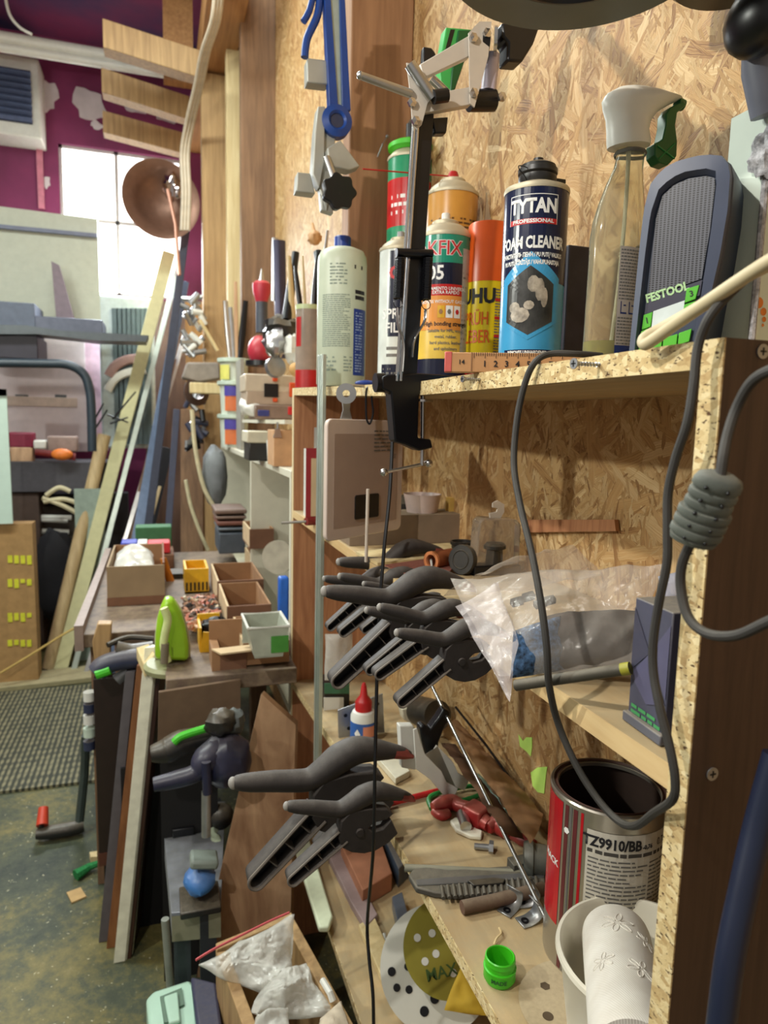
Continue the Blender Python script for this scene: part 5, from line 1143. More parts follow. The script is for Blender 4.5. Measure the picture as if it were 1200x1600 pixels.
seg3([(714, 1258, .014), (736, 1266, .014), (752, 1280, .014), (765, 1290, .014)], [.010, .012, .013, .010], M_redm, 'body')
p = on3(740, 1288, .0); MB().box(p+Vector((.004, 0, .016)), (.034, .036, .03), Matrix.Rotation(.5, 3, 'Z')).build('roller_block', M_redm, g, bev=.004)
MB().cyl(on3(722, 1272, .014), on3(728, 1292, .014), .009, n=18).build('steel_roller', M_steel, g)
MB().cyl(on3(756, 1276, .014), on3(762, 1286, .014), .008, n=18).build('steel_roller', M_steel, g)
seg3([(762, 1294, .012), (775, 1288, .014), (792, 1296, .014), (800, 1304, .012)], [.008, .014, .015, .008], M_redm, 'knob_neck')
seg3([(796, 1302, .010), (815, 1312, .010), (835, 1322, .010)], [.007, .009, .009], pm('dark_red_handle', (0, 0, 0)), 'handle_rod')
MB().lathe([(0, 0), (.021, 0), (.024, .006), (.024, .012), (.021, .014), (.019, .045), (0, .045)], on3(818, 1340, .024), (.85, -.45, .0), 22).build('grey_knob', pm('grey_ribbed_plastic', (78, 82, 78), .5, dust=.2), g)
p4 = [on3(u, v, .0008) for u, v in [(703, 1288), (712, 1282), (730, 1294), (754, 1304), (752, 1314), (734, 1312), (712, 1302)]]
tag(MB().prism(p4, (0, 0, .007)).build('milky_piece', pm('milky_offcut', (212, 206, 186), .4), bev=.002), 'milky plastic offcut lying before the red pipe cutter', 'offcut')
g = thing('hex_bolt', 'short zinc hex bolt lying beside the milky offcut', 'bolt', on3(757, 1326))
a, b, c_ = on3(741, 1322, .006), on3(764, 1324, .006), on3(771, 1325, .006)
MB().cyl(a, b, .0045, n=14).build('shank', M_zinc, g); MB().cyl(b, c_, .010, n=6).build('head', M_zinc, g, smooth=False)
# rods and utility knife
tag(MB().cyl(on3(632, 1356, .006), on3(850, 1366, .006), .0052, n=12).build('grey_tube', pm('grey_green_tube', (128, 130, 116), .5, dust=.3)), 'thin grey green tube lying furthest back among the tools near the tin', 'tube')
kn = thing('utility_knife', 'grey black snap off utility knife with a ribbed grip', 'knife', on3(740, 1395))
KM = pm('dusty_charcoal_plastic', (66, 64, 60), .6, dust=.45, dustcol=(150, 140, 120))
oc = [on3(u, v, .001) for u, v in [(638, 1376), (646, 1366), (668, 1363), (700, 1368), (850, 1358), (852, 1392), (760, 1410), (680, 1404), (650, 1396)]]
MB().prism(oc, (0, 0, .009)).build('handle_body', KM, kn, bev=.002)
oc = [on3(u, v, .0105) for u, v in [(650, 1376), (700, 1372), (850, 1364), (850, 1372), (700, 1382), (652, 1384)]]
MB().prism(oc, (0, 0, .0015)).build('steel_slot', M_zinc, kn, smooth=False)
for k in range(17):
    u = 690+k*9.2; a, b = on3(u, 1385-k*.9, .011), on3(u+3, 1404-k*.9, .011)
    MB().cyl(a, b, .0026, n=8).build('grip_rib', KM, kn)
oc = [on3(u, v, .0105) for u, v in [(730, 1380), (770, 1376), (790, 1378), (786, 1384), (740, 1388)]]
MB().prism(oc, (0, 0, .005)).build('slider', M_black, kn, bev=.001)
tag(MB().tube([on3(722, 1418, .009), on3(770, 1408, .009), on3(850, 1388, .009)], [.0085, .0085, .0085], 14).build('rusty_rod', pm('rusty_brown_rod', (92, 66, 54), .7, var=.3, dust=.35)), 'short brown rusty rod in front of the utility knife', 'rod')
tag(MB().box(on3(812, 1352, .01), (.03, .02, .018)).build('grey_block', pm('dusty_charcoal_plastic', (0, 0, 0)), bev=.001), 'small dark grey block beside the foot of the paint tin', 'block')
for i, (u, v, rt2) in enumerate([(796, 1414, .5), (822, 1404, -.2), (826, 1432, .1)]):
    p = on3(u, v+8, 0); g = thing('zinc_bracket', ['small curled zinc bracket, the left one by the tin', 'upright zinc bracket touching the steel rod', 'lowest flat zinc bracket in front of the tin'][i], 'bracket', p, 'zinc brackets by the paint tin')
    a_ = Vector((math.cos(rt2), math.sin(rt2), 0)); s_ = spl([p+a_*-.014+Vector((0, 0, .002)), p+Vector((0, 0, .002)), p+a_*.012+Vector((0, 0, .008)), p+a_*.014+Vector((0, 0, .020)), p+a_*.006+Vector((0, 0, .028))], 5)
    mb = MB(); w2 = Vector((-a_.y, a_.x, 0))*.010
    for q1_, q2_ in zip(s_, s_[1:]): mb.face([q1_-w2, q2_-w2, q2_+w2, q1_+w2])
    bmesh.ops.remove_doubles(mb.bm, verts=mb.bm.verts, dist=1e-5); mb.build('bent_strip', M_zinc, g, solid=.0015)
    MB().lathe([(.0025, 0), (.005, 0), (.005, .001), (.0025, .001)], p+a_*-.006+Vector((0, 0, .003)), (0, 0, 1), 16).build('eyelet', M_blackm, g)
# green cap
c = on3(780, 1530); r = px(25, c); H = .030
g = thing('green_container', 'bright green open screw cap lying upright near the shelf edge', 'cap', c)
MB().lathe([(0, .002), (r*.8, .002), (r*.82, H-.001), (r*.86, H), (r*.93, H-.001), (r*.93, H*.86), (r*.96, H*.82), (r*.96, H*.78), (r*.92, H*.76), (r*.92, H*.60), (r*1.02, H*.58), (r*1.02, H*.52), (r*.98, H*.50), (r*1.0, H*.16), (r*.85, 0), (0, 0)], c, n=40).build('threaded_cup', pm('lime_green_plastic', (66, 190, 32), .35, var=.06), g)
Cyl((c.x, c.y), r, c.z, face_ang(c.x, c.y)).text('lettering', 'MADE', H*.22, 0, H*.34, M_dkgreen, g, .0002)
tag(MB().tube(spl([on3(772, 1476, .002), on3(776, 1466, .004), on3(783, 1458, .004), on3(780, 1450, .003)]), .0014, 6).build('wood_curl', M_pale), 'little curled wood shaving behind the green cap', 'shaving')
# paint tin
c = on3(935, 1446); c = P(940, 1400, X=.492); c.z = -.6218; r = .0655; H = P(943, 1224, Y=c.y).z-c.z-.004
g = thing('paint_tin', 'open used paint tin with a red stripe and white lettered label', 'tin', c)
MB().lathe([(0, .003), (r*.97, .003), (r*.99, 0), (r, .003), (r, H-.006), (r*1.012, H-.004), (r*1.02, H-.001), (r*1.0, H+.001), (r*.95, H+.0008), (r*.94, H-.002), (r*.90, H-.003), (r*.885, H), (r*.87, H-.001), (r*.865, H-.005)], c, n=72).build('tin_body', pm('tinplate', (176, 170, 158), .3, .75, var=.12, sc=12), g)
MB().lathe([(r*.875, H-.0025), (r*.97, H-.008), (r*.97, .005), (0, .005)], c, n=56).build('stained_inside', pm('stained_brown_inside', (58, 42, 34), .75, var=.5, sc=14), g)
MB().lathe([(r*.89, H+.0004), (r*.93, H-.0014), (r*.955, H+.0014)], c, n=72).build('rim_residue', pm('brown_residue', (84, 56, 46), .6, var=.3), g)
cy = Cyl((c.x, c.y), r, c.z, face_ang(c.x, c.y)-.06)
cy.rect(MB(), -r*1.42, -r*.74, H*.25, H*.97, .0004).build('red_field', pm('tin_red_print', (178, 22, 34), .25), g)
for x0_, x1_, mt in [(-.68, -.60, 'tin_brown_print'), (-.57, -.53, 'tin_grey_print'), (-.50, -.42, 'tin_brown_print'), (-.36, -.31, 'tin_red_print')]:
    cy.rect(MB(), r*x0_, r*x1_, .004, H*.97, .0004, 2).build('stripe', pm(mt, {'tin_brown_print': (96, 40, 44), 'tin_grey_print': (100, 98, 96), 'tin_red_print': (178, 22, 34)}[mt], .3), g)
cy.text('lettering', 'MACK', .011, -r*1.02, H*.60, M_inkw, g, .0003)
cy.rect(MB(), -r*.24, r*1.45, H*.10, H*.90, .0004).build('paper_label', pm('tin_paper_label', (206, 200, 186), .6, var=.04), g)
cy.text('lettering', 'TZ9910/BB', .0165, r*.18, H*.84, M_ink, g, .0006, .82, .0008); cy.text('lettering', '-0,76', .0070, r*.78, H*.83, M_ink, g, .0003, .9, .0008); cy.text('lettering', '0.76L', .0125, r*1.14, H*.84, pm('dark_grey_ink', (70, 66, 62), .6), g, .0001, .7, .0008)
mb = MB(); cy.lines(mb, -r*.20, r*.80, H*.42, H*.76, 15, .38, 21, .0008); mb.build('small_print', M_inkg, g, smooth=False)
mb = MB(); cy.lines(mb, -r*.22, r*1.4, H*.775, H*.80, 1, .8, 25, .0008); mb.build('small_heading', pm('dark_grey_ink', (0, 0, 0)), g, smooth=False)
mb = MB(); cy.lines(mb, -r*.20, r*.78, H*.11, H*.38, 12, .38, 22, .0008); mb.build('small_print', M_inkg, g, smooth=False)
mb = MB(); cy.lines(mb, r*.84, r*1.42, H*.3, H*.75, 20, .38, 23, .0008); mb.build('small_print', M_inkg, g, smooth=False)
for (a_, zz) in ((-.62, .83), (.0, 0)):
    if zz: cy.poly(MB(), [(r*a_+.004*math.cos(i), H*zz+.004*math.sin(i)) for i in range(6)], .001).build('paint_spot', M_inkw, g)
# bucket with paper roll
g = thing('white_bucket', 'white plastic tub holding a roll of kitchen paper, at the near end', 'tub', (.41, .445, -.6215))
rb_ = .083; Hb = .112; bq = P(1008, 1492, Z=-.51); cb2 = Vector((bq.x, max(bq.y, Y0+T+rb_*1.03), -.6215))
MB().lathe([(0, .002), (rb_*.76, .002), (rb_*.95, Hb-.002), (rb_*.98, Hb+.001), (rb_*1.02, Hb), (rb_*1.03, Hb-.004), (rb_*.99, Hb-.008), (rb_*.97, Hb-.010), (rb_*.80, 0), (0, 0)], cb2, n=72).build('tub_wall', pm('cream_white_tub', (226, 220, 202), .35, var=.03), g)
fe, ne = P(962, 1462, Z=-.528), P(992, 1660, Z=-.500)
pax = (fe-ne).normalized(); PH = (fe-ne).length; rp = .0345
pr_t = thing('paper_roll', 'roll of white kitchen paper embossed with flowers, lying in the white tub', 'paper roll', ne)
m, t = newmat('embossed_paper'); t.b.inputs['Roughness'].default_value = .9
wv = t.a('ShaderNodeTexWave', i_Scale=160, i_Distortion=1); t.l(t.coord(), wv.inputs['Vector']); nz_ = t.a('ShaderNodeTexNoise', i_Scale=40); t.l(t.coord(), nz_.inputs['Vector'])
t.l(t.ramp(nz_.outputs['Fac'], [(.3, lin((222, 216, 204))), (.7, lin((234, 230, 220)))]), t.b.inputs['Base Color']); t.bump(wv.outputs['Fac'], .0004, .4)
MB().lathe([(0, PH*.97), (rp*.9, PH*.99), (rp*.98, PH*.985), (rp, PH*.95), (rp, .002), (rp*.97, 0), (rp*.40, 0), (rp*.38, .004)], ne, pax, 56).build('paper', m, pr_t)
MB().lathe([(rp*.36, -.001), (rp*.41, -.001), (rp*.41, .06), (rp*.36, .06), (rp*.36, -.001)], ne, pax, 32).build('card_tube', M_card, pr_t)
qx, qy, _ = basis(pax)
def onroll(al, h_): return ne+pax*h_+(qx*math.cos(al)+qy*math.sin(al))*(rp+.0003)
vd = (-fe).normalized(); al0 = math.atan2(vd.dot(qy), vd.dot(qx))
for (da, hh, s_) in [(.1, PH*.78, .011), (-.45, PH*.45, .008), (.55, PH*.40, .009), (.9, PH*.72, .007)]:
    for k in range(6):
        a_ = 2*PI*k/6+.3; c0_ = (al0+da+math.cos(a_)*s_/rp*.9, hh+math.sin(a_)*s_*.9); lo = []
        for j in range(14):
            b_ = 2*PI*j/14; lx, ly = math.cos(b_)*s_*.62, math.sin(b_)*s_*.26; X2 = lx*math.cos(a_)-ly*math.sin(a_); Y2 = lx*math.sin(a_)+ly*math.cos(a_)
            lo.append(onroll(c0_[0]+X2/rp, c0_[1]+Y2))
        MB().tube(lo, .0005, 5, closed=True).build('embossed_petal', m, pr_t)
# sanding discs on third shelf front
for (u, v, r_px, zoff, mt, lab, nm) in [(905, 1572, 98, .0010, pm('dusty_beige_abrasive', (182, 164, 132), .9, var=.08, sc=200), 'dusty beige sanding disc with holes lying before the white tub', 'sanding_disc'), (930, 1640, 100, .0002, pm('white_disc', (206, 204, 190), .8), 'white sanding disc under the dusty beige one, at the picture bottom', 'sanding_disc')]:
    p = on3(u, v, zoff); rr3 = px(r_px, p)*.95; p.x = max(p.x, XF+.02)
    o = tag(MB().lathe([(0, 0), (rr3, 0), (rr3, .0006), (0, .0006)], p, n=64).build(nm, mt), lab, 'sanding disc')
    for k in range(6):
        a_ = 2*PI*k/6+1.1; MB().lathe([(0, 0), (rr3*.09, 0)], p+Vector((math.cos(a_)*rr3*.62, math.sin(a_)*rr3*.62, .0009)), n=6 if k % 2 else 18).build('hole', pm('hole_shade_card', (86, 70, 50), .9), o)
# cardboard and foil strips along the wall
st = thing('paper_wrapping', 'long crumpled brown paper wrapping leaning on the strand board wall', 'paper', on3(745, 1210))
MB().pillow(P(700, 1130, X=.50), P(830, 1320, X=.47), P(850, 1270, X=.545), P(712, 1120, X=.545), .012, 30, 10, wr=.006, seed=21, freq=22, up=(-1, 0, 1)).build('brown_sheet', pm('kraft_paper', (150, 112, 76), .8, var=.2), st)
MB().pillow(P(690, 1160, X=.46), P(790, 1300, X=.44), P(820, 1310, X=.48), P(712, 1160, X=.50), .008, 24, 8, wr=.005, seed=22, freq=26, up=(-1, 0, 1)).build('brown_sheet', pm('dark_kraft', (96, 66, 44), .8, var=.3), st)
tag(MB().cyl(on3(745, 1215, .012), on3(795, 1268, .012), .008, n=14).build('glass_tube', pm('mint_glass_tube', (170, 200, 186), .15, trans=.4)), 'pale mint tube lying beside the steel rod', 'tube')
tag(MB().tube([P(712, 1105, X=.54), P(760, 1165, X=.54), P(830, 1262, X=.54)], .0024, 6).build('dark_wire', M_blackm), 'thin dark wire running down along the strand board wall', 'wire')
# ================================================================ lowest visible shelf
Z4 = -1.0798
def on4(u, v, k=0): return P(u, v, Z=Z4+k)
g = thing('sanding_disc', 'large white perforated sanding disc leaning under the shelf edge', 'sanding disc', P(670, 1600, Y=1.04))
def disc(c, r, nrm_, mat, g, th=.0008, name='abrasive_face'): return MB().lathe([(0, 0), (r, 0), (r, th), (0, th)], c, nrm_, 72).build(name, mat, g)
dn = Vector((-.25, -.80, .5)).normalized()
dc_ = P(682, 1512, Y=1.06); dr_ = px(88, dc_); dx_, dy_, _ = basis(dn)
def disc_holes(c, r, lst, g, mat):
    for (u, v, s_) in lst:
        d = ray(u, v); q0 = d*(c.dot(dn)/d.dot(dn)); MB().lathe([(0, 0), (r*s_*.8, 0)], q0+dn*.0014, dn, 18).build('hole', mat, g)
disc(dc_, dr_, dn, pm('white_abrasive', (214, 214, 204), .85, var=.04), g)
disc_holes(dc_, dr_, [(620, 1543, .08), (637, 1510, .08), (639, 1546, .08), (679, 1560, .10), (663, 1580, .10), (612, 1518, .09)], g, M_blackc)
g = thing('sanding_disc', 'olive sanding disc with white holes, lying over the white disc', 'sanding disc', P(690, 1490, Y=1.02))
dc2 = P(700, 1480, Y=1.01); dr2 = px(70, dc2)
disc(dc2, dr2, dn, pm('olive_abrasive', (142, 132, 44), .8, var=.08), g); disc_holes(dc2, dr2, [(652, 1465, .10), (675, 1458, .10), (681, 1490, .10), (664, 1502, .10), (708, 1520, .10)], g, M_white)
d_ = ray(690, 1520); t0_ = d_*((dc2.dot(dn)+.0016)/d_.dot(dn)); tr2 = Vector((1, -.2, .2)); tr2 = tr2-dn*tr2.dot(dn); flat_text('lettering', 'MAX', .026, t0_, tr2, dn.cross(tr2)*(1 if dn.cross(tr2).z > 0 else -1), pm('dark_green_ink', (60, 86, 30), .6), g, .0004)
tag(MB().pillow(P(695, 1580, Y=.93), P(770, 1590, Y=.90), P(760, 1530, Y=.95), P(722, 1505, Y=.96), .02, 16, 16, wr=.005, seed=31, up=(0, -1, 0)).build('yellow_sandpaper', pm('yellow_abrasive', (196, 160, 44), .8, var=.1), ang=60), 'folded yellow sanding sheet below the shelf edge', 'sandpaper')
def slab4(name, pts, k, th, mat, label, cat, bev=.002): return tag(MB().prism([on4(u, v, k) for u, v in pts], (0, 0, th)).build(name, mat, bev=bev), label, cat)
slab4('pale_moulding', [(452, 1305), (478, 1300), (520, 1440), (514, 1458), (498, 1458)], .022, .014, pm('mint_moulding', (206, 214, 184), .5), 'long pale mint plastic moulding at the front of lowest shelf', 'moulding', .004)
slab4('mauve_board', [(505, 1330), (528, 1322), (590, 1440), (572, 1460), (548, 1420)], .001, .018, pm('mauve_grey_board', (150, 130, 128), .6), 'mauve grey strip of board lying on the lowest shelf', 'board')
slab4('cream_batten', [(560, 1455), (584, 1440), (620, 1520), (606, 1560)], .001, .016, M_pale, 'cream batten end lying on the lowest shelf near the cord', 'board')
o = slab4('brown_box', [(532, 1345), (590, 1325), (612, 1392), (566, 1420)], .001, .045, pm('terracotta_card', (166, 112, 84), .7), 'terracotta brown flat box on the lowest shelf', 'box')
slab4('blue_black_case', [(596, 1330), (618, 1322), (642, 1368), (622, 1388)], .001, .05, pm('blue_black_shell', (60, 74, 92), .4, dust=.3), 'blue black tool case end beside the terracotta box', 'case')
slab4('steel_plate', [(612, 1420), (628, 1412), (640, 1460), (626, 1482)], .001, .03, pm('blue_steel_plate', (120, 132, 150), .35, .6), 'blue grey steel plate standing left of the olive disc', 'plate')
tag(MB().tube([on4(600, 1460, .01), on4(604, 1482, .01), on4(628, 1476, .01), on4(634, 1498, .01)], .004, 8).build('bent_rod', M_white), 'bent white wire frame left of the sanding discs', 'wire')
tag(MB().prism([on4(u, v, .0005) for u, v in [(640, 1440), (700, 1420), (750, 1500), (690, 1470)]], (0, 0, .03)).build('cream_rag', pm('cream_cloth', (206, 204, 184), .9), bev=.006), 'cream cloth behind the olive sanding disc', 'cloth')
# ================================================================ white shelf unit beyond the big one
UY0, UY1 = 1.79, 3.95
M_wmel = pm('cream_white_melamine', (220, 216, 196), .45, var=.04); M_wgrey = pm('grey_white_melamine', (150, 146, 136), .5, var=.05)
wu = thing('white_shelf_unit', 'low pale melamine shelf unit with sloping line of boxes, behind the big shelf', 'shelf', (.45, 2.9, ZF))
zt_, zm_ = -.128, -.56
def zU(u, v): return P(u, v, X=XF).z
MB().b2((XF, UY0, zt_-.02), (WX-.002, UY1, zt_)).build('top_board', M_wmel, wu, bev=.001)
for y in (UY0, 2.62, UY1-.02): MB().b2((XF, y, -.80), (WX-.002, y+.02, zt_-.02)).build('upright_panel', M_wmel, wu, bev=.001)
MB().b2((XF, UY0+.02, -.80), (WX-.002, UY1, -.78)).build('lower_board', M_wmel, wu, bev=.001)
MB().b2((WX-.03, UY0+.02, -.78), (WX-.02, UY1-.02, zt_-.02)).build('back_board', M_wgrey, wu)
for y in (UY0+.1, UY1-.1): MB().b2((XF+.02, y, ZF), (XF+.06, y+.04, -.80)).build('leg', M_wgrey, wu)
# second level above it: little shelf board on grey post
g = thing('wall_rack', 'small pale wall rack board on a grey post above the white shelf unit', 'rack', P(440, 655, X=.36))
pa, pb_ = P(386, 660, X=.36), P(458, 655, X=.36)
MB().b2((.34, pb_.y+.02, P(440, 656, X=.36).z-.012), (WX-.002, pa.y, P(440, 656, X=.36).z)).build('rack_board', M_wmel, g)
MB().b2((.345, P(378, 700, X=.35).y, zt_+.0005), (.36, P(371, 700, X=.35).y, P(378, 560, X=.35).z)).build('grey_post', M_wgrey, g)
ZR = P(440, 656, X=.36).z
# stacked tubs
M_tub = pm('mint_white_tub', (206, 214, 200), .4, var=.04)
yt = P(352, 690, X=.36).y; zc = zt_+.0005
hT = px(52, P(363, 650, Y=3.55)); Yt = 3.45
zc = zt_+.0005
for k, (v0, v1, lab) in enumerate([(693, 645, 'lowest of the three stacked white tubs with violet orange labels'), (640, 592, 'middle one of the three stacked white tubs'), (588, 556, 'top tub of the stack, holding chisels')]):
    c = P(366, v0, Y=Yt); c = Vector((max(c.x, .345+.0), Yt, zc)); r = px(23, c); h = P(366, v1, Y=Yt).z-P(366, v0, Y=Yt).z
    c.x = P(366, v0, Y=Yt).x
    g = thing('lidded_tub', lab, 'tub', c, 'stacked white tubs')
    MB().lathe([(0, 0), (r*.86, 0), (r*.96, h), (0, h)], c, n=28).build('tub_body', M_tub, g); MB().lathe([(r*1.04, h-.012), (r*1.12, h-.008), (r*1.12, h+.008), (r, h+.010), (0, h+.010)], c, n=28).build('rim_lid', pm('mint_rim', (196, 212, 196), .4), g)
    cy = Cyl((c.x, c.y), r*.93, c.z, face_ang(c.x, c.y)-.1)
    if k < 2: cy.rect(MB(), -r*.5, r*.6, h*.1, h*.85, .006).build('orange_label', pm('tub_orange_print', (206, 110, 60), .5), g); cy.rect(MB(), -r*.52, r*.62, h*.58, h*.9, .008).build('violet_label', pm('tub_violet_print', (70, 60, 150), .5), g)
    else: cy.rect(MB(), -r*.9, -r*.2, h*.05, h*.75, .008).build('yellow_label', pm('tub_yellow_print', (214, 210, 110), .5), g)
    zc += h+.0105
ctop = Vector((P(366, 556, Y=Yt).x, Yt, zc-.01))
for k, (u, v, du, w_, mt, nm, lab) in enumerate([(352, 470, -8, 10, M_steel, 'chisel', 'broad shiny chisel blade standing at the left of the top tub'), (368, 440, 6, 7, M_walnut, 'wooden_stick', 'brown tipped pale stick standing in the top tub'), (384, 470, 12, 11, M_blackm, 'pliers', 'dark pliers standing at the right of the top tub'), (360, 480, 0, 8, M_zinc, 'spanner', 'grey spanner between chisel and stick in the top tub')]):
    a, b = ctop+Vector((px(du*.6, ctop), 0, -.02)), P(u, v, Y=Yt)
    tag(MB().tube([a, a.lerp(b, .5), b], [px(w_*.35, a), px(w_*.5, a), px(w_*.35, a)], 8, flat=.5).build(nm, mt), lab, 'tool')
# organiser cases
def boxpx(name, u0, v0, u1, v1, Y, d, mat, label, cat, parent=None, group=None, bev=.004, zb=None):
    a, b = P(u0, v1, Y=Y), P(u1, v0, Y=Y)
    o = MB().b2((a.x, Y, a.z if zb is None else zb), (b.x, Y+d, b.z)).build(name, mat, parent, bev=bev)
    return tag(o, label, cat, group) if label else o
g = thing('organiser_case', 'smoky clear organiser case with orange latches and black label', 'case', P(420, 625, Y=2.35))
M_smoke = pm('smoky_plastic', (186, 166, 146), .3, var=.08); M_orl = pm('orange_latch', (220, 84, 36), .4)
boxpx('lower_shell', 385, 612, 468, 632, 2.35, .16, M_smoke, None, None, g); boxpx('lid_shell', 383, 587, 468, 611, 2.35, .16, pm('smoky_lid', (206, 190, 168), .3, var=.08), None, None, g)
boxpx('black_label', 413, 600, 435, 620, 2.345, .004, M_blackc, None, None, g, bev=0); boxpx('orange_latch', 452, 598, 462, 620, 2.343, .006, M_orl, None, None, g); boxpx('orange_latch', 426, 590, 434, 596, 2.343, .006, M_orl, None, None, g); boxpx('orange_latch', 426, 622, 434, 628, 2.343, .006, M_orl, None, None, g)
g = thing('organiser_case', 'lower smoky organiser case with blue and red latches', 'case', P(420, 655, Y=2.3))
boxpx('case_shell', 398, 634, 462, ZR, 2.32, .16, pm('smoky_dark', (130, 108, 96), .3), None, None, g) if False else boxpx('case_shell', 398, 634, 462, 654, 2.32, .16, pm('smoky_dark', (130, 108, 96), .3), None, None, g)
boxpx('blue_latch', 403, 641, 421, 650, 2.315, .004, pm('blue_latch', (50, 56, 120), .4), None, None, g); boxpx('red_latch', 450, 636, 460, 648, 2.315, .004, M_red, None, None, g)
tag(MB().pillow(P(376, 648, Y=2.4), P(402, 652, Y=2.34), P(404, 632, Y=2.34), P(376, 622, Y=2.4), .05, 12, 12, wr=.006, seed=44, up=(0, -1, 0)).build('white_packet', M_white), 'crumpled white packet at the left end of the organiser cases', 'packet')
g = thing('black_jar', 'square black jar with a wide cream lid on the white shelf top', 'jar', P(405, 715, Y=2.45))
boxpx('jar_body', 389, 690, 426, 728, 2.25, .14, M_black, None, None, g, zb=zt_+.0005); boxpx('cream_lid', 386, 674, 428, 692, 2.245, .15, pm('cream_lid', (212, 204, 180), .45), None, None, g)
tag(MB().b2((P(428, 700, Y=1.98).x, 1.98, zt_+.0005), (P(470, 700, Y=1.98).x, 2.10, P(440, 672, Y=1.98).z)).build('cardboard_box', pm('light_tan_card', (196, 152, 110), .8), bev=.001), 'tan cardboard box with binder clip on the white shelf near the big shelf', 'box')
cl_ = P(434, 676, Y=1.975); tag(MB().prism([cl_+Vector((x, 0, z)) for x, z in [(-.012, -.014), (.012, -.014), (.006, .012), (-.006, .012)]], (0, .012, 0)).tube([cl_+Vector((0, 0, .01)), cl_+Vector((0, 0, .03))], .004, 8).build('binder_clip', M_steel), 'shiny binder clip on the tan cardboard box edge', 'clip')
g = P(424, 662, Y=2.15); tag(MB().lathe([(0, 0), (.03, 0), (.034, .07), (0, .07)], (g.x+.02, 2.16, zt_+.0005), n=24).build('white_cup', M_white), 'plain white cup behind the tan cardboard box', 'cup')
# power tools hanging on the wall behind
g = thing('cordless_multitool', 'red and grey cordless tool with round red base, hanging above the cases', 'power tool', P(405, 560, Y=2.8))
M_tred = pm('tool_red', (188, 46, 66), .4, var=.1, dust=.2)
c = P(406, 548, Y=2.85); MB().ell(c, (px(19, c), .05, px(24, c))).build('round_base', M_tred, g); MB().cyl(P(409, 520, Y=2.85), P(409, 470, Y=2.85), px(9, c), px(9, c), 18).build('grey_grip', pm('tool_dark_grey', (70, 74, 84), .5), g)
MB().lathe([(0, 0), (px(9, c), 0), (px(14, c), .04), (px(14, c), .07), (px(10, c), .08), (0, .08)], P(409, 472, Y=2.85), (0, 0, 1), 24).build('red_head', M_tred, g); MB().cyl(P(409, 440, Y=2.85), P(409, 420, Y=2.85), px(4, c), px(1, c), 12).build('bright_bit', M_steel, g)
MB().lathe([(0, 0), (px(22, c), 0), (px(22, c), .02), (0, .02)], P(406, 572, Y=2.85), (0, 0, 1), 24).build('dark_foot', M_blackc, g)
def stick(name, u0, v0, u1, v1, Y, r0, r1, mat, label, cat='tool', fl=.6):
    a, b = P(u0, v0, Y=Y), P(u1, v1, Y=Y); return tag(MB().tube([a, a.lerp(b, .5), b], [px(r0, a), px((r0+r1)/2, a), px(r1, a)], 10, flat=fl).build(name, mat), label, cat)
stick('bar_clamp', 440, 560, 436, 376, 2.6, 9, 10, pm('dark_violet_metal', (66, 64, 86), .35, .4), 'long dark violet bar clamp standing between red tool and jar', 'clamp')
stick('bar_clamp', 428, 470, 430, 372, 2.62, 4, 5, M_steel, 'thin bright steel bar leaning left of the dark violet clamp', 'clamp')
stick('chisel', 458, 520, 452, 400, 2.3, 6, 3, M_pale, 'pale chisel handle leaning left of the red footed jar')
c = P(443, 548, Y=2.3); g = thing('power_tool', 'black and white power tool with shiny gears, left of the red footed jar', 'power tool', c)
MB().ell(P(442, 520, Y=2.3), (.06, .05, .05), nz=.5, seed=3, n=20).build('black_housing', M_black, g); MB().ell(P(432, 535, Y=2.28), (.04, .04, .05), nz=.5, seed=5, n=20).build('gear_housing', M_steel, g)
MB().ell(P(458, 545, Y=2.25), (.03, .04, .05), nz=.4, seed=7).build('white_cover', M_white, g); MB().lathe([(0, 0), (px(16, c), 0), (px(16, c), .02), (0, .02)], P(428, 575, Y=2.28), (.3, -.9, .2), 24).build('disc_guard', M_zinc, g); MB().cyl(P(448, 500, Y=2.3), P(462, 395, Y=2.35), px(8, c), px(6, c), 14).build('black_handle', M_blackc, g)
c = P(461, 578, Y=2.1); tag(MB().lathe([(px(5, c), 0), (px(11, c), 0), (px(11, c), .03), (px(5, c), .03), (px(5, c), 0)], c, (.4, -.9, .1), 24).build('cork_roll', pm('cork_roll', (206, 160, 100), .6)), 'cork coloured tape roll standing at the foot of the power tool', 'tape roll')
# tools on the studs: bunch of fittings
rnd = random.Random(8)
g = thing('fitting_cluster', 'cluster of bright chrome fittings hanging on the tan post', 'fittings', P(305, 520, Y=3.9))
for k in range(26):
    u, v = 288+rnd.random()*34, 462+rnd.random()*90; p = P(u, v, Y=3.9+rnd.random()*.08)
    d = Vector((rnd.uniform(-1, 1), rnd.uniform(-.3, .3), rnd.uniform(-1, 1))).normalized()*px(rnd.uniform(10, 26), p)
    MB().tube([p-d*.5, p+d*.5], px(rnd.uniform(2.5, 5), p), 10).build('fitting', rnd.choice([M_steel, M_zinc, M_zinc, M_white]), g)
g2 = thing('fitting_cluster', 'lower cluster of dark and chrome fittings under the copper ring', 'fittings', P(305, 640, Y=3.9))
for k in range(24):
    u, v = 290+rnd.random()*28, 610+rnd.random()*90; p = P(u, v, Y=3.9+rnd.random()*.08)
    d = Vector((rnd.uniform(-.6, .6), rnd.uniform(-.3, .3), rnd.uniform(-1, 1))).normalized()*px(rnd.uniform(14, 30), p)
    MB().tube([p-d*.5, p+d*.5], px(rnd.uniform(2.5, 5), p), 10).build('fitting', rnd.choice([M_zinc, M_navy, M_blackm, M_steel]), g2)
stick('pale_lever', 312, 500, 340, 548, 3.88, 3, 3, M_pale, 'pale stick leaning across the tan post', 'stick', 1)
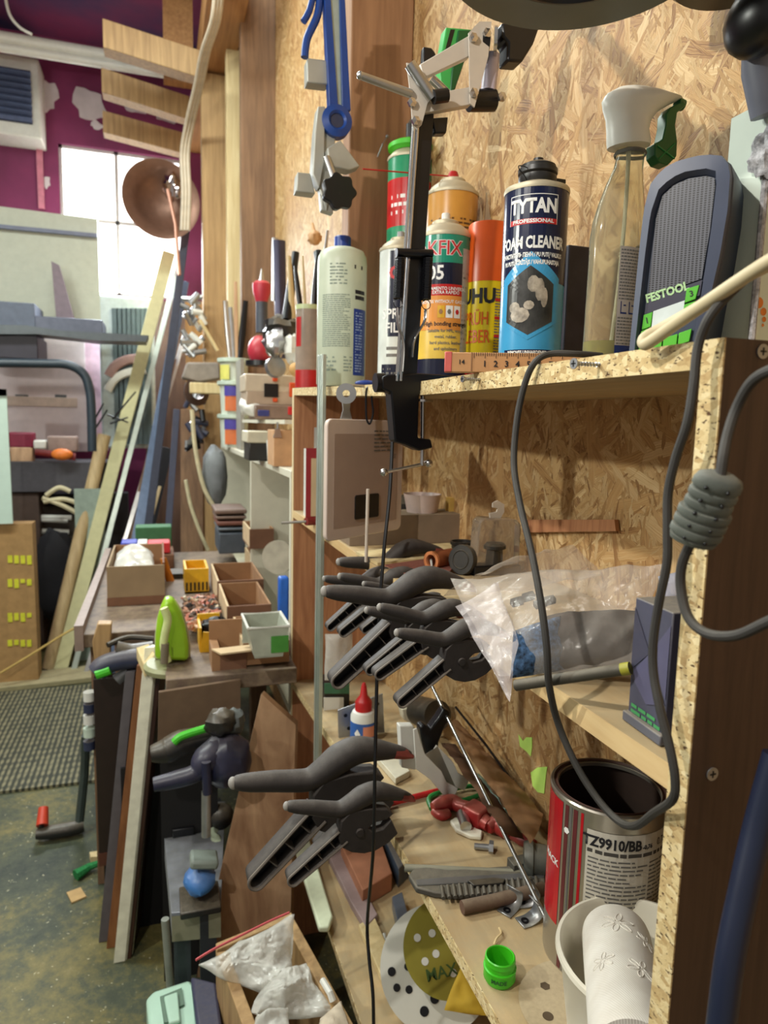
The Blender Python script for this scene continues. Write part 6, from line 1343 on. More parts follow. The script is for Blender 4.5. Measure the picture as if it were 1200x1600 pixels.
tag(MB().prism(PY([(284, 590), (292, 566), (342, 566), (345, 592), (310, 598)], 3.7), (0, .12, 0)).build('grey_pouch', pm('grey_cloth_pouch', (142, 132, 122), .85), bev=.01), 'grey flat cloth pouch hanging below the chrome fittings', 'pouch')
c = P(303, 612, Y=3.75); tag(MB().lathe([(px(12, c), 0), (px(20, c), .005), (px(22, c), .03), (px(12, c), .04), (px(12, c), 0)], c, (.5, -.86, 0), 28).build('copper_ring', pm('tarnished_copper', (96, 74, 66), .4, .6)), 'tarnished brown ring hanging under the grey pouch', 'ring')
boxpx('wood_block', 297, 599, 345, 614, 3.6, .08, M_pale, 'pale wooden block sticking out left of the top tub', 'block')
# ================================================================ white unit contents
g = thing('stacked_trays', 'stack of brown and blue grey trays hanging under the grey side of the shelf', 'trays', P(360, 820, Y=2.95))
for k, (v0, v1, mt) in enumerate([(796, 804, pm('tray_brown', (118, 96, 84), .6)), (806, 812, pm('tray_brown', (0, 0, 0))), (814, 822, pm('tray_redbrown', (120, 76, 64), .6)), (824, 830, pm('tray_slate', (96, 104, 112), .5)), (832, 866, pm('tray_slate_dark', (74, 82, 92), .5))]):
    boxpx('tray', 336+k*1.5, v0, 386-k*.6, v1, 2.9, .22, mt, None, None, g, bev=.006)
tag(MB().ell(P(336, 745, Y=3.35), (px(20, P(336, 745, Y=3.35)), .08, px(48, P(336, 745, Y=3.35))), nz=.15, seed=3).build('grey_sack', pm('grey_rubber_sack', (118, 122, 124), .6)), 'grey round bulging sack left of the white shelf unit', 'sack')
tag(MB().tube(spl([P(u, v, Y=3.3) for u, v in [(300, 640), (305, 700), (318, 760), (338, 800), (352, 850)]]), .010, 8).build('cream_hose', pm('cream_hose', (206, 196, 160), .5)), 'cream hose curving down past the grey sack', 'hose')
tag(MB().tube(spl([P(u, v, Y=3.5) for u, v in [(290, 750), (298, 790), (312, 830), (325, 860)]]), .009, 8).build('cream_hose', pm('cream_hose', (0, 0, 0))), 'second cream hose further left near the dark poles', 'hose')
# cardboard magazine trays with open fronts
def tray(u0, v0, u1, v1, Y, d, label, mat=M_carddk, h2=.6):
    if v1 > 900: Y = max(P((u0+u1)/2, v1, Z=-.619).y, 1.45)
    a, b = P(u0, v1, Y=Y), P(u1, v0, Y=Y); g = thing('cardboard_tray', label, 'box', ((a.x+b.x)/2, Y+d/2, a.z), 'open cardboard trays beside the bench'); w = b.x-a.x; h = b.z-a.z; th = .006
    MB().b2((a.x, Y, a.z), (b.x, Y+d, a.z+th)).build('base', mat, g)
    MB().b2((a.x, Y, a.z+th), (b.x, Y+th, a.z+h)).build('front_wall', mat, g); MB().b2((a.x, Y+d-th, a.z+th), (b.x, Y+d, b.z)).build('back_wall', M_card, g)
    MB().b2((a.x, Y+th, a.z+th), (a.x+th, Y+d-th, b.z)).build('side_wall', M_cardlt, g); MB().b2((b.x-th, Y+th, a.z+th), (b.x, Y+d-th, b.z)).build('side_wall', M_card, g); return g
tray(390, 826, 428, 858, 2.55, .22, 'brown cardboard tray with a tall pale corner, left of the clear disc', M_carddk)
tray(340, 905, 412, 948, 2.75, .3, 'long cardboard tray with a rounded white end beside the yellow bin', M_carddk)
tray(355, 944, 424, 990, 2.45, .3, 'cardboard tray under the rounded one, above the small open box', M_carddk)
tray(392, 868, 420, 905, 2.40, .2, 'narrow pale cardboard tray in front of the clear disc', M_cardlt)
tray(380, 1000, 452, 1040, 2.15, .25, 'open cardboard tray holding the clear green tub', M_card)
c = P(436, 870, Y=2.2); r_ = px(26, c); g = thing('cable_disc', 'round clear scratched plastic disc leaning by the shelf edge', 'disc', c)
MB().lathe([(0, 0), (r_*.5, -.004), (r_, 0), (r_, .012), (0, .012)], c, (-.5, -.85, .1), 40).build('clear_disc', pm('smoky_clear', (176, 168, 150), .25, var=.15), g); MB().lathe([(0, 0), (r_*.12, 0)], c+Vector((-.5, -.85, .1)).normalized()*.006, (-.5, -.85, .1), 14).build('hub_hole', M_card, g)
g = thing('blue_scraper', 'bright blue plastic scraper standing by the big shelf end', 'scraper', P(444, 970, Y=1.85))
boxpx('blade_grip', 436, 902, 452, 972, 1.82, .03, pm('royal_blue_plastic', (34, 96, 190), .4), None, None, g, bev=.006)
g = thing('clear_tub', 'clear square tub with a green label in the open tray', 'tub', P(420, 1035, Y=1.6))
a, b = P(388, 1030, Y=1.56), P(452, 978, Y=1.56); M_ctub = pm('cloudy_clear_tub', (188, 192, 176), .3, trans=.25)
w_ = b.x-a.x; h_ = b.z-a.z
mb = MB(); mb.prism([(a.x+.015, 1.56, a.z), (b.x-.015, 1.56, a.z), (b.x, 1.56, b.z), (a.x, 1.56, b.z)], (0, .004, 0)); mb.build('front_wall', M_ctub, g)
for s_, nm in ((a.x, 'side_wall'), (b.x-.004, 'side_wall')): MB().prism([(s_, 1.564, b.z), (s_, 1.68, b.z), (s_+(.015 if s_ == a.x else -.015), 1.68, a.z), (s_+(.015 if s_ == a.x else -.015), 1.564, a.z)], (.004, 0, 0)).build(nm, M_ctub, g)
MB().b2((a.x, 1.68, a.z), (b.x, 1.684, b.z)).build('back_wall', M_ctub, g); MB().b2((a.x+.015, 1.56, a.z), (b.x-.015, 1.68, a.z+.004)).build('base', M_ctub, g)
MB().b2((a.x+w_*.55, 1.557, a.z+h_*.15), (a.x+w_*.98, 1.559, a.z+h_*.7)).build('green_label', pm('green_label', (70, 140, 56), .5), g)
MB().tube([Vector(p) for p in [(a.x, 1.56, b.z), (b.x, 1.56, b.z), (b.x, 1.684, b.z), (a.x, 1.684, b.z)]], .004, 6, closed=True).build('rim', M_white, g)
# ================================================================ bench in the middle distance
ZB = -.62
bn = thing('workbench', 'low wooden workbench with a worn dark top crowded with boxes and tools', 'bench', (.03, 3.0, ZF))
bxl = -.235
M_btop = wood('worn_bench_top', (66, 50, 42), (124, 104, 90), (8, 3, 8), .7, dust=.3)
MB().b2((bxl, 2.08, ZB-.04), (.325, 3.32, ZB)).build('bench_top', M_btop, bn, bev=.003)
MB().b2((.006, 1.66, ZB-.04), (.325, 2.0795, ZB)).build('bench_top', M_btop, bn, bev=.003)
MB().b2((bxl-.004, 2.07, ZB-.045), (bxl+.02, 3.32, ZB+.03)).build('left_rail', pm('grey_mauve_rail', (140, 122, 112), .6), bn)
for x, y in ((bxl+.03, 2.15), (.27, 2.15), (bxl+.03, 3.2), (.27, 3.2)): MB().b2((x, y, ZF), (x+.05, y+.05, ZB-.04)).build('leg', M_pinef, bn)
# dark cabinet below
g = thing('dark_cabinet', 'dark brown black cabinet door standing below the bench, left of the leaning boards', 'cabinet', (-.12, 2.0, ZF))
a, b = P(152, 1330, Y=2.02), P(222, 1062, Y=2.02)
MB().b2((a.x, 2.06, ZF+.12), (b.x+.04, 2.10, b.z)).build('door_leaf', pm('dark_umber_laminate', (44, 32, 28), .4, var=.1), g, bev=.002)
MB().b2((a.x+.01, 2.10, ZF), (b.x, 2.12, ZF+.3)).build('plinth', M_blackc, g)
MB().b2((a.x+.0, 2.057, ZF+.12), (b.x+.04, 2.06, ZF+.16)).build('red_edge', pm('red_brown_edge', (90, 52, 38), .5), g)
# brown cardboard panel over the dark hole
tag(MB().prism([P(u, v, Y=1.64) for u, v in [(248, 1082), (376, 1062), (376, 1160), (246, 1178)]], (0, .012, 0)).build('upright_board', pm('matt_brown_board', (104, 82, 62), .8), bev=.001), 'plain brown board standing upright in front of the bench', 'board')
tag(MB().b2((P(250, 1200, Y=1.7).x, 1.70, ZF), (P(340, 1200, Y=1.7).x, 1.72, P(250, 1172, Y=1.7).z)).build('gap_shade_sheet', pm('gap_shade', (16, 14, 15), .7)), 'black sheet standing in for the shade in the gap below the brown panel', 'board')  # shade of the dark gap, built as a black sheet
# leaning boards, thin edges towards the camera
def lean(name, ub, vb, ut, vt, w, Yb, mat, label, depth=.12, group='boards leaning on edge before the bench', drop=0):
    b0 = P(ub, vb, Y=Yb); b0.z = ZF+.0; b1 = P(ub+w, vb, Y=Yb); b1.z = b0.z
    t0 = P(ut, vt, Y=Yb+.06); wv_ = px(w, t0)
    return tag(MB().prism([b0, Vector((b0.x+px(w, b0), b0.y, b0.z)), Vector((t0.x+wv_, t0.y, t0.z)), t0], (.02, depth, 0)).build(name, mat, bev=.001), label, 'board', group)
lean('grey_board', 154, 1480, 196, 1050, 14, 1.89, pm('slate_laminate', (92, 88, 92), .5), 'grey faced board, leftmost of those leaning on edge')
lean('brown_board', 166, 1482, 214, 1040, 14, 1.86, wood('brown_core', (110, 66, 34), (150, 98, 56), (50, 50, 5), .6), 'brown edged board between the grey and the white edged one')
lean('white_edged_board', 177, 1503, 226, 1012, 17, 1.80, pm('ivory_edge', (244, 240, 216), .5), 'board with bright ivory edge, nearest of those leaning', .02)
lean('dark_board', 192, 1503, 242, 1020, 12, 1.805, wood('dark_mahogany', (46, 26, 20), (70, 42, 30), (50, 50, 5), .35), 'dark mahogany board right behind the bright ivory edge', .11)
tag(MB().prism([P(213, 1012, Y=1.9), P(232, 1006, Y=1.9), P(242, 1022, Y=1.84), P(226, 1042, Y=1.84)], (0, 0, -.03)).build('pale_cap_board', M_pale, bev=.001), 'short pale board laid over the tops of the leaning boards', 'board')
tag(MB().b2((P(196, 1480, Y=1.92).x, 1.92, ZF), (P(262, 1480, Y=1.92).x, 1.94, P(200, 1200, Y=1.92).z)).build('black_panel', pm('black_panel', (14, 12, 14), .7)), 'black upright panel behind the ivory edged board', 'box')  # plain black upright panel
# stuff on the bench
def onB(u, v, k=0): return P(u, v, Z=ZB+k)
g = thing('cardboard_box', 'open square cardboard box full of plastic bags at the left of the bench', 'box', onB(220, 950))
a, b = onB(168, 948), onB(258, 940); hb = P(168, 886, Y=a.y).z-ZB; dpt = .42
M_cg = pm('greyish_cardboard', (150, 128, 98), .85, var=.1, sc=14)
for nm, lo, hi, mt in [('front_wall', (a.x, a.y, ZB+.001), (b.x, a.y+.006, ZB+hb), M_cg), ('side_wall', (a.x, a.y+.006, ZB+.001), (a.x+.006, a.y+dpt, ZB+hb), M_cg), ('side_wall', (b.x-.006, a.y+.006, ZB+.001), (b.x, a.y+dpt, ZB+hb*1.05), M_carddk), ('back_wall', (a.x+.006, a.y+dpt-.006, ZB+.001), (b.x-.006, a.y+dpt, ZB+hb), M_card), ('base', (a.x+.006, a.y+.006, ZB+.001), (b.x-.006, a.y+dpt-.006, ZB+.006), M_card)]:
    MB().b2(lo, hi).build(nm, mt, g)
MB().b2((a.x-.001, a.y-.002, ZB+.001), (b.x+.001, a.y, ZB+hb*.22)).build('brown_strip', M_carddk, g)
tag(MB().pillow((a.x+.02, a.y+.05, ZB+hb*.85), (b.x-.03, a.y+.05, ZB+hb*.85), (b.x-.04, a.y+.35, ZB+hb*.9), (a.x+.02, a.y+.35, ZB+hb*.9), .09, 16, 16, wr=.02, seed=50, freq=14, up=(0, 0, 1)).build('bag_bundle', M_bagw), 'bundle of clear bags filling the open cardboard box', 'bag')
boxpx('flat_carton', 188, 866, 272, 892, 2.95, .2, M_carddk, 'flat carton behind the open box, carrying blue and red packs', 'box', zb=ZB+.001)
ZC_ = P(230, 866, Y=2.95).z+.0008
boxpx('blue_pack', 189, 848, 214, 870, 2.955, .1, pm('strong_blue_pack', (36, 50, 160), .5), 'blue pack on the flat carton, left one', 'package', zb=ZC_); boxpx('white_pack', 215, 848, 230, 870, 2.955, .1, M_white, 'white pack between the blue and the red pack', 'package', zb=ZC_)
boxpx('red_pack', 231, 848, 266, 872, 2.955, .1, pm('strong_red_pack', (196, 44, 50), .5), 'red pack on the flat carton, right one', 'package', zb=ZC_); boxpx('green_cover', 212, 823, 268, 862, 3.18, .10, pm('dull_green_cover', (56, 106, 66), .7), 'dull green folded cover above the red pack', 'cloth')
stick('orange_handle_knife', 255, 872, 268, 915, 2.72, 5, 7, pm('orange_handle', (214, 130, 40), .5), 'orange handled tool leaning between open box and yellow crate', 'tool')
g = thing('yellow_crate', 'small yellow slotted crate at the back of the bench', 'crate', P(308, 925, Y=2.55))
a, b = P(289, 930, Y=2.5), P(326, 888, Y=2.5); a.z = ZB+.001
for nm, lo, hi in [('front_wall', (a.x, 2.5, a.z), (b.x, 2.508, b.z)), ('side_wall', (a.x, 2.508, a.z), (a.x+.008, 2.66, b.z)), ('side_wall', (b.x-.008, 2.508, a.z), (b.x, 2.66, b.z)), ('back_wall', (a.x, 2.66, a.z), (b.x, 2.668, b.z)), ('base', (a.x, 2.5, a.z-.0), (b.x, 2.668, a.z+.006))]: MB().b2(lo, hi).build(nm, M_yellow, g)
for k in range(6): MB().b2((a.x+(b.x-a.x)*(k+.5)/6-.003, 2.497, a.z+.01), (a.x+(b.x-a.x)*(k+.5)/6+.003, 2.4995, a.z+(b.z-a.z)*.45)).build('slot', M_blackc, g)
tag(MB().b2(P(268, 932, Y=2.75), P(290, 896, Y=2.75)+Vector((0, .1, 0))).build('dark_bin', M_black), 'dark bin in the gap left of the yellow crate', 'bin')
# loose screws on a tray
rnd = random.Random(12); mb = MB()
for k in range(520):
    u, v = 292+rnd.random()*46, 932+rnd.random()*50; p = onB(u, v, .026+rnd.random()*.02)
    d = Vector((rnd.uniform(-1, 1), rnd.uniform(-1, 1), rnd.uniform(-.3, .5))).normalized()*rnd.uniform(.010, .022); mb.tube([p-d, p+d], rnd.uniform(.003, .006), 5)
m, t = newmat('mixed_small_hardware'); vo = t.a('ShaderNodeTexVoronoi', i_Scale=45); t.l(t.coord(), vo.inputs['Vector']); sp = t.a('ShaderNodeSeparateColor'); t.l(vo.outputs['Color'], sp.inputs[0])
t.l(t.ramp(sp.outputs[0], [(.1, lin((48, 40, 36))), (.4, lin((120, 92, 70))), (.65, lin((176, 130, 100))), (.85, lin((190, 110, 96))), (1, lin((210, 200, 170)))]), t.b.inputs['Base Color']); t.b.inputs['Roughness'].default_value = .5
o = tag(mb.build('loose_hardware', m), 'loose heap of screws and small hardware spilled over the bench top', 'screws'); o['kind'] = 'stuff'
# green pointed iron
g = thing('green_iron', 'lime green steam iron standing upright on its heel on the bench', 'iron', P(266, 1040, Y=1.76))
Yi = 1.76; c = P(266, 1036, Y=Yi)
gi = [(242, 1032), (243, 995), (246, 970), (252, 950), (258, 938), (264, 934), (272, 940), (283, 958), (291, 985), (295, 1010), (295, 1034)]
M_lime = pm('lime_plastic', (150, 196, 40), .35, var=.06)
mb = MB(); n_ = len(gi)
mb.prism([P(u, v, Y=Yi) for u, v in gi], (0, .05, 0)); mb.build('lime_housing', M_lime, g, bev=.012)
mb = MB(); mb.prism([P(u, v, Y=Yi+.05) for u, v in [(u+(3 if u > 266 else -1), v-2) for u, v in gi]], (0, .014, 0)); mb.build('sole_plate', pm('pale_sole_edge', (206, 200, 170), .35), g, bev=.003)
MB().tube(spl([P(u, v, Y=Yi-.02) for u, v in [(256, 950), (262, 968), (258, 990), (256, 1010), (262, 1034)]]), .010, 12).build('handle_bow', pm('whitish_green_plastic', (206, 216, 150), .35), g)
MB().tube([P(258, 1005, Y=Yi-.025), P(257, 1036, Y=Yi-.025)], .010, 12).build('grey_heel', pm('grey_heel', (120, 110, 90), .5), g)
MB().lathe([(0, 0), (.075, 0), (.078, .012), (.07, .02), (0, .02)], c-Vector((-.012, -.03, .026)), n=32).build('heel_base', pm('grey_green_base', (150, 150, 112), .5), g)
# yellow bin with black bristle + cardboard box
g = thing('yellow_bin', 'yellow open bin holding a black brush, right of the iron', 'bin', P(332, 1040, Y=1.84))
a, b = P(312, 1024, Y=1.84), P(357, 985, Y=1.84)
MB().prism([(a.x, 1.84, a.z), (b.x-.02, 1.84, a.z), (b.x, 1.84, b.z-.01), (a.x+.01, 1.84, b.z)], (0, .006, 0)).build('front_wall', M_yellow, g); MB().b2((a.x, 1.846, a.z), (a.x+.006, 1.95, b.z+.01)).build('side_wall', M_yellow, g); MB().b2((b.x-.02, 1.846, a.z), (b.x-.014, 1.95, b.z)).build('side_wall', M_yellow, g); MB().b2((a.x, 1.95, a.z), (b.x-.014, 1.956, b.z+.02)).build('back_wall', M_yellow, g)
tag(MB().ell(P(336, 978, Y=1.90), (.038, .034, .024), nz=.4, seed=5).build('black_brush', M_blackc), 'black brush lying in the yellow bin', 'brush')
g = thing('cardboard_box', 'small open cardboard box with raised flap in front of the yellow bin', 'box', P(365, 1058, Y=1.69))
a, b = P(344, 1052, Y=1.69), P(385, 1012, Y=1.69)
MB().b2((a.x, 1.69, a.z), (b.x, 1.695, b.z)).build('front_wall', M_carddk, g); MB().b2((a.x-.02, 1.69, a.z), (a.x, 1.78, b.z)).build('side_wall', M_card, g); MB().b2((a.x-.02, 1.78, a.z), (b.x, 1.785, b.z+.05)).build('back_flap', M_card, g); MB().b2((b.x-.005, 1.695, a.z), (b.x, 1.78, b.z)).build('side_wall', M_card, g)
MB().prism([(a.x-.02, 1.69, b.z), (b.x+.03, 1.69, b.z+.004), (b.x+.03, 1.66, b.z-.0), (a.x, 1.66, b.z-.004)], (0, 0, .004)).build('open_flap', M_cardlt, g)
tag(MB().prism([P(u, v, Y=2.02) for u, v in [(144, 1002), (152, 975), (174, 975), (172, 1040), (148, 1044)]], (0, .04, 0)).build('tan_block', M_pine, bev=.003), 'tan timber offcut standing on the left corner of the bench', 'block')
g = thing('cordless_drill', 'dark cordless tool with green battery stripe lying on the left bench corner', 'power tool', P(200, 1050, Y=1.97))
MB().tube(spl([P(240, 1018, Y=1.99), P(205, 1022, Y=1.99), P(180, 1018, Y=1.99)]), [.03]*17, 14).build('motor_body', M_black, g); MB().tube(spl([P(215, 1028, Y=1.97), P(185, 1032, Y=1.97), P(162, 1040, Y=1.97), P(152, 1050, Y=1.97)]), [.028]*25, 14).build('grip', M_navy, g)
MB().tube(spl([P(172, 1046, Y=1.95), P(150, 1054, Y=1.95)]), .014, 10).build('green_stripe', M_green, g); MB().tube(spl([P(168, 1008, Y=1.99), P(200, 996, Y=2.02), P(240, 998, Y=2.02)]), .008, 8).build('power_lead', M_black, g)
stick('grey_scraper', 182, 1062, 212, 1040, 2.0, 10, 6, M_zinc, 'grey pale scraper lying before the cordless tool', 'scraper')
for k, (v, mt) in enumerate([(1094, M_white), (1112, M_navy), (1130, M_white), (1150, pm('mint_rim', (0, 0, 0))), (1170, M_navy)]):
    c = P(140, v, Y=2.12); tag(MB().lathe([(0, 0), (px(9, c), 0), (px(9, c), px(14, c)), (0, px(14, c))], c-Vector((0, 0, 0)), n=18).build('spray_nozzle_part', mt), ['topmost white spool hanging at the bench side', 'navy spool under the topmost white one at the bench side', 'middle white spool at the bench side', 'mint spool just above the lowest navy one', 'lowest navy spool at the bench side'][k], 'spool', 'spools hanging at the left side of the bench')
# ================================================================ sander, table, walnut board
g = thing('rotary_mixer', 'dark blue handheld power tool with long side handle, standing on its grey shaft', 'power tool', P(330, 1320, Y=1.62))
Ym = 1.50; MN = pm('dusty_indigo_plastic', (30, 34, 62), .4, var=.15, dust=.12)
MB().ell(P(352, 1186, Y=Ym), (px(41, P(350, 1180, Y=Ym)), .055, px(44, P(350, 1180, Y=Ym))), nz=.15, seed=1, n=24, m=16).build('motor_housing', MN, g)
MB().tube(spl([P(346, 1170, Y=Ym), P(322, 1188, Y=Ym-.02), P(305, 1208, Y=Ym-.03), P(275, 1218, Y=Ym-.03), P(240, 1226, Y=Ym-.03)]), spr([.035, .032, .020, .019, .015], 8), 14).build('side_handle', MN, g)
MB().tube([P(322, 1190, Y=Ym-.05), P(324, 1240, Y=Ym-.05)], [px(7, P(322, 1200, Y=Ym))]*2, 12).build('upright_grip', MN, g)
MB().cyl(P(322, 1236, Y=Ym-.04), P(322, 1306, Y=Ym-.04), px(7, P(322, 1200, Y=Ym)), n=14).build('steel_shaft', M_zinc, g)
MB().ell(P(345, 1128, Y=Ym), (.035, .03, .03), nz=.3, seed=2).build('rear_knob', M_black, g); MB().ell(P(365, 1128, Y=Ym+.02), (.025, .03, .03), nz=.3, seed=4).build('rear_knob', pm('slate_knob', (90, 94, 92), .5), g)
g = thing('green_striped_tool', 'black flat power tool with green stripe lying before the brown panel', 'power tool', P(290, 1170, Y=1.56))
MB().tube(spl([P(236, 1178, Y=1.56), P(262, 1172, Y=1.56), P(285, 1160, Y=1.56), P(330, 1148, Y=1.56)]), spr([.018, .03, .03, .02], 8), 14).build('tool_body', M_black, g)
MB().tube(spl([P(272, 1160, Y=1.53), P(285, 1150, Y=1.53), P(322, 1138, Y=1.53)]), .009, 10).build('green_stripe', M_green, g)
ZT = -1.06
def onT(u, v, k=0): return P(u, v, Z=ZT+k)
tb_ = thing('router_table', 'grey steel work table on legs under the indigo power tool', 'table', (onT(300, 1350).x, onT(300, 1350).y, ZF))
M_tgrey = pm('scratched_grey_steel', (140, 142, 156), .3, .35, var=.25, dust=.35, dustcol=(150, 150, 130))
tp = [onT(252, 1262), onT(268, 1432), onT(345, 1425), onT(352, 1256)]
MB().prism(tp, (0, 0, .008)).build('table_plate', M_tgrey, tb_, bev=.001)
MB().prism([tp[0], tp[1], tp[1]+Vector((0, 0, -.05)), tp[0]+Vector((0, 0, -.05))], (.006, 0, 0)).build('side_apron', pm('pale_grey_steel', (150, 154, 160), .4, .4), tb_)
MB().prism([tp[1], tp[2], tp[2]+Vector((0, 0, -.06)), tp[1]+Vector((0, 0, -.06))], (0, .006, 0)).build('front_apron', pm('dusty_cream_steel', (150, 148, 124), .5, .2), tb_)
for p, s_ in ((tp[1], 1), (tp[0], 1), (tp[2], -1), (tp[3], -1)):
    x = p.x+.004 if s_ > 0 else p.x-.044; MB().b2((x, p.y+.004, ZF), (x+.035, p.y+.034, ZT-.0)).build('leg', pm('dark_grey_steel', (70, 74, 80), .4, .4), tb_)
tag(MB().cyl(P(258, 1436, Y=1.36), P(266, 1540, Y=1.36), .008, n=12).build('grey_pole', pm('grey_pole', (130, 134, 124), .5)), 'thin grey pole standing left of the steel table leg', 'pole')
g = thing('blue_sander', 'small light blue orbital sander on the grey steel table', 'power tool', onT(308, 1410))
c = onT(312, 1400, .02); MB().ell(c+Vector((0, 0, .04)), (px(24, c), .04, px(20, c)), nz=.2, seed=6).build('blue_body', pm('light_blue_plastic', (60, 120, 190), .4, dust=.2), g); MB().box(c+Vector((-.0, -.005, -.005)), (.085, .09, .016)).build('black_base', M_black, g, bev=.003); MB().box(c+Vector((.01, 0, .085)), (.06, .05, .02), Matrix.Rotation(.2, 3, 'Y')).build('grey_top', pm('grey_green_top', (130, 140, 132), .5), g, bev=.006)
tag(MB().box(onT(286, 1296, .02), (.055, .03, .022)).build('black_clip', M_blackc, bev=.003), 'small black block on the grey steel table', 'block')
tag(MB().ell(onT(345, 1275, .035), (.034, .03, .034)).build('black_ball', M_black), 'black round knob at the back of the steel table', 'knob')
tag(MB().pillow(onT(310, 1310, .002), onT(345, 1330, .002), onT(345, 1262, .01), onT(318, 1262, .01), .03, 12, 12, wr=.01, seed=61, up=(0, 0, 1)).build('dust_rag', pm('pale_green_rag', (176, 186, 160), .9)), 'pale dusty rag around the foot of the grey shaft', 'cloth')
wb = [P(430, 1086, Y=1.62), P(470, 1128, Y=1.60), P(432, 1430, Y=1.50), P(310, 1540, Y=1.46), P(350, 1380, Y=1.52)]
WB = [P(408, 1084, Y=1.60), P(462, 1132, Y=1.62), P(454, 1440, Y=1.50), P(420, 1520, Y=1.47), P(306, 1528, Y=1.45)]
tag(MB().prism(WB, (.01, .018, 0)).build('walnut_board', M_walnut, bev=.001), 'big brown wood grained board leaning between steel table and shelf', 'board')
# systainer bits and bin at the picture bottom
g = thing('mint_case', 'mint green tool case lid with moulded handle at the bottom left', 'case', P(265, 1600, Y=1.3))
M_mint = pm('mint_case_plastic', (172, 204, 184), .45, var=.04)
zc1 = P(265, 1560, Y=1.28).z; a, b = P(230, 1560, Z=zc1), P(302, 1535, Z=zc1)
MB().prism([P(u, v, Z=zc1) for u, v in [(228, 1560), (240, 1548), (296, 1530), (304, 1540), (312, 1640), (236, 1640)]], (0, 0, -.09)).build('case_lid', M_mint, g, bev=.006)
MB().prism([P(u, v, Z=zc1+.001) for u, v in [(250, 1560), (284, 1546), (288, 1572), (274, 1578), (262, 1600), (256, 1600)]], (0, 0, .004)).build('handle_recess', pm('dark_mint_recess', (92, 116, 98), .5), g)
MB().prism([P(u, v, Z=zc1+.004) for u, v in [(256, 1562), (278, 1554), (282, 1600), (264, 1604)]], (0, 0, .008)).build('carry_handle', M_mint, g, bev=.003)
MB().prism([P(u, v, Z=zc1-.1) for u, v in [(232, 1580), (312, 1560), (316, 1660), (240, 1660)]], (0, 0, -.25)).build('case_body', M_mint, g, bev=.006)
tag(MB().prism([P(u, v, Z=zc1+.02) for u, v in [(298, 1524), (338, 1534), (352, 1640), (312, 1640)]], (0, 0, -.3)).build('navy_case', pm('navy_case_sawdust', (30, 38, 76), .5, dust=.1, dustcol=(176, 160, 110)), bev=.006), 'navy case strewn with sawdust, right of the mint case', 'case')
ct = thing('wooden_crate', 'open crate of pale boards full of plastic bags, bottom centre', 'crate', P(430, 1600, Y=1.2))
zcr = -1.02
def crate_wall(pts, th): 
    q_ = [P(u, v, Z=zcr) for u, v in pts]; return MB().prism([q_[0], q_[1], q_[1]+Vector((0, 0, -.22)), q_[0]+Vector((0, 0, -.22))], th).build('side_board', M_pine, ct, bev=.002)
crate_wall([(458, 1432), (575, 1640)], (-.022, 0, 0)); crate_wall([(338, 1488), (400, 1660)], (.022, 0, 0)); crate_wall([(338, 1484), (458, 1434)], (0, .018, 0))
MB().prism([P(u, v, Z=zcr-.22) for u, v in [(360, 1480), (450, 1450), (560, 1640), (410, 1660)]], (0, 0, -.01)).build('base', M_carddk, ct)
tag(MB().pillow(P(302, 1512, Z=zcr+.02), P(452, 1560, Z=zcr-.02), P(456, 1432, Z=zcr+.06), P(372, 1468, Z=zcr+.05), .09, 44, 44, wr=.022, seed=71, freq=20, up=(0, 0, 1)).build('plastic_bag', M_bagw), 'big crumpled clear bag with a red seam on top of the wooden crate', 'bag')
sm = spl([P(u, v, Z=zcr+.10) for u, v in [(306, 1500), (336, 1482), (380, 1460), (420, 1440), (452, 1426)]]); tag(MB().tube(sm, .0022, 6).build('red_seam_cord', pm('pink_red_seam', (206, 92, 96), .5)), 'red seam strip along the big crumpled bag', 'cord')
tag(MB().pillow(P(392, 1590, Z=zcr), P(520, 1590, Z=zcr-.02), P(480, 1500, Z=zcr+.02), P(425, 1505, Z=zcr+.04), .08, 40, 40, wr=.022, seed=73, freq=20, up=(0, 0, 1)).build('plastic_bag', M_bagw), 'peaked cloudy bag in the middle of the wooden crate', 'bag')
tag(MB().pillow(P(395, 1660, Z=zcr+.01), P(470, 1660, Z=zcr), P(450, 1572, Z=zcr+.03), P(400, 1580, Z=zcr+.03), .05, 30, 30, wr=.016, seed=75, freq=18, up=(0, 0, 1)).build('plastic_bag', M_bagw), 'small glossy bag at the very bottom of the crate', 'bag')
tag(MB().pillow(P(490, 1640, Z=zcr+.02), P(560, 1640, Z=zcr), P(535, 1562, Z=zcr+.01), P(500, 1590, Z=zcr+.01), .03, 14, 14, wr=.008, seed=77, freq=18, up=(0, 0, 1)).build('printed_packet', pm('cream_printed_film', (204, 190, 168), .4, var=.25, sc=30)), 'cream printed packet at the right end of the crate', 'packet')
tag(MB().tube([P(504, 1532, Z=zcr+.02), P(516, 1552, Z=zcr+.02), P(520, 1564, Z=zcr+.01)], .006, 8).build('white_clip', M_white), 'white plastic clip at the crate edge near the peaked bag', 'clip')
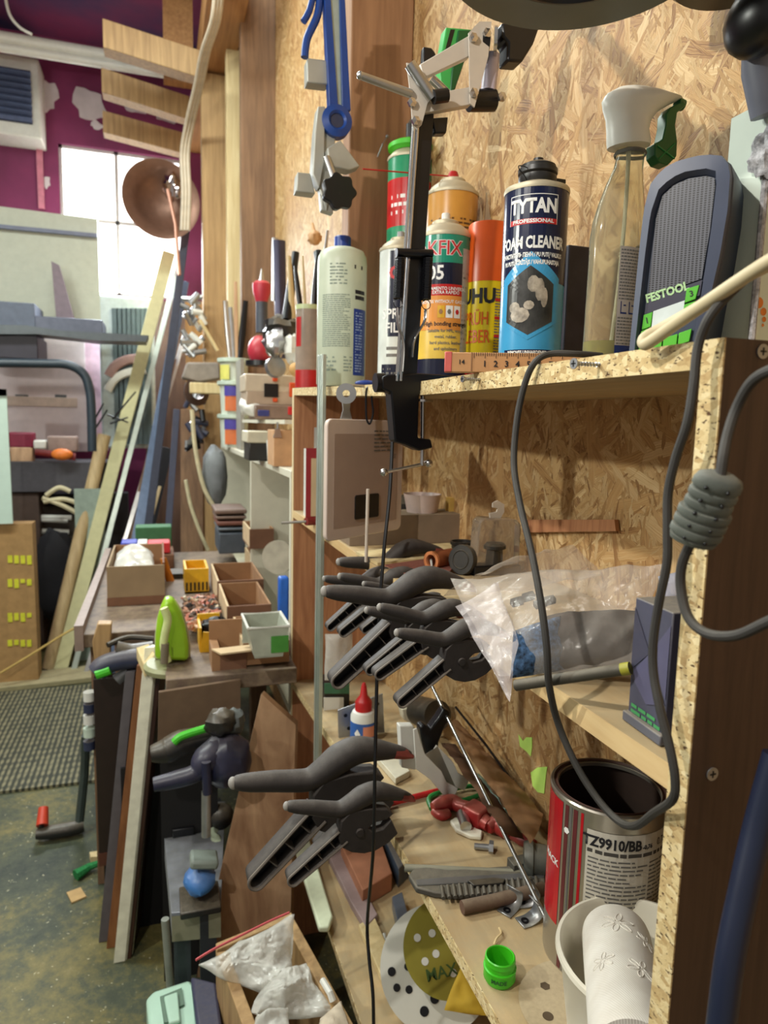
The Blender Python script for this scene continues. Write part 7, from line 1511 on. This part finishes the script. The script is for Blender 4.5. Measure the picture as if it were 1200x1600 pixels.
# ================================================================ floor and far corner
def onF0(u, v, k=0): return P(u, v, Z=ZF+k)
m, t = newmat('ribbed_mat'); mp = t.coord(); sx = t.a('ShaderNodeSeparateXYZ'); t.l(mp, sx.inputs[0])
wv = t.math('MULTIPLY', t.math('ADD', t.math('SINE', t.math('MULTIPLY', sx.outputs[0], 2*PI/.022)), 1.0), .5); wy = t.math('MULTIPLY', t.math('ADD', t.math('SINE', t.math('MULTIPLY', sx.outputs[1], 2*PI/.05)), 1.0), .5)
nz_ = t.a('ShaderNodeTexNoise', i_Scale=30, i_Detail=4); t.l(mp, nz_.inputs['Vector'])
f = t.math('ADD', t.math('MULTIPLY', wv, t.math('ADD', t.math('MULTIPLY', wy, .5), .5)), t.math('MULTIPLY', t.math('SUBTRACT', nz_.outputs['Fac'], .5), 1.2))
t.l(t.ramp(f, [(.2, lin((54, 56, 46))), (.8, lin((132, 126, 98)))]), t.b.inputs['Base Color']); t.b.inputs['Roughness'].default_value = .8; t.bump(wv, .004)
mt_ = [(-90, 1090), (140, 1068), (152, 1225), (-60, 1250)]
tag(MB().prism([onF0(u, v, .001) for u, v in [(-160, 1098), (142, 1072), (156, 1222), (-140, 1258)]], (0, 0, .012)).build('rubber_mat', m), 'grey olive ribbed mat lying on the floor at the left', 'mat')
tag(MB().prism([onF0(u, v, .001) for u, v in [(-80, 1075), (10, 1062), (145, 1046), (145, 1066), (-80, 1092)]], (0, 0, .03)).build('floor_plank', pm('pale_dusty_plank', (148, 140, 104), .8, dust=.3), bev=.004), 'pale dusty plank along the far edge of the floor mat', 'board')
g = thing('bar_clamp', 'dark F clamp with a red handle lying on the floor by the mat', 'clamp', onF0(120, 1290))
MB().tube([P(124, 1285, Y=2.45), P(132, 1210, Y=2.5), P(134, 1150, Y=2.5)], .015, 8).build('bar', pm('dark_green_grey_bar', (60, 70, 66), .4, .3), g)
MB().tube(spl([onF0(56, 1304, .03), onF0(80, 1300, .03), onF0(110, 1295, .03), onF0(130, 1290, .03)]), spr([.016, .024, .024, .022], 8), 12).build('jaw', M_black, g)
MB().tube([onF0(66, 1290, .06), onF0(68, 1262, .10)], [.020, .016], 12).build('red_handle', pm('orange_red_handle', (200, 66, 40), .45), g)
MB().tube([onF0(62, 1296, .03), onF0(66, 1286, .07)], [.01, .01], 8).build('spindle', M_blackm, g)
tag(MB().tube([onF0(118, 1368, .015), onF0(140, 1354, .02), onF0(162, 1346, .03)], [.018, .012, .008], 8).build('green_brush', pm('green_bristle', (30, 120, 60), .8, var=.4, sc=200)), 'green bristle brush lying on the floor near the boards', 'brush')
tag(MB().prism([onF0(u, v, .001) for u, v in [(104, 1396), (126, 1388), (135, 1402), (112, 1412)]], (0, 0, .004)).build('wood_chip', pm('tan_offcut', (190, 156, 104), .7)), 'small square tan offcut lying on the floor', 'offcut')
tag(MB().prism([onF0(u, v, .001) for u, v in [(140, 1340), (166, 1336), (166, 1346), (142, 1348)]], (0, 0, .02)).build('pale_wedge', M_pale), 'pale wedge on the floor under the dark cabinet', 'block')
# dark clutter under the bench left end

# leaning poles and strips
def pole(name, top, bot, Yt_, Yb_, w, th, mat, label, rnd_=False):
    a = P(top[0], top[1], Y=Yt_); b = P(bot[0], bot[1], Y=Yb_); b = a+(b-a)*((ZF+.012-a.z)/(b.z-a.z))
    d = (a-b).normalized(); x = Vector((1, 0, 0)); x = (x-d*x.dot(d)).normalized(); y = d.cross(x); wm = px(w, (a+b)/2)
    mb = MB()
    if rnd_: mb.cyl(b, a, wm/2, n=18)
    else: mb.box((a+b)/2, (wm, th, (a-b).length), Matrix((x, y, d)).transposed())
    return tag(mb.build(name, mat, bev=0 if rnd_ else .002), label, 'pole' if rnd_ else 'strip', 'long strips and poles leaning in the far corner')
pole('leaning_batten', (264, 395), (92, 1058), 4.6, 4.15, 19, .03, pm('pale_green_batten', (200, 196, 150), .6, var=.06), 'broad pale batten leaning in the far corner, the widest of the strips')
pole('round_pole', (163, 680), (76, 1046), 4.45, 4.2, 20, .03, wood('pole_wood', (172, 146, 106), (206, 182, 138), (40, 40, 4), .6), 'round wooden pole leaning left of the broad pale batten', True)
pole('metal_strip', (283, 400), (112, 1060), 4.62, 4.1, 8, .012, M_alu, 'bright metal strip right beside the broad pale batten')
pole('metal_strip', (290, 520), (135, 1050), 4.6, 4.05, 7, .012, M_steel, 'shiny steel strip second right of the pale batten')
pole('dark_rail', (298, 300), (222, 900), 4.5, 4.12, 12, .02, pm('dark_slate_rail', (50, 54, 70), .4, .3), 'dark slate rail leaning in front of the corner')
pole('blue_grey_rail', (288, 440), (210, 860), 4.55, 4.14, 15, .02, pm('blue_grey_rail', (96, 112, 138), .35, .4), 'wide blue grey rail between dark rail and pale batten')
pole('brown_strip', (272, 560), (178, 930), 4.5, 4.2, 8, .012, M_pinef, 'brown thin strip behind the blue grey rail')
pole('dark_rail', (276, 640), (262, 840), 4.3, 4.16, 10, .02, M_navy, 'short navy rail upright above the green cover')
pole('dark_rail', (262, 700), (196, 990), 4.55, 4.2, 16, .02, pm('near_black_rail', (30, 32, 40), .5), 'near black rail behind the metal strips')
pole('pale_strip', (250, 760), (226, 850), 4.4, 4.2, 5, .01, M_pale, 'short pale strip standing above the red pack')
pole('brown_board', (300, 640), (300, 860), 4.25, 4.15, 34, .02, M_pinef, 'brown board behind the lower fittings')
# copper bowl
c = P(252, 312, Y=4.35); rb2 = px(58, c)
g = thing('copper_bowl', 'round copper coloured reflector bowl hanging before the window', 'bowl', c)
ax_ = Vector((.18, -1, -.02)).normalized()
MB().lathe([(rb2, -.0), (rb2*1.02, -.012), (rb2*.80, .0), (rb2*.60, .05), (rb2*.34, .09), (0, .105), (0, .112), (rb2*.36, .098), (rb2*.64, .056), (rb2*.84, .01), (rb2, .0)], c, -ax_, 56).build('reflector', pm('brushed_copper', (132, 100, 84), .4, .6, var=.08), g, ang=60)
MB().ell(P(268, 292, Y=4.33), (.05, .05, .07), nz=.5, seed=9, n=24).build('mirror_centre', pm('mirror_chrome', (200, 190, 190), .05, 1), g)
MB().tube([P(262, 296, Y=4.28), P(274, 350, Y=4.26), P(280, 430, Y=4.2)], .010, 8).build('stem', pm('copper_stem', (190, 140, 120), .4, .5), g)
# cable bundle
for k in range(3):
    pts = [P(u+k*5, v, Y=Y) for u, v, Y in [(338, -30, 3.2), (332, 30, 3.3), (316, 80, 3.5), (306, 130, 3.7), (292, 190, 3.9), (284, 240, 4.0), (286, 300, 4.0), (284, 360, 4.0)]]
    tag(MB().tube(spl(pts), .011, 8).build('ceiling_cable', pm('dusty_white_cable', (196, 182, 160), .5)), ['left strand of the pale cable bundle dropping from the ceiling', 'middle strand of the pale cable bundle', 'right strand of the pale cable bundle beside the post'][k], 'cable', 'pale cables dropping from the ceiling')
tag(MB().tube(spl([P(u, v, Y=4.3) for u, v in [(6, -20), (14, 20), (30, 42), (50, 54)]]), .008, 8).build('loose_wire', M_white), 'loose white wire hanging at the top left corner', 'wire')
# pale sheet board with shadows, shelf in front
tag(MB().prism([P(u, v, Y=4.75) for u, v in [(-80, 312), (152, 342), (158, 520), (-80, 520)]], (0, .03, 0)).build('pale_sheet', pm('pale_celadon_board', (182, 186, 170), .6, var=.05)), 'large pale green grey sheet of board below the window', 'board')
tag(MB().prism([P(u, v, Y=4.74) for u, v in [(-80, 344), (152, 366), (152, 372), (-80, 350)]], (0, -.02, 0)).build('shadow_strip', pm('slate_shadow', (110, 116, 136), .6)), 'slate strip drawn as a shadow across the top of the pale sheet', 'strip')  # shadow across the sheet, built as a slate strip
tag(MB().prism([P(u, v, Y=4.6) for u, v in [(80, 408), (92, 414), (116, 500), (88, 500)]], (0, .05, 0)).build('shadow_wedge', pm('slate_purple', (122, 108, 116), .6)), 'dark triangle drawn as a shadow on the pale sheet', 'bracket')  # shadow on the sheet, built as a dark wedge
boxpx('grey_crate', -60, 474, 54, 522, 4.3, .3, pm('blue_grey_box', (92, 100, 116), .6), 'blue grey box on the dark rack at the left edge', 'box')
boxpx('black_machine', -60, 524, 58, 556, 4.25, .35, pm('plum_black', (44, 40, 52), .5), 'plum black machine part under the blue grey box', 'machine')
boxpx('metal_shelf', 55, 500, 160, 517, 4.3, .3, pm('slate_metal', (86, 90, 104), .4, .4), 'slate metal shelf end right of the blue grey box', 'shelf')
tag(MB().prism([P(u, v, Y=4.2) for u, v in [(-60, 506), (40, 508), (90, 516), (232, 524), (228, 534), (150, 532), (60, 522), (-60, 522)]], (0, .2, 0)).build('dark_plate', pm('slate_plate', (82, 88, 92), .4, .3)), 'long thin dark plate sticking out over the white case', 'plate')
tag(MB().tube(spl([P(u, v, Y=4.1) for u, v in [(-60, 567), (0, 567), (60, 568), (105, 570), (130, 584), (140, 610), (143, 650), (144, 705)]]), px(7, P(60, 600, Y=4.1)), 12).build('bent_tube', pm('dark_teal_tube', (44, 56, 66), .35)), 'thick dark bent tube frame arching over the white case', 'frame')
g = thing('white_locker', 'pinkish white moulded case with two handle slots at the left', 'case', P(60, 700, Y=4.35))
M_pw = pm('pinkish_white_case', (216, 202, 206), .5, var=.04)
boxpx('case_shell', -60, 528, 132, 704, 4.86, .1, M_pw, None, None, g)
for u0, u1 in ((24, 44), (86, 104)): boxpx('handle_slot', u0, 617, u1, 625, 4.855, .006, M_blackc, None, None, g, bev=0)
boxpx('ledge', -60, 622, 120, 632, 4.838, .02, pm('warm_ledge', (196, 176, 164), .5), None, None, g)
boxpx('pink_post', 132, 530, 164, 704, 4.88, .1, pm('pink_white_post', (214, 180, 196), .5), 'pinkish white post right of the moulded case', 'post')
# radiator like slatted white grille
g = thing('slatted_grille', 'white rounded grille with upright slats behind the leaning strips', 'grille', P(200, 700, Y=4.7))
boxpx('back_frame', 160, 466, 240, 700, 4.75, .03, pm('pale_aqua_white', (192, 206, 206), .5), None, None, g, bev=.02)
for k in range(8):
    boxpx('slat', 180+k*7.2, 482, 183.5+k*7.2, 694, 4.735, .012, pm('slate_slat_gap', (88, 106, 112), .5), None, None, g, bev=0)
MB().tube(spl([P(u, v, Y=4.7) for u, v in [(170, 588), (180, 572), (200, 562), (228, 560)]]), .03, 8, flat=.5).build('brown_band', pm('rose_brown_band', (150, 118, 112), .6), g)
MB().tube(spl([P(u, v, Y=4.7) for u, v in [(168, 610), (180, 592), (200, 582), (228, 578)]]), .025, 8, flat=.5).build('white_band', M_white, g)
for k, (u0, v0, u1, v1) in enumerate([(148, 655, 162, 630), (176, 655, 212, 612), (168, 648, 200, 660), (150, 668, 168, 640), (172, 662, 200, 652)]):
    stick('black_twig', u0, v0, u1, v1, 4.3, 1.6, 1.2, M_blackc, ['left upright black twig wire', 'long black twig wire reaching right up', 'short flat black twig wire', 'lowest black twig wire', 'thin black twig wire under the long one'][k]+' on top of the round pole', 'wire', 1)
# dark bench in the corner left with clutter
g = thing('far_bench', 'dark grey bench front in the far left corner under the white case', 'bench', P(90, 780, Y=4.5))
boxpx('bench_front', -70, 722, 178, 770, 4.5, .35, pm('plum_grey_front', (72, 70, 76), .6), None, None, g); boxpx('bench_leg', 20, 770, 60, 1010, 4.52, .3, pm('dark_brown_leg', (70, 54, 46), .7), None, None, g)
boxpx('shadow_body', 60, 770, 200, 1000, 4.98, .1, pm('dark_shade_back', (46, 44, 48), .7), 'dark body standing in for shade behind the leaning strips', 'rack')  # dark box in place of the shade behind the strips
for (u0, v0, u1, v1, mt, nm, lab) in [(14, 676, 52, 700, pm('dark_crimson', (120, 24, 52), .5), 'crimson_box', 'crimson box on the far bench'), (16, 698, 50, 724, M_walnut, 'brown_carton', 'brown carton under the crimson box'), (52, 688, 72, 702, M_white, 'white_mug', 'white mug shaped thing right of the crimson box'), (74, 682, 120, 706, pm('taupe_cloth', (150, 130, 122), .8), 'taupe_bag', 'taupe cloth bag leaning on the white case')]:
    boxpx(nm, u0, v0, u1, v1, 4.55, .1, mt, lab, 'box', bev=.01)
stick('orange_glove_tool', 55, 706, 118, 714, 4.47, 5, 6, pm('dark_red_rubber', (130, 40, 40), .5), 'dark red tool handle lying on the far bench', 'tool'); tag(MB().ell(P(97, 710, Y=4.45), (.06, .04, .035)).build('orange_grip', pm('bright_orange', (230, 126, 50), .5)), 'bright orange grip lying on the far bench', 'tool')
tag(MB().prism([P(u, v, Y=3.95) for u, v in [(-40, 606), (10, 612), (20, 818), (-40, 820)]], (0, .01, 0)).build('aqua_board', pm('pale_aqua_panel', (190, 212, 200), .5, var=.03)), 'pale aqua panel cut off by the left picture edge', 'panel')
tag(MB().b2(P(-4, 618, Y=3.94), P(10, 608, Y=3.94)).build('black_clip', M_blackc), 'small black clip on the top of the pale aqua panel', 'clip')
g = thing('tall_carton', 'tall tan carton with rows of yellow print at the left edge', 'box', P(30, 1050, Y=4.1))
a, b = P(6, 1052, Y=3.98), P(50, 818, Y=3.98); MB().b2((a.x-.25, 3.98, ZF+.001), (b.x, 4.09, b.z)).build('carton_body', pm('tan_carton', (160, 126, 80), .8), g)
rnd = random.Random(5)
for (v_) in (868, 905, 958, 1000):
    for k in range(4):
        u_ = 12+k*10; p = P(u_, v_, Y=3.979); MB().b2((p.x, 3.976, p.z-rnd.uniform(.02, .05)), (p.x+.022, 3.979, p.z)).build('yellow_mark', pm('carton_yellow_print', (206, 206, 50), .6), g)
g = thing('magazine_rack', 'dark rack holding rolled white papers behind the round pole', 'rack', P(90, 1000, Y=4.2))
boxpx('rack_frame', 52, 790, 116, 1000, 4.66, .08, pm('umber_rack', (64, 54, 44), .7), None, None, g)
for k, (v, u1) in enumerate([(808, 112), (812, 106), (830, 108), (842, 108)]):
    stick('paper_roll', 62+k*2, v, u1, v+1, 4.60, 4, 4, M_white, ['uppermost', 'second', 'third', 'lowest'][k]+' white rolled paper lying in the dark rack', 'paper roll', 1)
for k, (p0, p1, p2) in enumerate([((72, 774), (92, 762), (110, 768)), ((68, 784), (100, 780), (130, 790)), ((66, 778), (98, 790), (128, 806))]):
    tag(MB().tube(spl([P(*p0, Y=4.45), P(*p1, Y=4.45), P(*p2, Y=4.45)]), .014, 8).build('cream_tubing', pm('cream_hose', (0, 0, 0))), ['top arc of the cream tubing above the rolled papers', 'middle arc of the cream tubing reaching the round pole', 'lowest arc of the cream tubing above the rolled papers'][k], 'tubing')
tag(MB().ell(P(88, 900, Y=4.5), (.14, .08, .28), nz=.3, seed=15).build('black_bag', pm('black_fabric', (26, 26, 32), .8)), 'black fabric bag hanging on the dark rack', 'bag')
tag(MB().tube(spl([P(0, 1052, Y=3.9), P(50, 1022, Y=3.92), P(110, 985, Y=3.95), P(160, 962, Y=4.0)]), .006, 6).build('tan_string', pm('tan_string', (190, 160, 90), .8)), 'tan string stretched from the carton across the round pole', 'string')
tag(MB().b2((P(120, 830, Y=4.4).x, 4.33, ZF), (P(165, 800, Y=4.4).x, 4.34, P(150, 762, Y=4.4).z)).build('aqua_sheet', pm('grey_aqua_sheet', (150, 166, 154), .6)), 'grey aqua sheet standing between round pole and pale batten', 'board')

tag(MB().b2((P(228, 700, Y=4.95).x, 4.95, ZF), (P(300, 700, Y=4.95).x, 4.97, P(250, 470, Y=4.95).z)).build('plywood_sheet', wood('dark_plywood', (84, 64, 60), (118, 92, 78), (20, 20, 3), .7)), 'dark plywood sheet standing against the back wall behind the strips', 'board')
tag(MB().b2((P(292, 700, Y=4.3).x, 4.3, ZF), (P(330, 700, Y=4.3).x+.1, 4.32, P(300, 470, Y=4.3).z)).build('amber_board', wood('amber_plywood', (134, 98, 58), (176, 136, 84), (20, 20, 3), .7)), 'amber plywood strip between the posts and the leaning strips', 'board')
